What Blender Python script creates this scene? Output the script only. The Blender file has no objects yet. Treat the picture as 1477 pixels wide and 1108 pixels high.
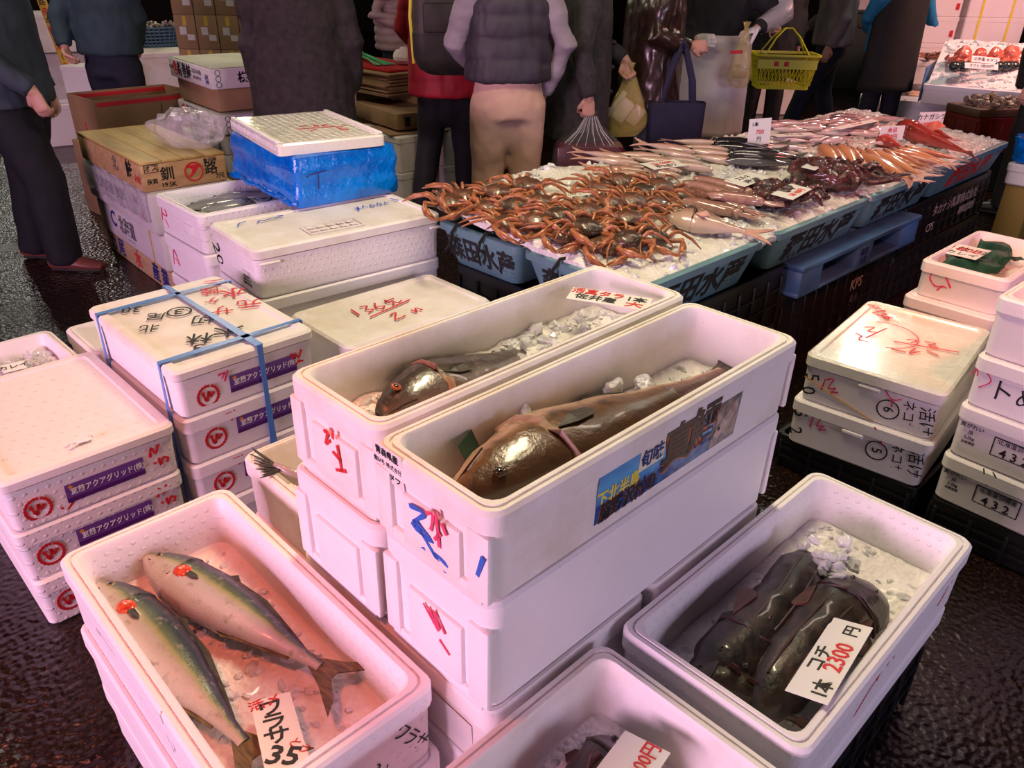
import bpy, bmesh, math, random
from mathutils import Vector, Matrix, noise
R = math.radians
PI = math.pi
random.seed(11)
scene = bpy.context.scene
col = scene.collection

# ------------------------------------------------------------------ camera
CF, CPITCH, CROLL, CHEAD, CH = 1131.8, 0.496425, 0.021683, 0.786061, 1.5
_fw = Vector((math.cos(CHEAD)*math.cos(CPITCH), math.sin(CHEAD)*math.cos(CPITCH), -math.sin(CPITCH)))
_r0 = Vector((math.sin(CHEAD), -math.cos(CHEAD), 0))
_u0 = _r0.cross(_fw)
_rt = _r0*math.cos(CROLL) + _u0*math.sin(CROLL)
_up = _u0*math.cos(CROLL) - _r0*math.sin(CROLL)
EYE = Vector((0, 0, CH))
cd = bpy.data.cameras.new('camera')
cam = bpy.data.objects.new('camera', cd)
col.objects.link(cam)
cd.sensor_fit = 'HORIZONTAL'
cd.sensor_width = 36
cd.lens = CF*36/1477
cd.clip_start = 0.05
cam.matrix_world = Matrix(((_rt.x, _up.x, -_fw.x, 0), (_rt.y, _up.y, -_fw.y, 0), (_rt.z, _up.z, -_fw.z, CH), (0, 0, 0, 1)))
scene.camera = cam

def ray(x, y):
    return _fw + _rt*((x-738.5)/CF) - _up*((y-554)/CF)
def at(x, y, z):
    """survey point: where the sight line through a photo position meets height z"""
    d = ray(x, y)
    return EYE + d*((z-CH)/d.z)
def at_depth(x, y, p):
    """survey point on a sight line, as far off as point p is along the view"""
    d = ray(x, y)
    return EYE + d*((Vector(p)-EYE).dot(_fw))
def slope(x, y, z0, y0, k):
    """survey point on the sloping display plane z = z0 + k*(Y-y0)"""
    d = ray(x, y)
    return EYE + d*((z0 + k*(0-y0) - CH)/(d.z - k*d.y))

# ------------------------------------------------------------------ tags
def tag(o, label=None, cat=None, group=None, kind=None):
    if label: o['label'] = label
    if cat: o['category'] = cat
    if group: o['group'] = group
    if kind: o['kind'] = kind
    return o
def empty(name, loc=(0, 0, 0), rz=0.0, label=None, cat=None, group=None):
    o = bpy.data.objects.new(name, None)
    o.empty_display_size = 0.05
    col.objects.link(o)
    o.location = loc
    o.rotation_euler = (0, 0, rz)
    return tag(o, label, cat, group)
def kids(o):
    return [c for c in bpy.data.objects if c.parent == o]
def copy_tree(o, children):
    """copy a thing with its parts and sub-parts; children = {object: [its children]}"""
    def rec(s, par):
        c = s.copy()
        col.objects.link(c)
        if par is not None: c.parent = par
        for k in children.get(s, []): rec(k, c)
        return c
    return rec(o, None)
def tree(o):
    d = {}
    for c in col.objects:
        if c.parent is not None: d.setdefault(c.parent, []).append(c)
    return d

# ------------------------------------------------------------------ mesh builder
class MB:
    def __init__(s):
        s.v = []; s.f = []; s.m = []
    def add(s, vs, fs, mi=0):
        b = len(s.v)
        s.v += [tuple(p) for p in vs]
        s.f += [tuple(b+i for i in f) for f in fs]
        s.m += [mi]*len(fs)
    def rings(s, rings, mi=0, cap0=True, cap1=True, closed=True):
        n = len(rings[0]); vs = [p for r in rings for p in r]; fs = []
        for i in range(len(rings)-1):
            for j in range(n if closed else n-1):
                a = i*n+j; b = i*n+(j+1) % n
                fs.append((a, b, b+n, a+n))
        if cap0: fs.append(tuple(reversed(range(n))))
        if cap1: fs.append(tuple((len(rings)-1)*n+j for j in range(n)))
        s.add(vs, fs, mi)
    def box(s, c, d, rot=None, bev=0.0, mi=0):
        x, y, z = d[0]/2, d[1]/2, d[2]/2
        c = Vector(c)
        if bev <= 0:
            vs = [Vector((a*x, b*y, e*z)) for e in (-1, 1) for a, b in ((-1, -1), (1, -1), (1, 1), (-1, 1))]
            fs = [(3, 2, 1, 0), (4, 5, 6, 7), (0, 1, 5, 4), (1, 2, 6, 5), (2, 3, 7, 6), (3, 0, 4, 7)]
            if rot is not None: vs = [rot @ p for p in vs]
            s.add([c+p for p in vs], fs, mi)
        else:
            b = min(bev, x*.9, y*.9, z*.9)
            rg = []
            for ins, zz in ((b, -z), (b*.3, -z+b*.3), (0, -z+b), (0, z-b), (b*.3, z-b*.3), (b, z)):
                rg.append([Vector((p[0], p[1], zz)) for p in rrect(2*x-2*ins, 2*y-2*ins, max(b-ins*.6, b*.4), 2)])
            if rot is not None: rg = [[rot @ p for p in r] for r in rg]
            s.rings([[c+p for p in r] for r in rg], mi)
    def tube(s, pts, radii, n=8, mi=0, up=(0, 0, 1), round_ends=True):
        """swept tube; radii are r or (r_side, r_up)"""
        pts = [Vector(p) for p in pts]
        rr = [(r, r) if not isinstance(r, (tuple, list)) else r for r in radii]
        if round_ends:
            d0 = (pts[0]-pts[1]).normalized(); d1 = (pts[-1]-pts[-2]).normalized()
            a0 = min(rr[0]); a1 = min(rr[-1])
            pre = [(pts[0]+d0*a0*.95, (rr[0][0]*.3, rr[0][1]*.3)), (pts[0]+d0*a0*.65, (rr[0][0]*.76, rr[0][1]*.76))]
            suf = [(pts[-1]+d1*a1*.65, (rr[-1][0]*.76, rr[-1][1]*.76)), (pts[-1]+d1*a1*.95, (rr[-1][0]*.3, rr[-1][1]*.3))]
            pts = [p for p, _ in pre]+pts+[p for p, _ in suf]
            rr = [r for _, r in pre]+rr+[r for _, r in suf]
        rings = []
        upv = Vector(up)
        for i, p in enumerate(pts):
            t = (pts[min(i+1, len(pts)-1)]-pts[max(i-1, 0)]).normalized()
            a = t.cross(upv)
            if a.length < 1e-3: a = t.cross(Vector((1, 0, 0)))
            a.normalize()
            b = a.cross(t).normalized()
            rings.append([p+a*(rr[i][0]*math.cos(2*PI*k/n))+b*(rr[i][1]*math.sin(2*PI*k/n)) for k in range(n)])
        s.rings(rings, mi)
    def ball(s, c, r, seg=12, rg=8, mi=0, rot=None):
        c = Vector(c)
        r = (r, r, r) if not isinstance(r, (tuple, list)) else r
        vs = []
        for i in range(1, rg):
            th = PI*i/rg
            for j in range(seg):
                ph = 2*PI*j/seg
                vs.append(Vector((r[0]*math.sin(th)*math.cos(ph), r[1]*math.sin(th)*math.sin(ph), r[2]*math.cos(th))))
        top = len(vs); vs.append(Vector((0, 0, r[2]))); vs.append(Vector((0, 0, -r[2])))
        fs = []
        for i in range(rg-2):
            for j in range(seg):
                a = i*seg+j; b = i*seg+(j+1) % seg
                fs.append((a, a+seg, b+seg, b))
        for j in range(seg):
            fs.append((top, j, (j+1) % seg))
            k = (rg-2)*seg
            fs.append((top+1, k+(j+1) % seg, k+j))
        if rot is not None: vs = [rot @ p for p in vs]
        s.add([c+p for p in vs], fs, mi)
    def plate(s, pts, th, nrm=(0, 0, 1), mi=0):
        """flat polygon with real thickness"""
        n = Vector(nrm).normalized()*th/2
        P = [Vector(p) for p in pts]; k = len(P)
        vs = [p+n for p in P]+[p-n for p in P]
        fs = [tuple(range(k)), tuple(reversed(range(k, 2*k)))]
        for i in range(k):
            j = (i+1) % k
            fs.append((i, i+k, j+k, j))
        s.add(vs, fs, mi)
    def mesh(s, name, mats=(), smooth=35):
        me = bpy.data.meshes.new(name)
        me.from_pydata(s.v, [], s.f)
        for m in (mats if isinstance(mats, (list, tuple)) else [mats]): me.materials.append(m)
        if s.m: me.polygons.foreach_set('material_index', s.m)
        if smooth:
            me.polygons.foreach_set('use_smooth', [True]*len(me.polygons))
            me.set_sharp_from_angle(angle=R(smooth))
        me.update()
        return me
    def build(s, name, mats, parent=None, smooth=35, loc=None):
        o = bpy.data.objects.new(name, s.mesh(name, mats, smooth))
        col.objects.link(o)
        if parent is not None: o.parent = parent
        if loc is not None: o.location = loc
        return o

def rrect(L, W, r, k=4):
    r = min(r, L*.49, W*.49)
    out = []
    for cx, cy, a0 in ((L/2-r, W/2-r, 0), (-L/2+r, W/2-r, 90), (-L/2+r, -W/2+r, 180), (L/2-r, -W/2+r, 270)):
        for i in range(k+1):
            a = R(a0+90*i/k)
            out.append((cx+r*math.cos(a), cy+r*math.sin(a)))
    return out

def remesh(o, voxel, smooth_it=4, disp=None):
    m = o.modifiers.new('remesh', 'REMESH'); m.mode = 'VOXEL'; m.voxel_size = voxel; m.use_smooth_shade = True
    if smooth_it:
        s = o.modifiers.new('smooth', 'SMOOTH'); s.factor = .5; s.iterations = smooth_it
    return o
def freeze(o):
    """replace a modified mesh by its evaluated result"""
    dg = bpy.context.evaluated_depsgraph_get()
    me = bpy.data.meshes.new_from_object(o.evaluated_get(dg))
    old = o.data
    mats = [m for m in old.materials]
    o.modifiers.clear(); o.data = me
    me.materials.clear()
    for m in mats: me.materials.append(m)
    me.polygons.foreach_set('use_smooth', [True]*len(me.polygons))
    return o

# ------------------------------------------------------------------ materials
def new_mat(name):
    m = bpy.data.materials.new(name); m.use_nodes = True
    nt = m.node_tree; b = nt.nodes['Principled BSDF']
    return m, nt, b
def nd(nt, typ, **kw):
    n = nt.nodes.new(typ)
    for k, v in kw.items(): setattr(n, k, v)
    return n
def coords(nt, scale=(1, 1, 1), out='Object'):
    tc = nd(nt, 'ShaderNodeTexCoord'); mp = nd(nt, 'ShaderNodeMapping')
    mp.inputs['Scale'].default_value = scale
    nt.links.new(tc.outputs[out], mp.inputs['Vector'])
    return mp.outputs['Vector']
def noise_n(nt, vec, scale, detail=4, rough=.55):
    n = nd(nt, 'ShaderNodeTexNoise'); n.inputs['Scale'].default_value = scale
    n.inputs['Detail'].default_value = detail; n.inputs['Roughness'].default_value = rough
    nt.links.new(vec, n.inputs['Vector']); return n.outputs['Fac']
def ramp(nt, fac, stops, interp='LINEAR'):
    r = nd(nt, 'ShaderNodeValToRGB'); cr = r.color_ramp; cr.interpolation = interp
    while len(cr.elements) < len(stops): cr.elements.new(.5)
    for e, (p, c) in zip(cr.elements, stops):
        e.position = p; e.color = tuple(c)+(1,) if len(c) == 3 else c
    nt.links.new(fac, r.inputs['Fac']); return r.outputs['Color']
def mixc(nt, fac, a, b, mode='MIX'):
    m = nd(nt, 'ShaderNodeMix', data_type='RGBA', blend_type=mode)
    for sock, v in ((m.inputs[0], fac), (m.inputs[6], a), (m.inputs[7], b)):
        if isinstance(v, (int, float)): sock.default_value = v
        elif isinstance(v, tuple): sock.default_value = v if len(v) == 4 else v+(1,)
        else: nt.links.new(v, sock)
    return m.outputs[2]
def bump(nt, b, h, strength=.4, dist=.002, prev=None):
    n = nd(nt, 'ShaderNodeBump'); n.inputs['Strength'].default_value = strength; n.inputs['Distance'].default_value = dist
    nt.links.new(h, n.inputs['Height'])
    if prev is not None: nt.links.new(prev, n.inputs['Normal'])
    nt.links.new(n.outputs['Normal'], b.inputs['Normal'])
    return n.outputs['Normal']
def pmat(name, c, rough=.5, c2=None, mscale=8, mlo=.35, mhi=.65, bscale=0, bstr=.3, bdist=.002, metal=0, trans=0, ior=1.45, coat=0, alpha=1, sheen=0, spec=.5, stretch=(1, 1, 1), sss=0):
    m, nt, b = new_mat(name)
    b.inputs['Base Color'].default_value = tuple(c)+(1,)
    b.inputs['Roughness'].default_value = rough
    b.inputs['Metallic'].default_value = metal
    b.inputs['Transmission Weight'].default_value = trans
    b.inputs['IOR'].default_value = ior
    b.inputs['Coat Weight'].default_value = coat
    b.inputs['Coat Roughness'].default_value = .12
    b.inputs['Alpha'].default_value = alpha
    b.inputs['Sheen Weight'].default_value = sheen
    b.inputs['Specular IOR Level'].default_value = spec
    if sss:
        b.inputs['Subsurface Weight'].default_value = sss
        b.inputs['Subsurface Radius'].default_value = (.02, .008, .006)
    if c2 is not None:
        v = coords(nt, stretch)
        f = noise_n(nt, v, mscale, 5)
        nt.links.new(ramp(nt, f, ((mlo, c), (mhi, c2))), b.inputs['Base Color'])
    if bscale:
        v = coords(nt, stretch)
        bump(nt, b, noise_n(nt, v, bscale, 3), bstr, bdist)
    return m

M = {}
def foam(name, c=(.88, .845, .85), dots=None, stain=.0, rough=.5, wet=False):
    """expanded polystyrene: faint beads, grime, optional moulded dot rows"""
    m, nt, b = new_mat(name)
    v = coords(nt)
    g = noise_n(nt, v, 5, 6, .65)
    base = ramp(nt, g, ((.25, (c[0]*(.78 if stain else .95), c[1]*(.74 if stain else .95), c[2]*(.62 if stain else .93))), (.55, c)))
    sp = noise_n(nt, v, 160, 2)
    base = mixc(nt, ramp(nt, sp, ((.73, (0, 0, 0)), (.78, (.55, .55, .55)))), base, (.33, .27, .2))
    nt.links.new(base, b.inputs['Base Color'])
    b.inputs['Roughness'].default_value = rough
    b.inputs['Subsurface Weight'].default_value = 0
    vo = nd(nt, 'ShaderNodeTexVoronoi'); vo.inputs['Scale'].default_value = 210
    nt.links.new(v, vo.inputs['Vector'])
    prev = bump(nt, b, vo.outputs['Distance'], .22, .0012)
    if dots:
        s1, s2, r, top = dots
        ge = nd(nt, 'ShaderNodeTexCoord'); sn = nd(nt, 'ShaderNodeSeparateXYZ'); nt.links.new(ge.outputs['Normal'], sn.inputs[0])
        sep = nd(nt, 'ShaderNodeSeparateXYZ'); nt.links.new(v, sep.inputs[0])
        def mth(op, a, bb=None):
            n = nd(nt, 'ShaderNodeMath', operation=op)
            for i, q in enumerate((a, bb)):
                if q is None: continue
                if isinstance(q, (int, float)): n.inputs[i].default_value = q
                else: nt.links.new(q, n.inputs[i])
            return n.outputs[0]
        def tri(o_): return mth('ABSOLUTE', mth('SUBTRACT', mth('FRACT', o_), .5))
        if top: ua, ub = mth('MULTIPLY', sep.outputs[0], s1), mth('MULTIPLY', sep.outputs[1], s2)
        else: ua, ub = mth('MULTIPLY', mth('ADD', sep.outputs[0], sep.outputs[1]), s1), mth('MULTIPLY', sep.outputs[2], s2)
        row = mth('MULTIPLY', mth('FLOOR', ub), .5)
        hx = tri(mth('ADD', ua, row)); hz = tri(ub)
        d = mth('ADD', mth('POWER', hx, 2.0), mth('POWER', hz, 2.0))
        pip = ramp(nt, d, ((r*r*.35, (1, 1, 1)), (r*r, (0, 0, 0))))
        up_ = mth('ABSOLUTE', sn.outputs[2])
        msk = mth('GREATER_THAN', up_, .8) if top else mth('LESS_THAN', up_, .35)
        bump(nt, b, mth('MULTIPLY', pip, msk), .55, .003, prev)
    if wet:
        w = noise_n(nt, v, 22, 4)
        nt.links.new(ramp(nt, w, ((.4, (.10, .10, .10)), (.62, (.35, .35, .35)))), b.inputs['Roughness'])
        b.inputs['Coat Weight'].default_value = .5
        b.inputs['Coat Roughness'].default_value = .1
        bump(nt, b, noise_n(nt, v, 60, 4), .3, .004, prev)
    return m
M['foam'] = foam('foam_white')
M['foam_old'] = foam('foam_grimy', (.86, .82, .79), stain=.3)
M['foam_dot'] = foam('foam_dotted', dots=(40, 46, .22, False))
M['foam_lid'] = foam('foam_lid_dotted', (.86, .80, .79), dots=(26, 26, .16, True))
M['foam_wet'] = foam('foam_wet_lid', (.82, .81, .74), wet=True)
M['black_ink'] = pmat('black_ink', (.012, .012, .014), .6)
M['red_ink'] = pmat('red_ink', (.62, .02, .03), .55)
M['pink_ink'] = pmat('pink_ink', (.72, .06, .16), .55)
M['blue_ink'] = pmat('blue_ink', (.03, .12, .55), .55)
M['grey_ink'] = pmat('grey_ink', (.12, .12, .13), .6)
M['white_ink'] = pmat('white_ink', (.8, .8, .8), .5)
M['yellow_ink'] = pmat('yellow_ink', (.85, .72, .08), .5)
M['orange_ink'] = pmat('orange_ink', (.85, .35, .05), .5)
M['navy_ink'] = pmat('navy_ink', (.02, .03, .2), .5)
M['paper'] = pmat('white_card', (.82, .82, .78), .35)
M['paper_dull'] = pmat('paper_label', (.74, .72, .70), .5)
M['purple'] = pmat('purple_print', (.17, .07, .32), .3)
M['purple_dark'] = pmat('dark_purple_print', (.09, .015, .16), .3)
M['tape_blue'] = pmat('blue_strap_plastic', (.08, .24, .62), .3)

# ------------------------------------------------------------------ writing
_tc = {}
def text_mesh(s, size, mat, bold=0.0, ext=.0004, vertical=False, squash=1.0, shear=0.0):
    key = (s, size, mat.name, bold, ext, vertical, squash, shear)
    if key in _tc: return _tc[key]
    cu = bpy.data.curves.new('lettering', 'FONT')
    cu.body = '\n'.join(s) if vertical else s
    cu.size = size; cu.align_x = 'CENTER'; cu.align_y = 'CENTER'
    cu.space_line = .82 if vertical else .95
    cu.extrude = ext; cu.offset = bold*size; cu.resolution_u = 2; cu.shear = shear
    o = bpy.data.objects.new('lettering_tmp', cu); col.objects.link(o)
    dg = bpy.context.evaluated_depsgraph_get(); dg.update()
    me = bpy.data.meshes.new_from_object(o.evaluated_get(dg))
    bpy.data.objects.remove(o)
    if squash != 1.0: me.transform(Matrix.Diagonal((squash, 1, 1, 1)))
    me.materials.clear(); me.materials.append(mat)
    me.name = 'lettering'
    _tc[key] = me
    return me
def stroke_mesh(lines, w, mat, th=.0008):
    """hand-drawn marker strokes: each line a list of (x, y)"""
    b = MB()
    for ln in lines:
        P = [Vector((p[0], p[1], 0)) for p in ln]
        if len(P) > 2:      # smooth it a little
            Q = []
            for i in range(len(P)-1):
                a, c = P[i], P[i+1]
                p0 = P[max(i-1, 0)]; p3 = P[min(i+2, len(P)-1)]
                for k in range(4):
                    t = k/4
                    Q.append(.5*((2*a)+(c-p0)*t+(2*p0-5*a+4*c-p3)*t*t+(3*a-p0-3*c+p3)*t**3))
            Q.append(P[-1]); P = Q
        n = len(P); vs = []; fs = []
        for i, p in enumerate(P):
            t = (P[min(i+1, n-1)]-P[max(i-1, 0)])
            t = t.normalized() if t.length > 0 else Vector((1, 0, 0))
            s = Vector((-t.y, t.x, 0))*w*.5*(1.0+.25*math.sin(i*1.7))
            vs += [p+s+Vector((0, 0, th)), p-s+Vector((0, 0, th)), p-s, p+s]
        for i in range(n-1):
            for j in range(4):
                a = i*4+j; c = i*4+(j+1) % 4
                fs.append((a, c, c+4, a+4))
        fs += [(0, 1, 2, 3), tuple(4*(n-1)+j for j in (3, 2, 1, 0))]
        fs = [tuple(reversed(f)) for f in fs]
        b.add(vs, fs)
    return b.mesh('strokes', mat, 0)
def circle_pts(r, n=18, a0=70, sweep=350, sx=1.0, cx=0, cy=0):
    return [(cx+r*sx*math.cos(R(a0+sweep*i/n)), cy+r*math.sin(R(a0+sweep*i/n))) for i in range(n+1)]
def put(me, name, parent, o, xd, yd, off=0.0012):
    """lay a flat mesh (in its own xy) on a face: origin o, right xd, up yd, all in the parent's space"""
    xd = Vector(xd).normalized(); yd = Vector(yd)
    zd = xd.cross(yd).normalized(); yd = zd.cross(xd)
    ob = bpy.data.objects.new(name, me); col.objects.link(ob)
    if parent is not None: ob.parent = parent
    p = Vector(o)+zd*off
    ob.matrix_local = Matrix(((xd.x, yd.x, zd.x, p.x), (xd.y, yd.y, zd.y, p.y), (xd.z, yd.z, zd.z, p.z), (0, 0, 0, 1)))
    return ob
def slab_mesh(name, w, h, mat, th=.0006):
    b = MB(); b.box((0, 0, th/2), (w, h, th)); return b.mesh(name, mat, 0)
# ------------------------------------------------------------------ the hall
def floor_mat():
    m, nt, b = new_mat('wet_asphalt')
    v = coords(nt)
    n1 = noise_n(nt, v, 90, 4, .7); n2 = noise_n(nt, v, 1.1, 4)
    c = ramp(nt, n1, ((.40, (.004, .0025, .002)), (.58, (.020, .010, .007)), (.74, (.085, .050, .034))))
    nt.links.new(c, b.inputs['Base Color'])
    nt.links.new(ramp(nt, n2, ((.42, (.06, .06, .06)), (.64, (.28, .28, .28)))), b.inputs['Roughness'])
    p = bump(nt, b, n1, .35, .003)
    p = bump(nt, b, noise_n(nt, v, 62, 0), .55, .0075, p)
    bump(nt, b, noise_n(nt, v, 11, 2), .3, .008, p)
    return m
g = MB(); g.box((5, 4.5, -.05), (26, 24, .1)); tag(g.build('floor', floor_mat(), None, 0), kind='structure')
wm = pmat('grimy_dark_wall', (.016, .014, .012), .7, c2=(.010, .009, .008), mscale=1.5)
for nm, c, d in (('wall_back', (17.9, 4.5, 2.4), (.2, 24, 4.8)), ('wall_left', (5, 16.4, 2.4), (26, .2, 4.8)), ('wall_right', (5, -7.4, 2.4), (26, .2, 4.8)), ('wall_front', (-7.9, 4.5, 2.4), (.2, 24, 4.8))):
    g = MB(); g.box(c, d); tag(g.build(nm, wm, None, 0), kind='structure')
g = MB(); g.box((5, 4.5, 4.85), (26, 24, .1)); tag(g.build('ceiling', pmat('dark_ceiling', (.05, .05, .05), .8), None, 0), kind='structure')

def area(name, loc, target, size, power, color, sy=None):
    l = bpy.data.lights.new(name, 'AREA'); l.energy = power; l.color = color; l.size = size
    if sy: l.shape = 'RECTANGLE'; l.size_y = sy
    o = bpy.data.objects.new(name, l); col.objects.link(o); o.location = loc
    o.rotation_euler = (Vector(target)-Vector(loc)).to_track_quat('-Z', 'Y').to_euler()
    return o
def spot(name, loc, target, power, color, angle=70, blend=.6, size=.15):
    l = bpy.data.lights.new(name, 'SPOT'); l.energy = power; l.color = color; l.spot_size = R(angle); l.spot_blend = blend; l.shadow_soft_size = size
    o = bpy.data.objects.new(name, l); col.objects.link(o); o.location = loc
    o.rotation_euler = (Vector(target)-Vector(loc)).to_track_quat('-Z', 'Y').to_euler()
    return o
# pink daylight from the market opening, low from the side
area('entrance_light', (-4.6, 1.0, 1.45), (1.0, 1.1, .5), 2.4, 300, (1.0, .57, .86), 1.3)
area('aisle_fill_light', (1.6, -5.2, 1.75), (1.2, .6, .5), 2.0, 112, (.84, .70, 1.0), 1.4)  # lavender fill with no lamp behind it, added for the -Y faces
# red-shaded bulbs over the fish
spot('red_lamp', (-.10, 1.25, 2.3), (.28, 1.15, .4), 78, (1.0, .17, .09), 52, .8, .12)
spot('red_lamp_left', (-.5, 2.2, 2.3), (.15, 2.1, .4), 62, (1.0, .28, .22), 50, .8, .12)
spot('red_lamp_right', (1.8, -.2, 2.2), (2.95, .55, .6), 150, (1.0, .24, .18), 44, .8, .12)
# warm and greenish tubes
area('tube_lamp_near', (1.7, 1.6, 2.9), (1.3, .9, .5), .22, 52, (1.0, .82, .52), 1.2)
area('tube_lamp_stall', (3.5, 1.5, 2.9), (3.2, 1.7, .6), .25, 14, (1.0, .80, .62), 1.3)
area('tube_lamp_left', (2.52, 13.9, 3.4), (1.6, 9.0, .0), .22, 12, (1.0, .95, .82), .4)
area('tube_lamp_left_far', (3.15, 13.6, 3.4), (2.0, 9.0, .0), .22, 14, (1.0, .96, .86), .45)
area('lamp_over_far_aisle', (7.63, 2.63, 2.9), (6.0, 1.8, .5), .22, 20, (.98, 1.0, .84), .22)
area('yellow_lamp_back', (5.53, 11.26, 2.6), (4.0, 8.0, .5), .25, 26, (1.0, .95, .55), .4)
area('tube_lamp_cartons', (1.2, 5.6, 3.2), (1.8, 4.4, .5), .3, 26, (1.0, .88, .70), 1.2)
area('tube_lamp_far', (3.2, 7.6, 3.2), (3.2, 6.4, .6), .3, 26, (1.0, .82, .64), 1.2)
area('rose_lamp_far', (8.2, 1.0, 2.8), (8.8, 2.4, .6), .6, 105, (1.0, .46, .40), .6)
spot('red_lamp_stall', (4.7, 1.0, 2.3), (4.4, 1.85, .7), 75, (1.0, .24, .20), 62, .8, .12)
w = bpy.data.worlds.new('World'); scene.world = w; w.use_nodes = True
w.node_tree.nodes['Background'].inputs[0].default_value = (.13, .10, .13, 1)
w.node_tree.nodes['Background'].inputs[1].default_value = .38
scene.view_settings.view_transform = 'Standard'
scene.view_settings.look = 'None'
scene.view_settings.exposure = 0.08
scene.view_settings.gamma = 1.0
scene.view_settings.use_curve_mapping = False
# ------------------------------------------------------------------ styrofoam boxes
class Foam:
    """one polystyrene fish box standing with its (x, y) corner at a surveyed place"""
    def __init__(s, x, y, z, L, W, H, yaw=0.0, label='', mat='foam', closed=False, wall=.026, lid=False, lidh=.035, lidmat=None, r=.028,
                 draft=.007, depth=None, group=None, ends=False, pads=None, name='styrofoam_box', cat='box', step=True, skirt=False):
        a = R(yaw); c, q = math.cos(a), math.sin(a)
        s.L, s.W, s.H, s.d, s.ends = L, W, H, draft, ends
        s.root = empty(name, (x+c*L/2-q*W/2, y+q*L/2+c*W/2, z), a, label, cat, group)
        m = M[mat]
        b = MB()
        def rg(ins, zz, rr=None): return [(p[0], p[1], zz) for p in rrect(L-2*ins, W-2*ins, max((rr if rr else r)-ins*.3, .008))]
        hb = H-(lidh if lid else 0)
        s.hb = hb
        rings = [rg(draft+.006, 0), rg(draft, .007), rg(.0035+draft*.3, hb*.66)]
        if not lid:
            rings += [rg(.0035, hb-.042), rg(0, hb-.040), rg(0, hb-.006), rg(.005, hb)]
            if step: rings += [rg(wall*.42, hb), rg(wall*.46, hb-.0045), rg(wall*.54, hb-.0045), rg(wall*.58, hb+.001)]
        else:
            rings += [rg(.003, hb-.001)]
        if closed or lid:
            b.rings(rings)
        else:
            fl = depth if depth else .03
            rings += [rg(wall-.004, hb+(.001 if step else 0), .034), rg(wall, hb-.005, .034), rg(wall+.010, fl+.015, .04), rg(wall+.024, fl, .045)]
            b.rings(rings)
        s.fl = None if (closed or lid) else (depth if depth else .03)
        if ends:      # moulded grip panels on both short ends
            for sx in (-1, 1):
                for y0, y1 in ((-.5*W+.028, -.5*W+.048), (.5*W-.048, .5*W-.028)):
                    pass
                b.box((sx*(L/2-draft*.8), 0, .013), (.012, W*.86, .026), bev=.004)
                b.box((sx*(L/2-draft*.62), W*.41, hb*.42), (.013, W*.14, hb*.72), bev=.004)
                b.box((sx*(L/2-draft*.62), -W*.40, hb*.42), (.013, W*.17, hb*.72), bev=.004)
                b.box((sx*(L/2-draft*.62), -W*.01, hb*.36), (.012, W*.50, hb*.56), bev=.004)
        for (f, u0, u1, v0, v1, t) in (pads or ()):
            o, xd, yd = s.face(f, (u0+u1)/2, (v0+v1)/2)
            zd = Vector(xd).cross(Vector(yd)).normalized()
            rot = Matrix((Vector(xd), Vector(yd).normalized(), zd)).transposed()
            Lf = (L if f[0] == 'y' else W)
            b.box(o+zd*(t*.1), ((u1-u0)*Lf, (v1-v0)*hb, t), rot, bev=.004)
        s.body = b.build('body', m, s.root)
        if lid:
            g = MB(); e = .002
            g.rings([rg(.004, hb+.001), rg(0-e, hb+.004), rg(0-e, H-.007), rg(.005, H), rg(.026, H), rg(.031, H-.006)])
            s.lid = g.build('lid', M[lidmat or mat], s.root)
    def face(s, f, u, v):
        """point and directions on a side: u 0..1 from the left as one faces it, v 0..1 up"""
        L, W, d = s.L/2, s.W/2, s.d
        z = v*s.hb if hasattr(s, 'hb') else v*s.H
        ins = .0035+d*.3+(d*.7)*max(0, (1-v/.66)) if v < .66 else .0035
        sl = d*.9/(s.hb*.7)
        if f == 'x-': return Vector((-L+ins, W*(1-2*u), z)), (0, -1, 0), (-sl, 0, 1)
        if f == 'x+': return Vector((L-ins, -W*(1-2*u), z)), (0, 1, 0), (sl, 0, 1)
        if f == 'y-': return Vector((-L*(1-2*u), -W+ins, z)), (1, 0, 0), (0, -sl, 1)
        if f == 'y+': return Vector((L*(1-2*u), W-ins, z)), (-1, 0, 0), (0, sl, 1)
        if f == 'top': return Vector((-L+2*L*u, -W+2*W*v, s.H-.006)), (1, 0, 0), (0, 1, 0)
    def put(s, me, f, u, v, rot=0, name='lettering', off=.002, parent=None):
        o, xd, yd = s.face(f, u, v)
        if s.ends and f[0] == 'x' and v < .74: off += .0085
        xd = Vector(xd); yd = Vector(yd).normalized(); a = R(rot)
        X = xd*math.cos(a)+yd*math.sin(a); Y = yd*math.cos(a)-xd*math.sin(a)
        return put(me, name, s.root, o, X, Y, off)
    def text(s, t, f, u, v, size, mat='black_ink', rot=0, off=.002, **kw):
        return s.put(text_mesh(t, size, M[mat], **kw), f, u, v, rot, 'lettering', off)
    def marks(s, lines, f, u, v, w=.006, mat='red_ink', rot=0, k=1.0, off=.002):
        return s.put(stroke_mesh([[(x*k, y*k) for x, y in l] for l in lines], w, M[mat]), f, u, v, rot, 'marker_writing', off)

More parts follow.
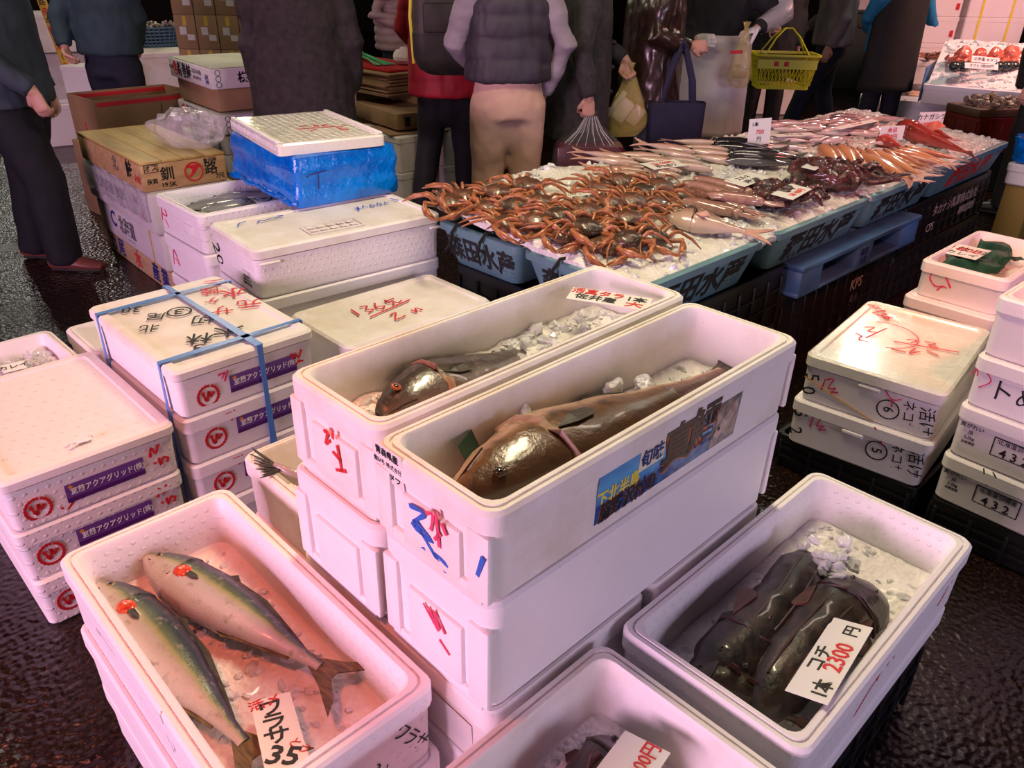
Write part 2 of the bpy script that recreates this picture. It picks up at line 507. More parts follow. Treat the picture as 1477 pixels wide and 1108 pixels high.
def purple_sticker(bx, f, u, v, w=.185, h=.052, rot=0):
    o = bx.put(slab_mesh('sticker', w, h, M['purple']), f, u, v, rot, 'company_sticker', .0022)
    def on(me, x, y, nm='lettering'):
        q = bpy.data.objects.new(nm, me); col.objects.link(q); q.parent = o; q.location = (x, y, .0012); return q
    on(slab_mesh('strip', w, h*.24, M['purple_dark']), 0, -h*.38, 'printed_strip')
    on(text_mesh('室蘭アクアグリッド(株)', h*.40, M['white_ink'], bold=.012, squash=w/(h*.40*11.2)), .006, .002)
    on(text_mesh('北海道室蘭市祝津町二丁目 十八番二号', h*.13, M['white_ink'], squash=.9), .012, -h*.38)
    st = [(h*.14*(1 if i % 2 == 0 else .42)*math.cos(R(90+36*i)), h*.14*(1 if i % 2 == 0 else .42)*math.sin(R(90+36*i))) for i in range(10)]
    g = MB(); g.plate([(x, y, 0) for x, y in st], .0006)
    on(g.mesh('emblem', M['orange_ink'], 0), -w*.43, h*.33, 'emblem')
    return o
CIRC_MA = [circle_pts(.030, sx=.92), [(-.013, .016), (-.010, -.004), (-.006, -.013), (.004, .012), (.006, -.004), (.016, .006)]]
HAND_N = [[(-.018, -.014), (-.012, .016), (-.002, -.006), (.010, .020)], [(-.012, -.040), (-.006, -.036)], [(.004, -.026), (.006, -.050), (.016, -.030), (.028, -.036), (.024, -.050)]]

# --- three purple-labelled boxes, stacked on the floor
ML, MW = .403, .575
for i, (z, lb) in enumerate(((.001, 'white styrofoam box with purple sticker, bottom of the stack standing on the floor'),
                             (.149, 'white styrofoam box with purple sticker, middle one of the stack on the floor'),
                             (.297, 'white styrofoam box with purple sticker and pink dotted closed lid, topmost of its stack'))):
    b = Foam(.191+(.004, -.003, 0)[i], 1.812+(-.002, .003, 0)[i], z, ML, MW, .147 if i < 2 else .146, 0, lb, 'foam_dot' if i < 2 else 'foam_dot', closed=i < 2, lid=i == 2, lidmat='foam_lid',
             lidh=.030, group='purple-stickered boxes', r=.022)
    if i < 2: b.text(' ', 'y-', .5, .5, .01) if False else None
    purple_sticker(b, 'y-', .545, .50)
    b.marks(CIRC_MA, 'y-', .16, .42, .0075, 'red_ink', 8, 1.0)
    b.marks([[(-.012, .006), (-.006, .003)], [(-.002, -.010), (.018, .012)], [(-.010, -.012), (.004, -.010)]], 'y-', .30, .18, .005, 'red_ink')
    b.marks(HAND_N, 'y-', .86, .74, .0065, 'red_ink', 0, .9)
# torn scrap on the lid of the top box
g = MB()
for k in range(14):
    g.box((random.uniform(-.03, .03), random.uniform(-.012, .012), random.uniform(.002, .005)), (.012, .008, .004), Matrix.Rotation(random.random()*3, 3, 'Z'), .001)
g.plate([(-.01, -.008, .006), (.03, -.012, .006), (.012, .022, .014)], .001)
o = g.build('foam_scrap', M['foam'], None, loc=at(115, 640, .4385)+Vector((0, 0, .0005)))
tag(o, 'torn white foam scrap lying on pink dotted box lid', 'scrap')

# --- four strapped boxes
SX, SY, SL, SW, SYAW = .618, 1.818, .405, .575, .45
for i, lb in enumerate(('white styrofoam box hidden at the foot of the blue-strapped stack',
                        'white styrofoam box third from the top of the blue-strapped stack, sticker half covered',
                        'white purple-stickered box second from the top of the blue-strapped stack',
                        'white box with black and red writing on its lid, topmost of the blue-strapped stack')):
    b = Foam(SX, SY, .001+.1435*i, SL, SW, .1425, SYAW, lb, 'foam', closed=i < 3, lid=i == 3, lidmat='foam_old', lidh=.03, group='purple-stickered boxes', r=.022)
    if i > 0:
        purple_sticker(b, 'y-', .60, .52, .2, .052)
        b.marks(CIRC_MA, 'y-', .20, .42, .0075, 'red_ink', 6)
        b.marks([[(-.012, .010), (.006, .012), (-.002, -.002)], [(.016, .016), (.004, -.014)]], 'y-', .31, .78, .005, 'pink_ink')
        b.marks([[(-.022, .016), (-.016, -.002), (-.008, .010), (.002, -.004), (.012, .018)], [(-.01, -.024), (.002, -.016), (.016, -.020)]], 'y-', .86, .66, .006, 'red_ink')
    if i == 3:
        for tx, u, v, sz, mm, rot, bd in (('三', .90, .90, .062, 'red_ink', 158, .0), ('陸', .80, .80, .060, 'red_ink', 158, .0), ('水', .92, .70, .085, 'red_ink', 158, .006), ('元', .90, .50, .075, 'red_ink', 158, .004), ('ヶ', .72, .66, .060, 'red_ink', 158, .0), ('サ', .70, .52, .07, 'red_ink', 158, .0),
                                          ('③', .46, .64, .085, 'black_ink', 150, .004), ('切', .52, .47, .066, 'black_ink', 150, .004), ('木', .56, .26, .085, 'black_ink', 150, .004), ('林', .36, .27, .075, 'black_ink', 150, .004), ('3', .28, .17, .07, 'black_ink', 150, .004), ('30', .22, .82, .058, 'black_ink', 150, .0), ('尾', .30, .66, .055, 'black_ink', 150, .0), ('北', .18, .54, .055, 'black_ink', 150, .0)):
            b.text(tx, 'top', u, v, sz, mm, rot, .0066, bold=bd)
        top = b
# straps round the strapped stack
st = empty('packing_strap', top.root.location-Vector((0, 0, .43)), R(SYAW), 'bright blue plastic packing strap tied round the stack of purple-stickered boxes', 'strap')
def strap(nm, axis, off, zlow):
    g = MB(); e = .0035; w = .009
    hl = (SL if axis == 'x' else SW)/2+e
    pts = [(-hl, zlow), (-hl, .5765+.0005), (hl, .5765+.0005), (hl, zlow)]
    for (a, za), (c, zc) in zip(pts[:-1], pts[1:]):
        for k in range(6):
            t0, t1 = k/6, (k+1)/6
            p = [(a+(c-a)*t, za+(zc-za)*t) for t in (t0, t1)]
            tw = [w*(1+.25*math.sin(5*t+off*30)) for t in (t0, t1)]
            q = []
            for (h, z), ww in zip(p, tw):
                for sgn in (-1, 1):
                    q.append(((h, off+sgn*ww, z) if axis == 'x' else (off+sgn*ww, h, z)))
            nrm = Vector((c-a, 0, zc-za)).normalized()
            nn = Vector((-nrm.z, 0, nrm.x)) if axis == 'x' else Vector((0, -nrm.z, nrm.x))
            g.plate([q[0], q[1], q[3], q[2]], .0014, nn)
    return g.build(nm, M['tape_blue'], st)
strap('strap_band', 'x', .205, .30); strap('strap_band', 'x', -.215, .15); strap('strap_band', 'y', .035, .15)

# --- cod boxes: two carrier boxes below, two stacks across them
for x, lb in ((.556, 'white carrier box with a pale label, lying under the open end of both cod stacks'), (.965, 'white carrier box lying under the far end of both cod stacks')):
    cb_ = Foam(x, .588, .320, .40, .548, .155, 0, lb, 'foam_old', closed=True, group='carrier boxes under the cod stacks')
    if x < .6: cb_.put(slab_mesh('label', .19, .085, M['paper_dull']), 'x-', .74, .34, 0, 'paper_label', .002)
    b = Foam(x+.003, .590, .160, .394, .544, .158, 0, lb.replace('lying', 'second down').replace(' with a pale label', ''), 'foam', closed=True, group='carrier boxes under the cod stacks')
    b = Foam(x+.003, .590, .001, .394, .544, .158, 0, lb.replace('lying', 'on the floor').replace(' with a pale label', ''), 'foam', closed=True, group='carrier boxes under the cod stacks')
CL, CW = .82, .262
CPAD = [('y-', .03, .52, .90, .97, .006)]
b1l = Foam(.556, .589, .4765, CL, CW, .222, -.05, 'deep white styrofoam box with a red scrawl, lower of the nearer cod stack', 'foam', closed=True, ends=True, group='cod boxes')
b1 = Foam(.552, .585, .700, CL+.004, CW, .164, -.05, 'open white box with a blue fish-picture sticker, on the nearer cod stack', 'foam_old', ends=True, depth=.035, group='cod boxes')
b2l = Foam(.553, .858, .4765, CL+.008, CW, .206, .1, 'deep white styrofoam box with a salmon-lit ledge, lower of the farther cod stack', 'foam', closed=True, ends=True, group='cod boxes')
b2 = Foam(.567, .857, .684, CL+.006, CW, .184, .1, 'open white box with red scrawl, on the farther cod stack beside the dark fish', 'foam_old', ends=True, depth=.035, group='cod boxes')
b1l.marks([[(-.022, .024), (.012, -.012)], [(-.010, .024), (.014, -.006), (.004, .026), (.028, -.006)], [(.012, -.030), (.036, -.046)]], 'x-', .52, .52, .005, 'pink_ink')
b2.marks([[(-.030, .028), (-.018, .034), (-.030, .004), (-.016, .016)], [(0, .040), (-.004, .026)], [(.006, .018), (.010, -.034)], [(-.012, -.004), (.012, -.012)], [(-.010, -.040), (.024, -.026)]], 'x-', .56, .50, .006, 'red_ink')
b1.marks([[(-.044, .032), (-.004, .036), (-.040, -.006), (.010, -.014), (-.034, .006), (.028, -.052), (.014, -.036), (.046, -.044), (.036, -.062)], [(-.022, -.050), (-.010, -.044)]], 'x-', .50, .42, .0075, 'blue_ink', 0, .88)
b1.marks([[(-.006, .028), (.014, .034), (.004, -.004)], [(.022, .046), (.024, -.030)], [(.034, .030), (.046, .010)], [(.012, -.02), (.030, .004)]], 'x-', .52, .50, .006, 'pink_ink', 0, .85)
b1.marks([[(-.006, -.022), (.008, .020)]], 'x-', .93, .48, .007, 'blue_ink')
# origin label on the end of the cod box
o = b1.put(slab_mesh('label', .072, .062, M['paper_dull']), 'x-', .14, .83, 0, 'origin_label', .0022)
for t, y, s_ in (('青森県産', .019, .0155), ('佐いち 株式会社', .0, .0105), ('活〆タラ', -.018, .0165)):
    q = bpy.data.objects.new('lettering', text_mesh(t, s_, M['black_ink'], bold=.01, squash=.9)); col.objects.link(q); q.parent = o; q.location = (0, y, .0012)
# big picture sticker on the long side
def picture_sticker():
    m, nt, bb = new_mat('sky_blue_print')
    v = coords(nt); sp = nd(nt, 'ShaderNodeSeparateXYZ'); nt.links.new(v, sp.inputs[0])
    mr = nd(nt, 'ShaderNodeMapRange'); mr.inputs[1].default_value = -.052; mr.inputs[2].default_value = .052
    nt.links.new(sp.outputs[1], mr.inputs[0])
    n1 = noise_n(nt, v, 40, 4)
    c = ramp(nt, mr.outputs[0], ((0, (.01, .045, .22)), (.36, (.015, .07, .30)), (.42, (.05, .25, .60)), (.7, (.10, .40, .72)), (1, (.03, .16, .50))))
    nt.links.new(mixc(nt, ramp(nt, n1, ((.4, (0, 0, 0)), (.7, (.5, .5, .5)))), c, (.10, .45, .75)), bb.inputs['Base Color'])
    bb.inputs['Roughness'].default_value = .25
    w, h = .40, .098
    o = b1.put(slab_mesh('sticker', w, h, m), 'y-', .515, .47, 0, 'picture_sticker', .0024)
    def on(me, x, y, nm='lettering', z=.0012, rz=0):
        q = bpy.data.objects.new(nm, me); col.objects.link(q); q.parent = o; q.location = (x, y, z); q.rotation_euler = (0, 0, rz); return q
    on(text_mesh('下北半島', .034, M['yellow_ink'], bold=.02, squash=.78), -.148, -.004)
    on(text_mesh('脇野沢村の', .040, pmat('dull_red_outline', (.30, .10, .10), .4), bold=.05, squash=.74), -.118, -.033)
    on(text_mesh('脇野沢村の', .040, M['black_ink'], bold=.018, squash=.74), -.118, -.033, z=.0020)
    on(slab_mesh('panel', .066, .040, pmat('cream_print', (.80, .78, .52), .4)), -.068, .026, 'cream_panel', .0009)
    on(text_mesh('旬味', .036, M['navy_ink'], bold=.02, squash=.85), -.068, .026, z=.0022)
    for t, x, y, sz in (('真', .005, .010, .092), ('鱈', .082, .016, .092)):
        on(text_mesh(t, sz, pmat('outline_print', (.50, .12, .05), .4), bold=.035), x+.003, y-.003)
        on(text_mesh(t, sz, pmat('heavy_brown_print', (.035, .022, .015), .4), bold=.022), x, y, z=.0020)
    pm = pmat('fish_photo_print', (.10, .12, .12), .3, c2=(.45, .33, .24), mscale=38, mlo=.4, mhi=.62)
    on(slab_mesh('photo', .082, .094, pm), .156, 0, 'fish_photo', .0006)
    f = MB()
    f.plate([(-.036, -.020, 0), (-.02, -.004, 0), (.006, .016, 0), (.024, .034, 0), (.036, .040, 0), (.034, .026, 0), (.038, .012, 0), (.022, -.002, 0), (0, -.024, 0), (-.02, -.030, 0)], .0006)
    on(f.mesh('printed_fish', pmat('printed_fish_brown', (.33, .22, .15), .3, c2=(.6, .52, .45), mscale=70), 0), .156, 0, 'printed_fish', .0014)
    f = MB(); f.ball((0, 0, 0), (.004, .004, .0005)); on(f.mesh('printed_eye', M['black_ink']), .137, -.010, 'printed_fish_eye', .0022)
picture_sticker()

# --- yellowtail box and the boxes under it
WX, WY, WL, WW = .1945, .690, .342, .722
Foam(WX+.003, WY+.003, .008, WL-.006, WW-.006, .156, -.4, 'white styrofoam box on the floor, lowest under the yellowtail box', 'foam', closed=True, group='boxes under the yellowtail box')
wl = Foam(WX-.004, WY-.012, .168, WL+.006, WW+.004, .158, -.4, 'white styrofoam box, directly beneath the open yellowtail box', 'foam', closed=True, group='boxes under the yellowtail box')
wa = Foam(WX, WY, .329, WL, WW, .161, -.4, 'open white styrofoam box holding two yellowtails, black katakana on its end', 'foam_dot', depth=.045, wall=.030)
wa.text('ワラサ', 'y-', .84, .46, .036, 'black_ink', -58, squash=.95)
wa.text('3入', 'y-', .66, .28, .034, 'black_ink', -58)
wa.marks([[(-.045, -.02), (-.02, .0), (-.03, .02)], [(-.01, -.01), (.004, .02), (.014, -.004)], [(-.028, .03), (.012, .036)], [(.022, .04), (.03, .01)]], 'y-', .28, .55, .0016, 'grey_ink')
wa.marks([[(0, -.05), (.006, -.035), (-.004, -.02), (.004, -.005)], [(0, .02), (.006, .03), (0, .045)]], 'x-', .66, .72, .004, 'white_ink')

# --- small box with a tail sticking out
tb = Foam(.612, 1.145, .345, .56, .335, .155, 0, 'open white box with a dark fish tail poking over its rim', 'foam_old', depth=.03, wall=.024)
Foam(.614, 1.147, .180, .556, .331, .162, 0, 'white styrofoam box under the box with the poking fish tail', 'foam', closed=True, group='boxes under the tail box')
Foam(.614, 1.147, .008, .556, .331, .170, 0, 'white styrofoam box on the floor under the box with the poking tail', 'foam', closed=True, group='boxes under the tail box')
tb.marks([[(-.012, .024), (.008, .020), (.010, -.020), (-.006, -.030)], [(-.008, .0), (.008, -.004)]], 'x-', .86, .42, .004, 'red_ink')

# --- flathead boxes standing on black crates
M['black_plastic'] = pmat('black_crate_plastic', (.012, .012, .013), .35, bscale=30, bstr=.1)
KX, KY, KL, KW = .846, .2215, .720, .354
ko = Foam(KX, KY, .320, KL, KW, .156, -.2, 'open white styrofoam box of dark flathead fish with a price card', 'foam_dot', depth=.04, wall=.028, group='flathead boxes')
kol = Foam(KX+.004, KY+.004, .240, KL-.02, KW-.008, .078, -.2, 'shallow white styrofoam tray under the open flathead box', 'foam', closed=True, group='flathead boxes')
ko.marks([[(-.08, -.05), (-.02, .0), (.04, .03)], [(-.03, .02), (.0, .03), (-.01, -.01)], [(.03, .0), (.05, .035), (.06, .0)], [(-.085, -.052), (-.072, -.040)]], 'y-', .42, .60, .004, 'red_ink', 0, .9)
ko.marks([[(-.03, -.04), (-.01, -.03), (.0, .0)], [(.0, .02), (.02, .0), (.026, .03)], [(.03, .04), (.04, .02)]], 'y-', .86, .62, .004, 'red_ink', 0, .9)
k2 = Foam(.095, .200, .320, .712, .378, .156, 0, 'open white styrofoam box with one dark fish, at the photo bottom', 'foam_old', depth=.035, wall=.028)
Foam(.099, .204, .160, .70, .37, .158, 0, 'white styrofoam box under the open box with one dark fish', 'foam', closed=True)

# --- lidded boxes behind: 136 and the boxes of the next row
g136 = Foam(1.127, 1.812, .330, .573, .345, .150, -.7, 'lidded white box with red handwritten price figures on its lid', 'foam', lid=True, lidmat='foam_old', lidh=.032)
for z in (.001, .166):
    Foam(1.128, 1.813, z, .57, .343, .163, -.7, 'white styrofoam box %s beneath the lidded box with red figures' % ('on the floor' if z < .1 else 'directly'), 'foam', closed=True)
g136.marks([[(-.115, .045), (-.118, -.010)], [(-.085, .045), (-.062, .040), (-.078, .018), (-.060, .004), (-.086, -.010)], [(-.030, .045), (-.046, .008), (-.036, -.008), (-.018, .006), (-.040, .014)], [(.0, .034), (.04, .040)], [(.008, .046), (.006, .022), (.02, .018), (.01, -.004)], [(.024, .02), (.03, -.0), (.05, .012)],
            [(-.10, -.042), (.075, .0)], [(-.045, -.068), (-.02, -.060), (-.048, -.105), (-.008, -.098)], [(.03, -.072), (.034, -.096), (.048, -.070), (.058, -.094)]], 'top', .50, .55, .006, 'red_ink', -3, 1.05, .0066)
T20 = dict(x=1.092, y=2.268, L=.728, W=.372)
t20 = Foam(T20['x'], T20['y'], .499, T20['L'], T20['W'], .171, -4.5, 'lidded white box with number 20 on its end, under the blue-wrapped box', 'foam_dot', lid=True, lidmat='foam_old', lidh=.036, pads=[('y-', .02, .12, .86, .93, .014), ('y-', .93, .99, .86, .93, .014)])
for z in (.001, .167, .333):
    Foam(T20['x']+.002, T20['y']+.002, z, T20['L']-.004, T20['W']-.004, .164, -4.5, 'white styrofoam box %s below the lidded box numbered 20' % ('on the floor, three' if z < .1 else 'two' if z < .3 else 'just'), 'foam', closed=True)
t20.text('20', 'x-', .10, .52, .085, 'black_ink', -78, bold=.0)
t20.put(slab_mesh('label', .055, .07, M['paper_dull']), 'x-', .74, .30, 0, 'printed_label', .002)
for k in range(3): t20.text(('北海道産', '活けホッケ', '札幌中央水産')[k], 'x-', .74, .42-.10*k, .011, 'grey_ink', 0, .0032)
t20.marks([[(-.15, .03), (-.13, .06), (-.10, .07)], [(-.07, .03), (-.05, .05), (-.045, .035), (-.02, .045), (.02, .05), (.05, .06), (.03, .07)]], 'top', .28, .68, .005, 'blue_ink', 0, .9, .0066)
t20.marks([[(-.09, .01), (-.07, -.01)], [(-.07, .02), (-.09, -.03)], [(-.04, .02), (-.055, .0), (-.035, -.01)], [(-.01, .015), (-.02, -.01), (.0, -.005), (-.01, .01)], [(.03, .02), (.015, .0), (.03, -.01), (.035, .01)], [(.06, .015), (.05, -.005), (.07, .0)], [(.11, .05), (.12, .0)]], 'top', .80, .62, .005, 'blue_ink', 0, .9, .0066)
g = MB()
for i in range(5):
    for j in range(2): g.box((-.075+.037*i, -.018+.036*j, 0), (.028, .020, .003), bev=.001)
g.box((0, .046, 0), (.20, .004, .003)); g.box((0, -.046, 0), (.20, .004, .003)); g.box((-.10, 0, 0), (.004, .095, .003)); g.box((.10, 0, 0), (.004, .095, .003))
q = t20.put(g.mesh('emboss', M['foam_old'], 0), 'top', .46, .26, -3, 'embossed_panel', .006)
bf = Foam(1.130, 2.735, .520, .58, .405, .150, -1, 'open white box with dark silvery fish on ice, beside the blue-wrapped box', 'foam_dot', depth=.05, wall=.026, pads=[('x-', .62, .80, .35, .62, .012)])
for z in (.001, .184, .352):
    b = Foam(1.132, 2.737, z, .576, .401, .181 if z < .1 else .166, -1, 'white styrofoam box %s under the open box of dark silvery fish' % ('on the floor, third' if z < .1 else 'second' if z < .3 else 'first'), 'foam', closed=True)
    if z > .3: b.marks([[(-.03, -.04), (.0, .03), (.03, -.03), (.0, -.005)]], 'x-', .22, .5, .006, 'pink_ink')
bf.marks([[(-.03, -.03), (.0, .05), (.026, .0), (-.02, .0)], [(.0, -.02), (.02, -.05)]], 'x-', .16, .55, .006, 'pink_ink')

# blue plastic-wrapped box and the dimpled lid on it
M['blue_film'] = pmat('blue_plastic_film', (.0, .13, .62), .22, c2=(.0, .22, .80), mscale=9, bscale=26, bstr=.9, bdist=.012, coat=.4)
bw = empty('blue_wrapped_box', (1.44, 2.57, .672), R(-5), 'white box wrapped in crinkled bright blue plastic film', 'box')
g = MB(); L_, W_, H_ = .43, .60, .190
rg = lambda dx, zz, r=.03: [(p[0]+L_/2, p[1]+W_/2, zz) for p in rrect(L_+2*dx, W_+2*dx, r, 5)]
rr = [rg(-.02, .0), rg(.002, .006), rg(.006, .02)]
for k in range(1, 9): rr.append(rg(.004*math.sin(k*1.3)+.004, .02+.155*k/8))
rr += [rg(0, .186), rg(-.02, .192)]
def wob(p): 
    n = noise.noise(Vector(p)*14)*.006+noise.noise(Vector(p)*38)*.003
    c = Vector((L_/2, W_/2, p[2])); d = (Vector(p)-c).normalized(); q = Vector(p)+d*n
    q.z = max(q.z, .0005); return q
g.rings([[wob(p) for p in r] for r in rr])
g.build('film_wrap', M['blue_film'], bw, smooth=60)
g = MB()   # loose skirt of film hanging over the box behind
pts = []
for i in range(14):
    t = i/13
    y = W_*(.0+1.0*t)
    pts.append([Vector((-.004-.006*k+.008*math.sin(i*1.7+k), y, .032-.010*k+.004*math.sin(i*2.3+k*1.1))) for k in range(3)])
g.rings(pts, cap0=False, cap1=False, closed=False)
o = g.build('film_skirt', M['blue_film'], bw, smooth=60); sm = o.modifiers.new('thick', 'SOLIDIFY'); sm.thickness = .0012
q = put(stroke_mesh([[(-.04, .026), (.03, .034)], [(-.004, .03), (-.008, -.03)], [(-.042, .028), (-.05, .016)]], .005, M['navy_ink']), 'marker_writing', bw, (L_*.20, -.013, .10), (1, 0, 0), (0, 0, 1), .004)
dl = Foam(1.402, 2.605, .8745, .42, .60, .030, -11, 'loose dimpled white lid with red writing, lying on the blue-wrapped box', 'foam_wet', closed=True, name='foam_cover', cat='box lid', draft=.0, r=.02)
g = MB()
for i in range(13):
    for j in range(19): g.box((-.175+.029*i, -.26+.029*j, .0305), (.016, .008, .003), bev=.001)
g.build('dimple_rows', M['foam_wet'], dl.root)
g = MB()
for sx in (-1, 1): g.box((sx*.198, 0, .034), (.018, .56, .008), bev=.003)
g.build('rim', M['foam'], dl.root)
g = MB()
for k in range(26): g.box((-.2105, -.27+.0212*k, .014), (.003, .010, .018), bev=.001)
g.build('ribs', M['foam'], dl.root)
dl.marks([[(-.08, .02), (-.05, .03)], [(-.03, .04), (-.01, .02), (-.03, .01)], [(.02, .05), (.0, .02), (.03, .02)], [(-.09, -.03), (.04, -.0)], [(.03, .0), (.07, -.01)], [(-.02, -.04), (-.04, -.07)], [(.05, -.03), (.09, -.06), (.06, -.06)], [(.07, .03), (.09, .01)]], 'top', .62, .40, .005, 'red_ink', -20, 1.1, .0085)

# --- open boxes behind the floor stack
ic = Foam(.045, 2.394, .262, .525, .285, .158, 1.2, 'open white box of pink-lit ice with a card, behind the purple-stickered boxes', 'foam', depth=.05)
Foam(.047, 2.396, .001, .521, .281, .259, 1.2, 'tall white styrofoam box under the open box of ice', 'foam', closed=True)
io = Foam(.598, 2.402, .262, .36, .262, .158, 0, 'empty open white box behind the blue-strapped stack', 'foam', depth=.03)
Foam(.600, 2.404, .001, .356, .258, .259, 0, 'tall white styrofoam box under the empty open box', 'foam', closed=True)

# --- right-hand stacks on a black base
rb = Foam(2.231, .506, .2855, .591, .404, .160, 5.8, 'lidded white box with wet glossy lid and red number 136', 'foam', lid=True, lidmat='foam_wet', lidh=.042, pads=[('x-', .42, .58, .86, .97, .01)])
rc = Foam(2.221, .496, .125, .606, .424, .1595, 5.2, 'white styrofoam box with circled 5, beneath the wet-lidded box', 'foam', closed=True, pads=[('x-', .40, .55, .62, .72, .01)])
rb.text('136', 'top', .80, .80, .052, 'red_ink', -118, .0066, bold=.015)
rb.text('小型魚', 'top', .88, .88, .026, 'red_ink', -118, .0066)
rb.marks([circle_pts(.105, 22, 200, 190)], 'top', .52, .66, .003, 'red_ink', 0, 1, .0066)
rb.marks([[(-.03, .04), (.0, .05), (-.02, .01), (.01, .01)], [(.04, .06), (-.03, -.05)], [(-.04, -.04), (-.05, -.07), (-.02, -.08)], [(-.06, -.02), (-.04, -.04)]], 'top', .50, .72, .005, 'red_ink', -70, 1.0, .0066)
rb.marks([[(-.09, .01), (.09, .0)], [(-.05, .04), (-.02, .045), (-.04, .02)], [(.0, .045), (.03, .04), (.01, .02), (.035, .012)], [(-.03, -.02), (-.05, -.06), (-.02, -.04)], [(.0, -.02), (.03, -.05)], [(-.10, -.05), (-.06, -.06)]], 'top', .50, .33, .005, 'red_ink', -70, 1.05, .0066)
for bx, n5, cn in ((rb, '50', '6'), (rc, '52', '5')):
    bx.text(n5[0], 'x-', .08, .72, .06, 'black_ink', -75); bx.text(n5[1], 'x-', .07, .30, .06, 'black_ink', -75)
    bx.marks([circle_pts(.031, 20, 60, 358)], 'x-', .66, .50, .004, 'black_ink')
    bx.text(cn, 'x-', .66, .50, .042, 'black_ink', -80)
    bx.text('ネコザ', 'x-', .80, .48, .040, 'black_ink', -82, squash=.9)
    bx.text('活け', 'x-', .92, .50, .048, 'black_ink', -82)
    bx.marks([[(-.02, .02), (.0, .028), (-.01, -.008), (.012, .0), (.0, -.02), (.022, -.01)], [(-.024, .02), (-.03, -.02)]], 'x-', .24, .62, .0045, 'pink_ink')
    bx.marks([[(-.03, .02), (-.004, -.006), (.02, .004)], [(-.004, -.006), (.0, -.03)]], 'x-', .68, .86, .004, 'pink_ink')
g = MB()
o_, xd, yd = rb.face('x-', .03, .70)
P0 = Vector(o_); o2, _, _ = rb.face('x-', .58, .02); P1 = Vector(o2)
g.tube([P0+Vector((-.004, 0, 0)), P0.lerp(P1, .5)+Vector((-.004, 0, 0)), P1+Vector((-.006, 0, .004))], [.0018]*3, 6)
g.build('rubber_band', pmat('amber_rubber', (.45, .22, .05), .4), rb.root)

CX, CY = 2.202, .470      # corner nearest the camera of the tall right stack
def rstack(z, H, lb, dx=0.0, **kw):
    a = R(-3); W = .40
    return Foam(CX+math.sin(a)*W*0+dx-.0, CY-W, z, .55, W, H, -3, lb, **kw)
r4 = rstack(.125, .150, 'white styrofoam box stamped 432, bottom of the tall stack', .0, mat='foam', closed=True, group='boxes stamped 432')
r3 = rstack(.2775, .158, 'white styrofoam box stamped 432, second from the bottom of the tall stack', .006, mat='foam', closed=True, group='boxes stamped 432')
r2 = rstack(.4375, .148, 'white styrofoam box with black and pink scrawl, third up in the tall stack', .012, mat='foam', closed=True)
r1 = rstack(.5875, .166, 'open white styrofoam box with a yellow card, on the tall stack', .02, mat='foam', depth=.05)
for bx in (r4, r3):
    f = MB()
    w, h, t = .115, .056, .003
    f.box((0, h/2, 0), (w, t, .001)); f.box((0, -h/2, 0), (w, t, .001)); f.box((-w/2, 0, 0), (t, h, .001)); f.box((w/2, 0, 0), (t, h, .001))
    bx.put(f.mesh('stamp_frame', M['black_ink'], 0), 'x-', .42, .46, 0, 'stamp_frame', .002)
    u = .42
    bx.text('北海道羽幌産', 'x-', u, .57, .0165, 'black_ink', 0)
    bx.text('4 3 2', 'x-', u, .37, .036, 'black_ink', 0, bold=.012)
    bx.text('真がれい', 'x-', .125, .66, .016, 'black_ink', 0); bx.text('JB', 'x-', .125, .54, .015, 'black_ink', 0); bx.text('5.2kg', 'x-', .125, .43, .013, 'black_ink', 0)
    bx.text('北海道産', 'x-', .125, .33, .009, 'black_ink', 0)
r4.marks([[(-.02, .03), (-.01, -.0), (.0, -.02)], [(.004, .03), (.016, .016)]], 'x-', .33, .84, .003, 'black_ink')
r2.marks([[(-.01, .03), (.02, .0), (-.004, -.03)], [(-.03, .0), (-.022, .02), (-.015, .0)]], 'x-', .085, .60, .0035, 'pink_ink')
r2.text('トぬ', 'x-', .30, .44, .07, 'black_ink', 0)
lf = Foam(2.955, .595, .440, .56, .295, .134, -1.4, 'open white box of fish with green leaf sheets and a price card', 'foam', depth=.05, wall=.022)
ll = Foam(2.93, .590, .283, .575, .32, .156, -1.4, 'white styrofoam box with salmon-lit rim, under the box with green sheets', 'foam', closed=True)
Foam(2.935, .592, .125, .57, .318, .157, -1.4, 'white styrofoam box lowest under the box with green sheets', 'foam', closed=True)
lf.marks([[(-.006, .024), (-.022, .020), (-.026, .0), (-.008, -.018), (.012, -.014)], [(.006, .028), (.034, -.012)], [(.0, -.03), (.012, -.014), (.024, -.016)]], 'x-', .27, .55, .0055, 'pink_ink', 0, 1.25)
# ------------------------------------------------------------------ ice
def ice_mat(name, c, tr, rough, bs=55, bstr=.8):
    m, nt, b = new_mat(name)
    v = coords(nt)
    n = noise_n(nt, v, 30, 4, .6)
    nt.links.new(ramp(nt, n, ((.3, tuple(x*.90 for x in c)), (.65, c))), b.inputs['Base Color'])
    b.inputs['Roughness'].default_value = rough
    b.inputs['Transmission Weight'].default_value = tr
    b.inputs['IOR'].default_value = 1.31
    b.inputs['Coat Weight'].default_value = .5; b.inputs['Coat Roughness'].default_value = .08
    vo = nd(nt, 'ShaderNodeTexVoronoi'); vo.inputs['Scale'].default_value = bs
    nt.links.new(v, vo.inputs['Vector'])
    p = bump(nt, b, vo.outputs['Distance'], bstr, .008)
    bump(nt, b, noise_n(nt, v, 160, 2), .3, .003, p)
    return m
M['ice'] = ice_mat('crushed_ice', (.93, .91, .87), .08, .28, 75, .6)
M['ice_chip'] = ice_mat('clear_ice_chip', (.96, .97, .97), .42, .14, 60, .5)
M['ice_snow'] = ice_mat('frosty_ice', (.86, .87, .88), .05, .45, 90, .9)
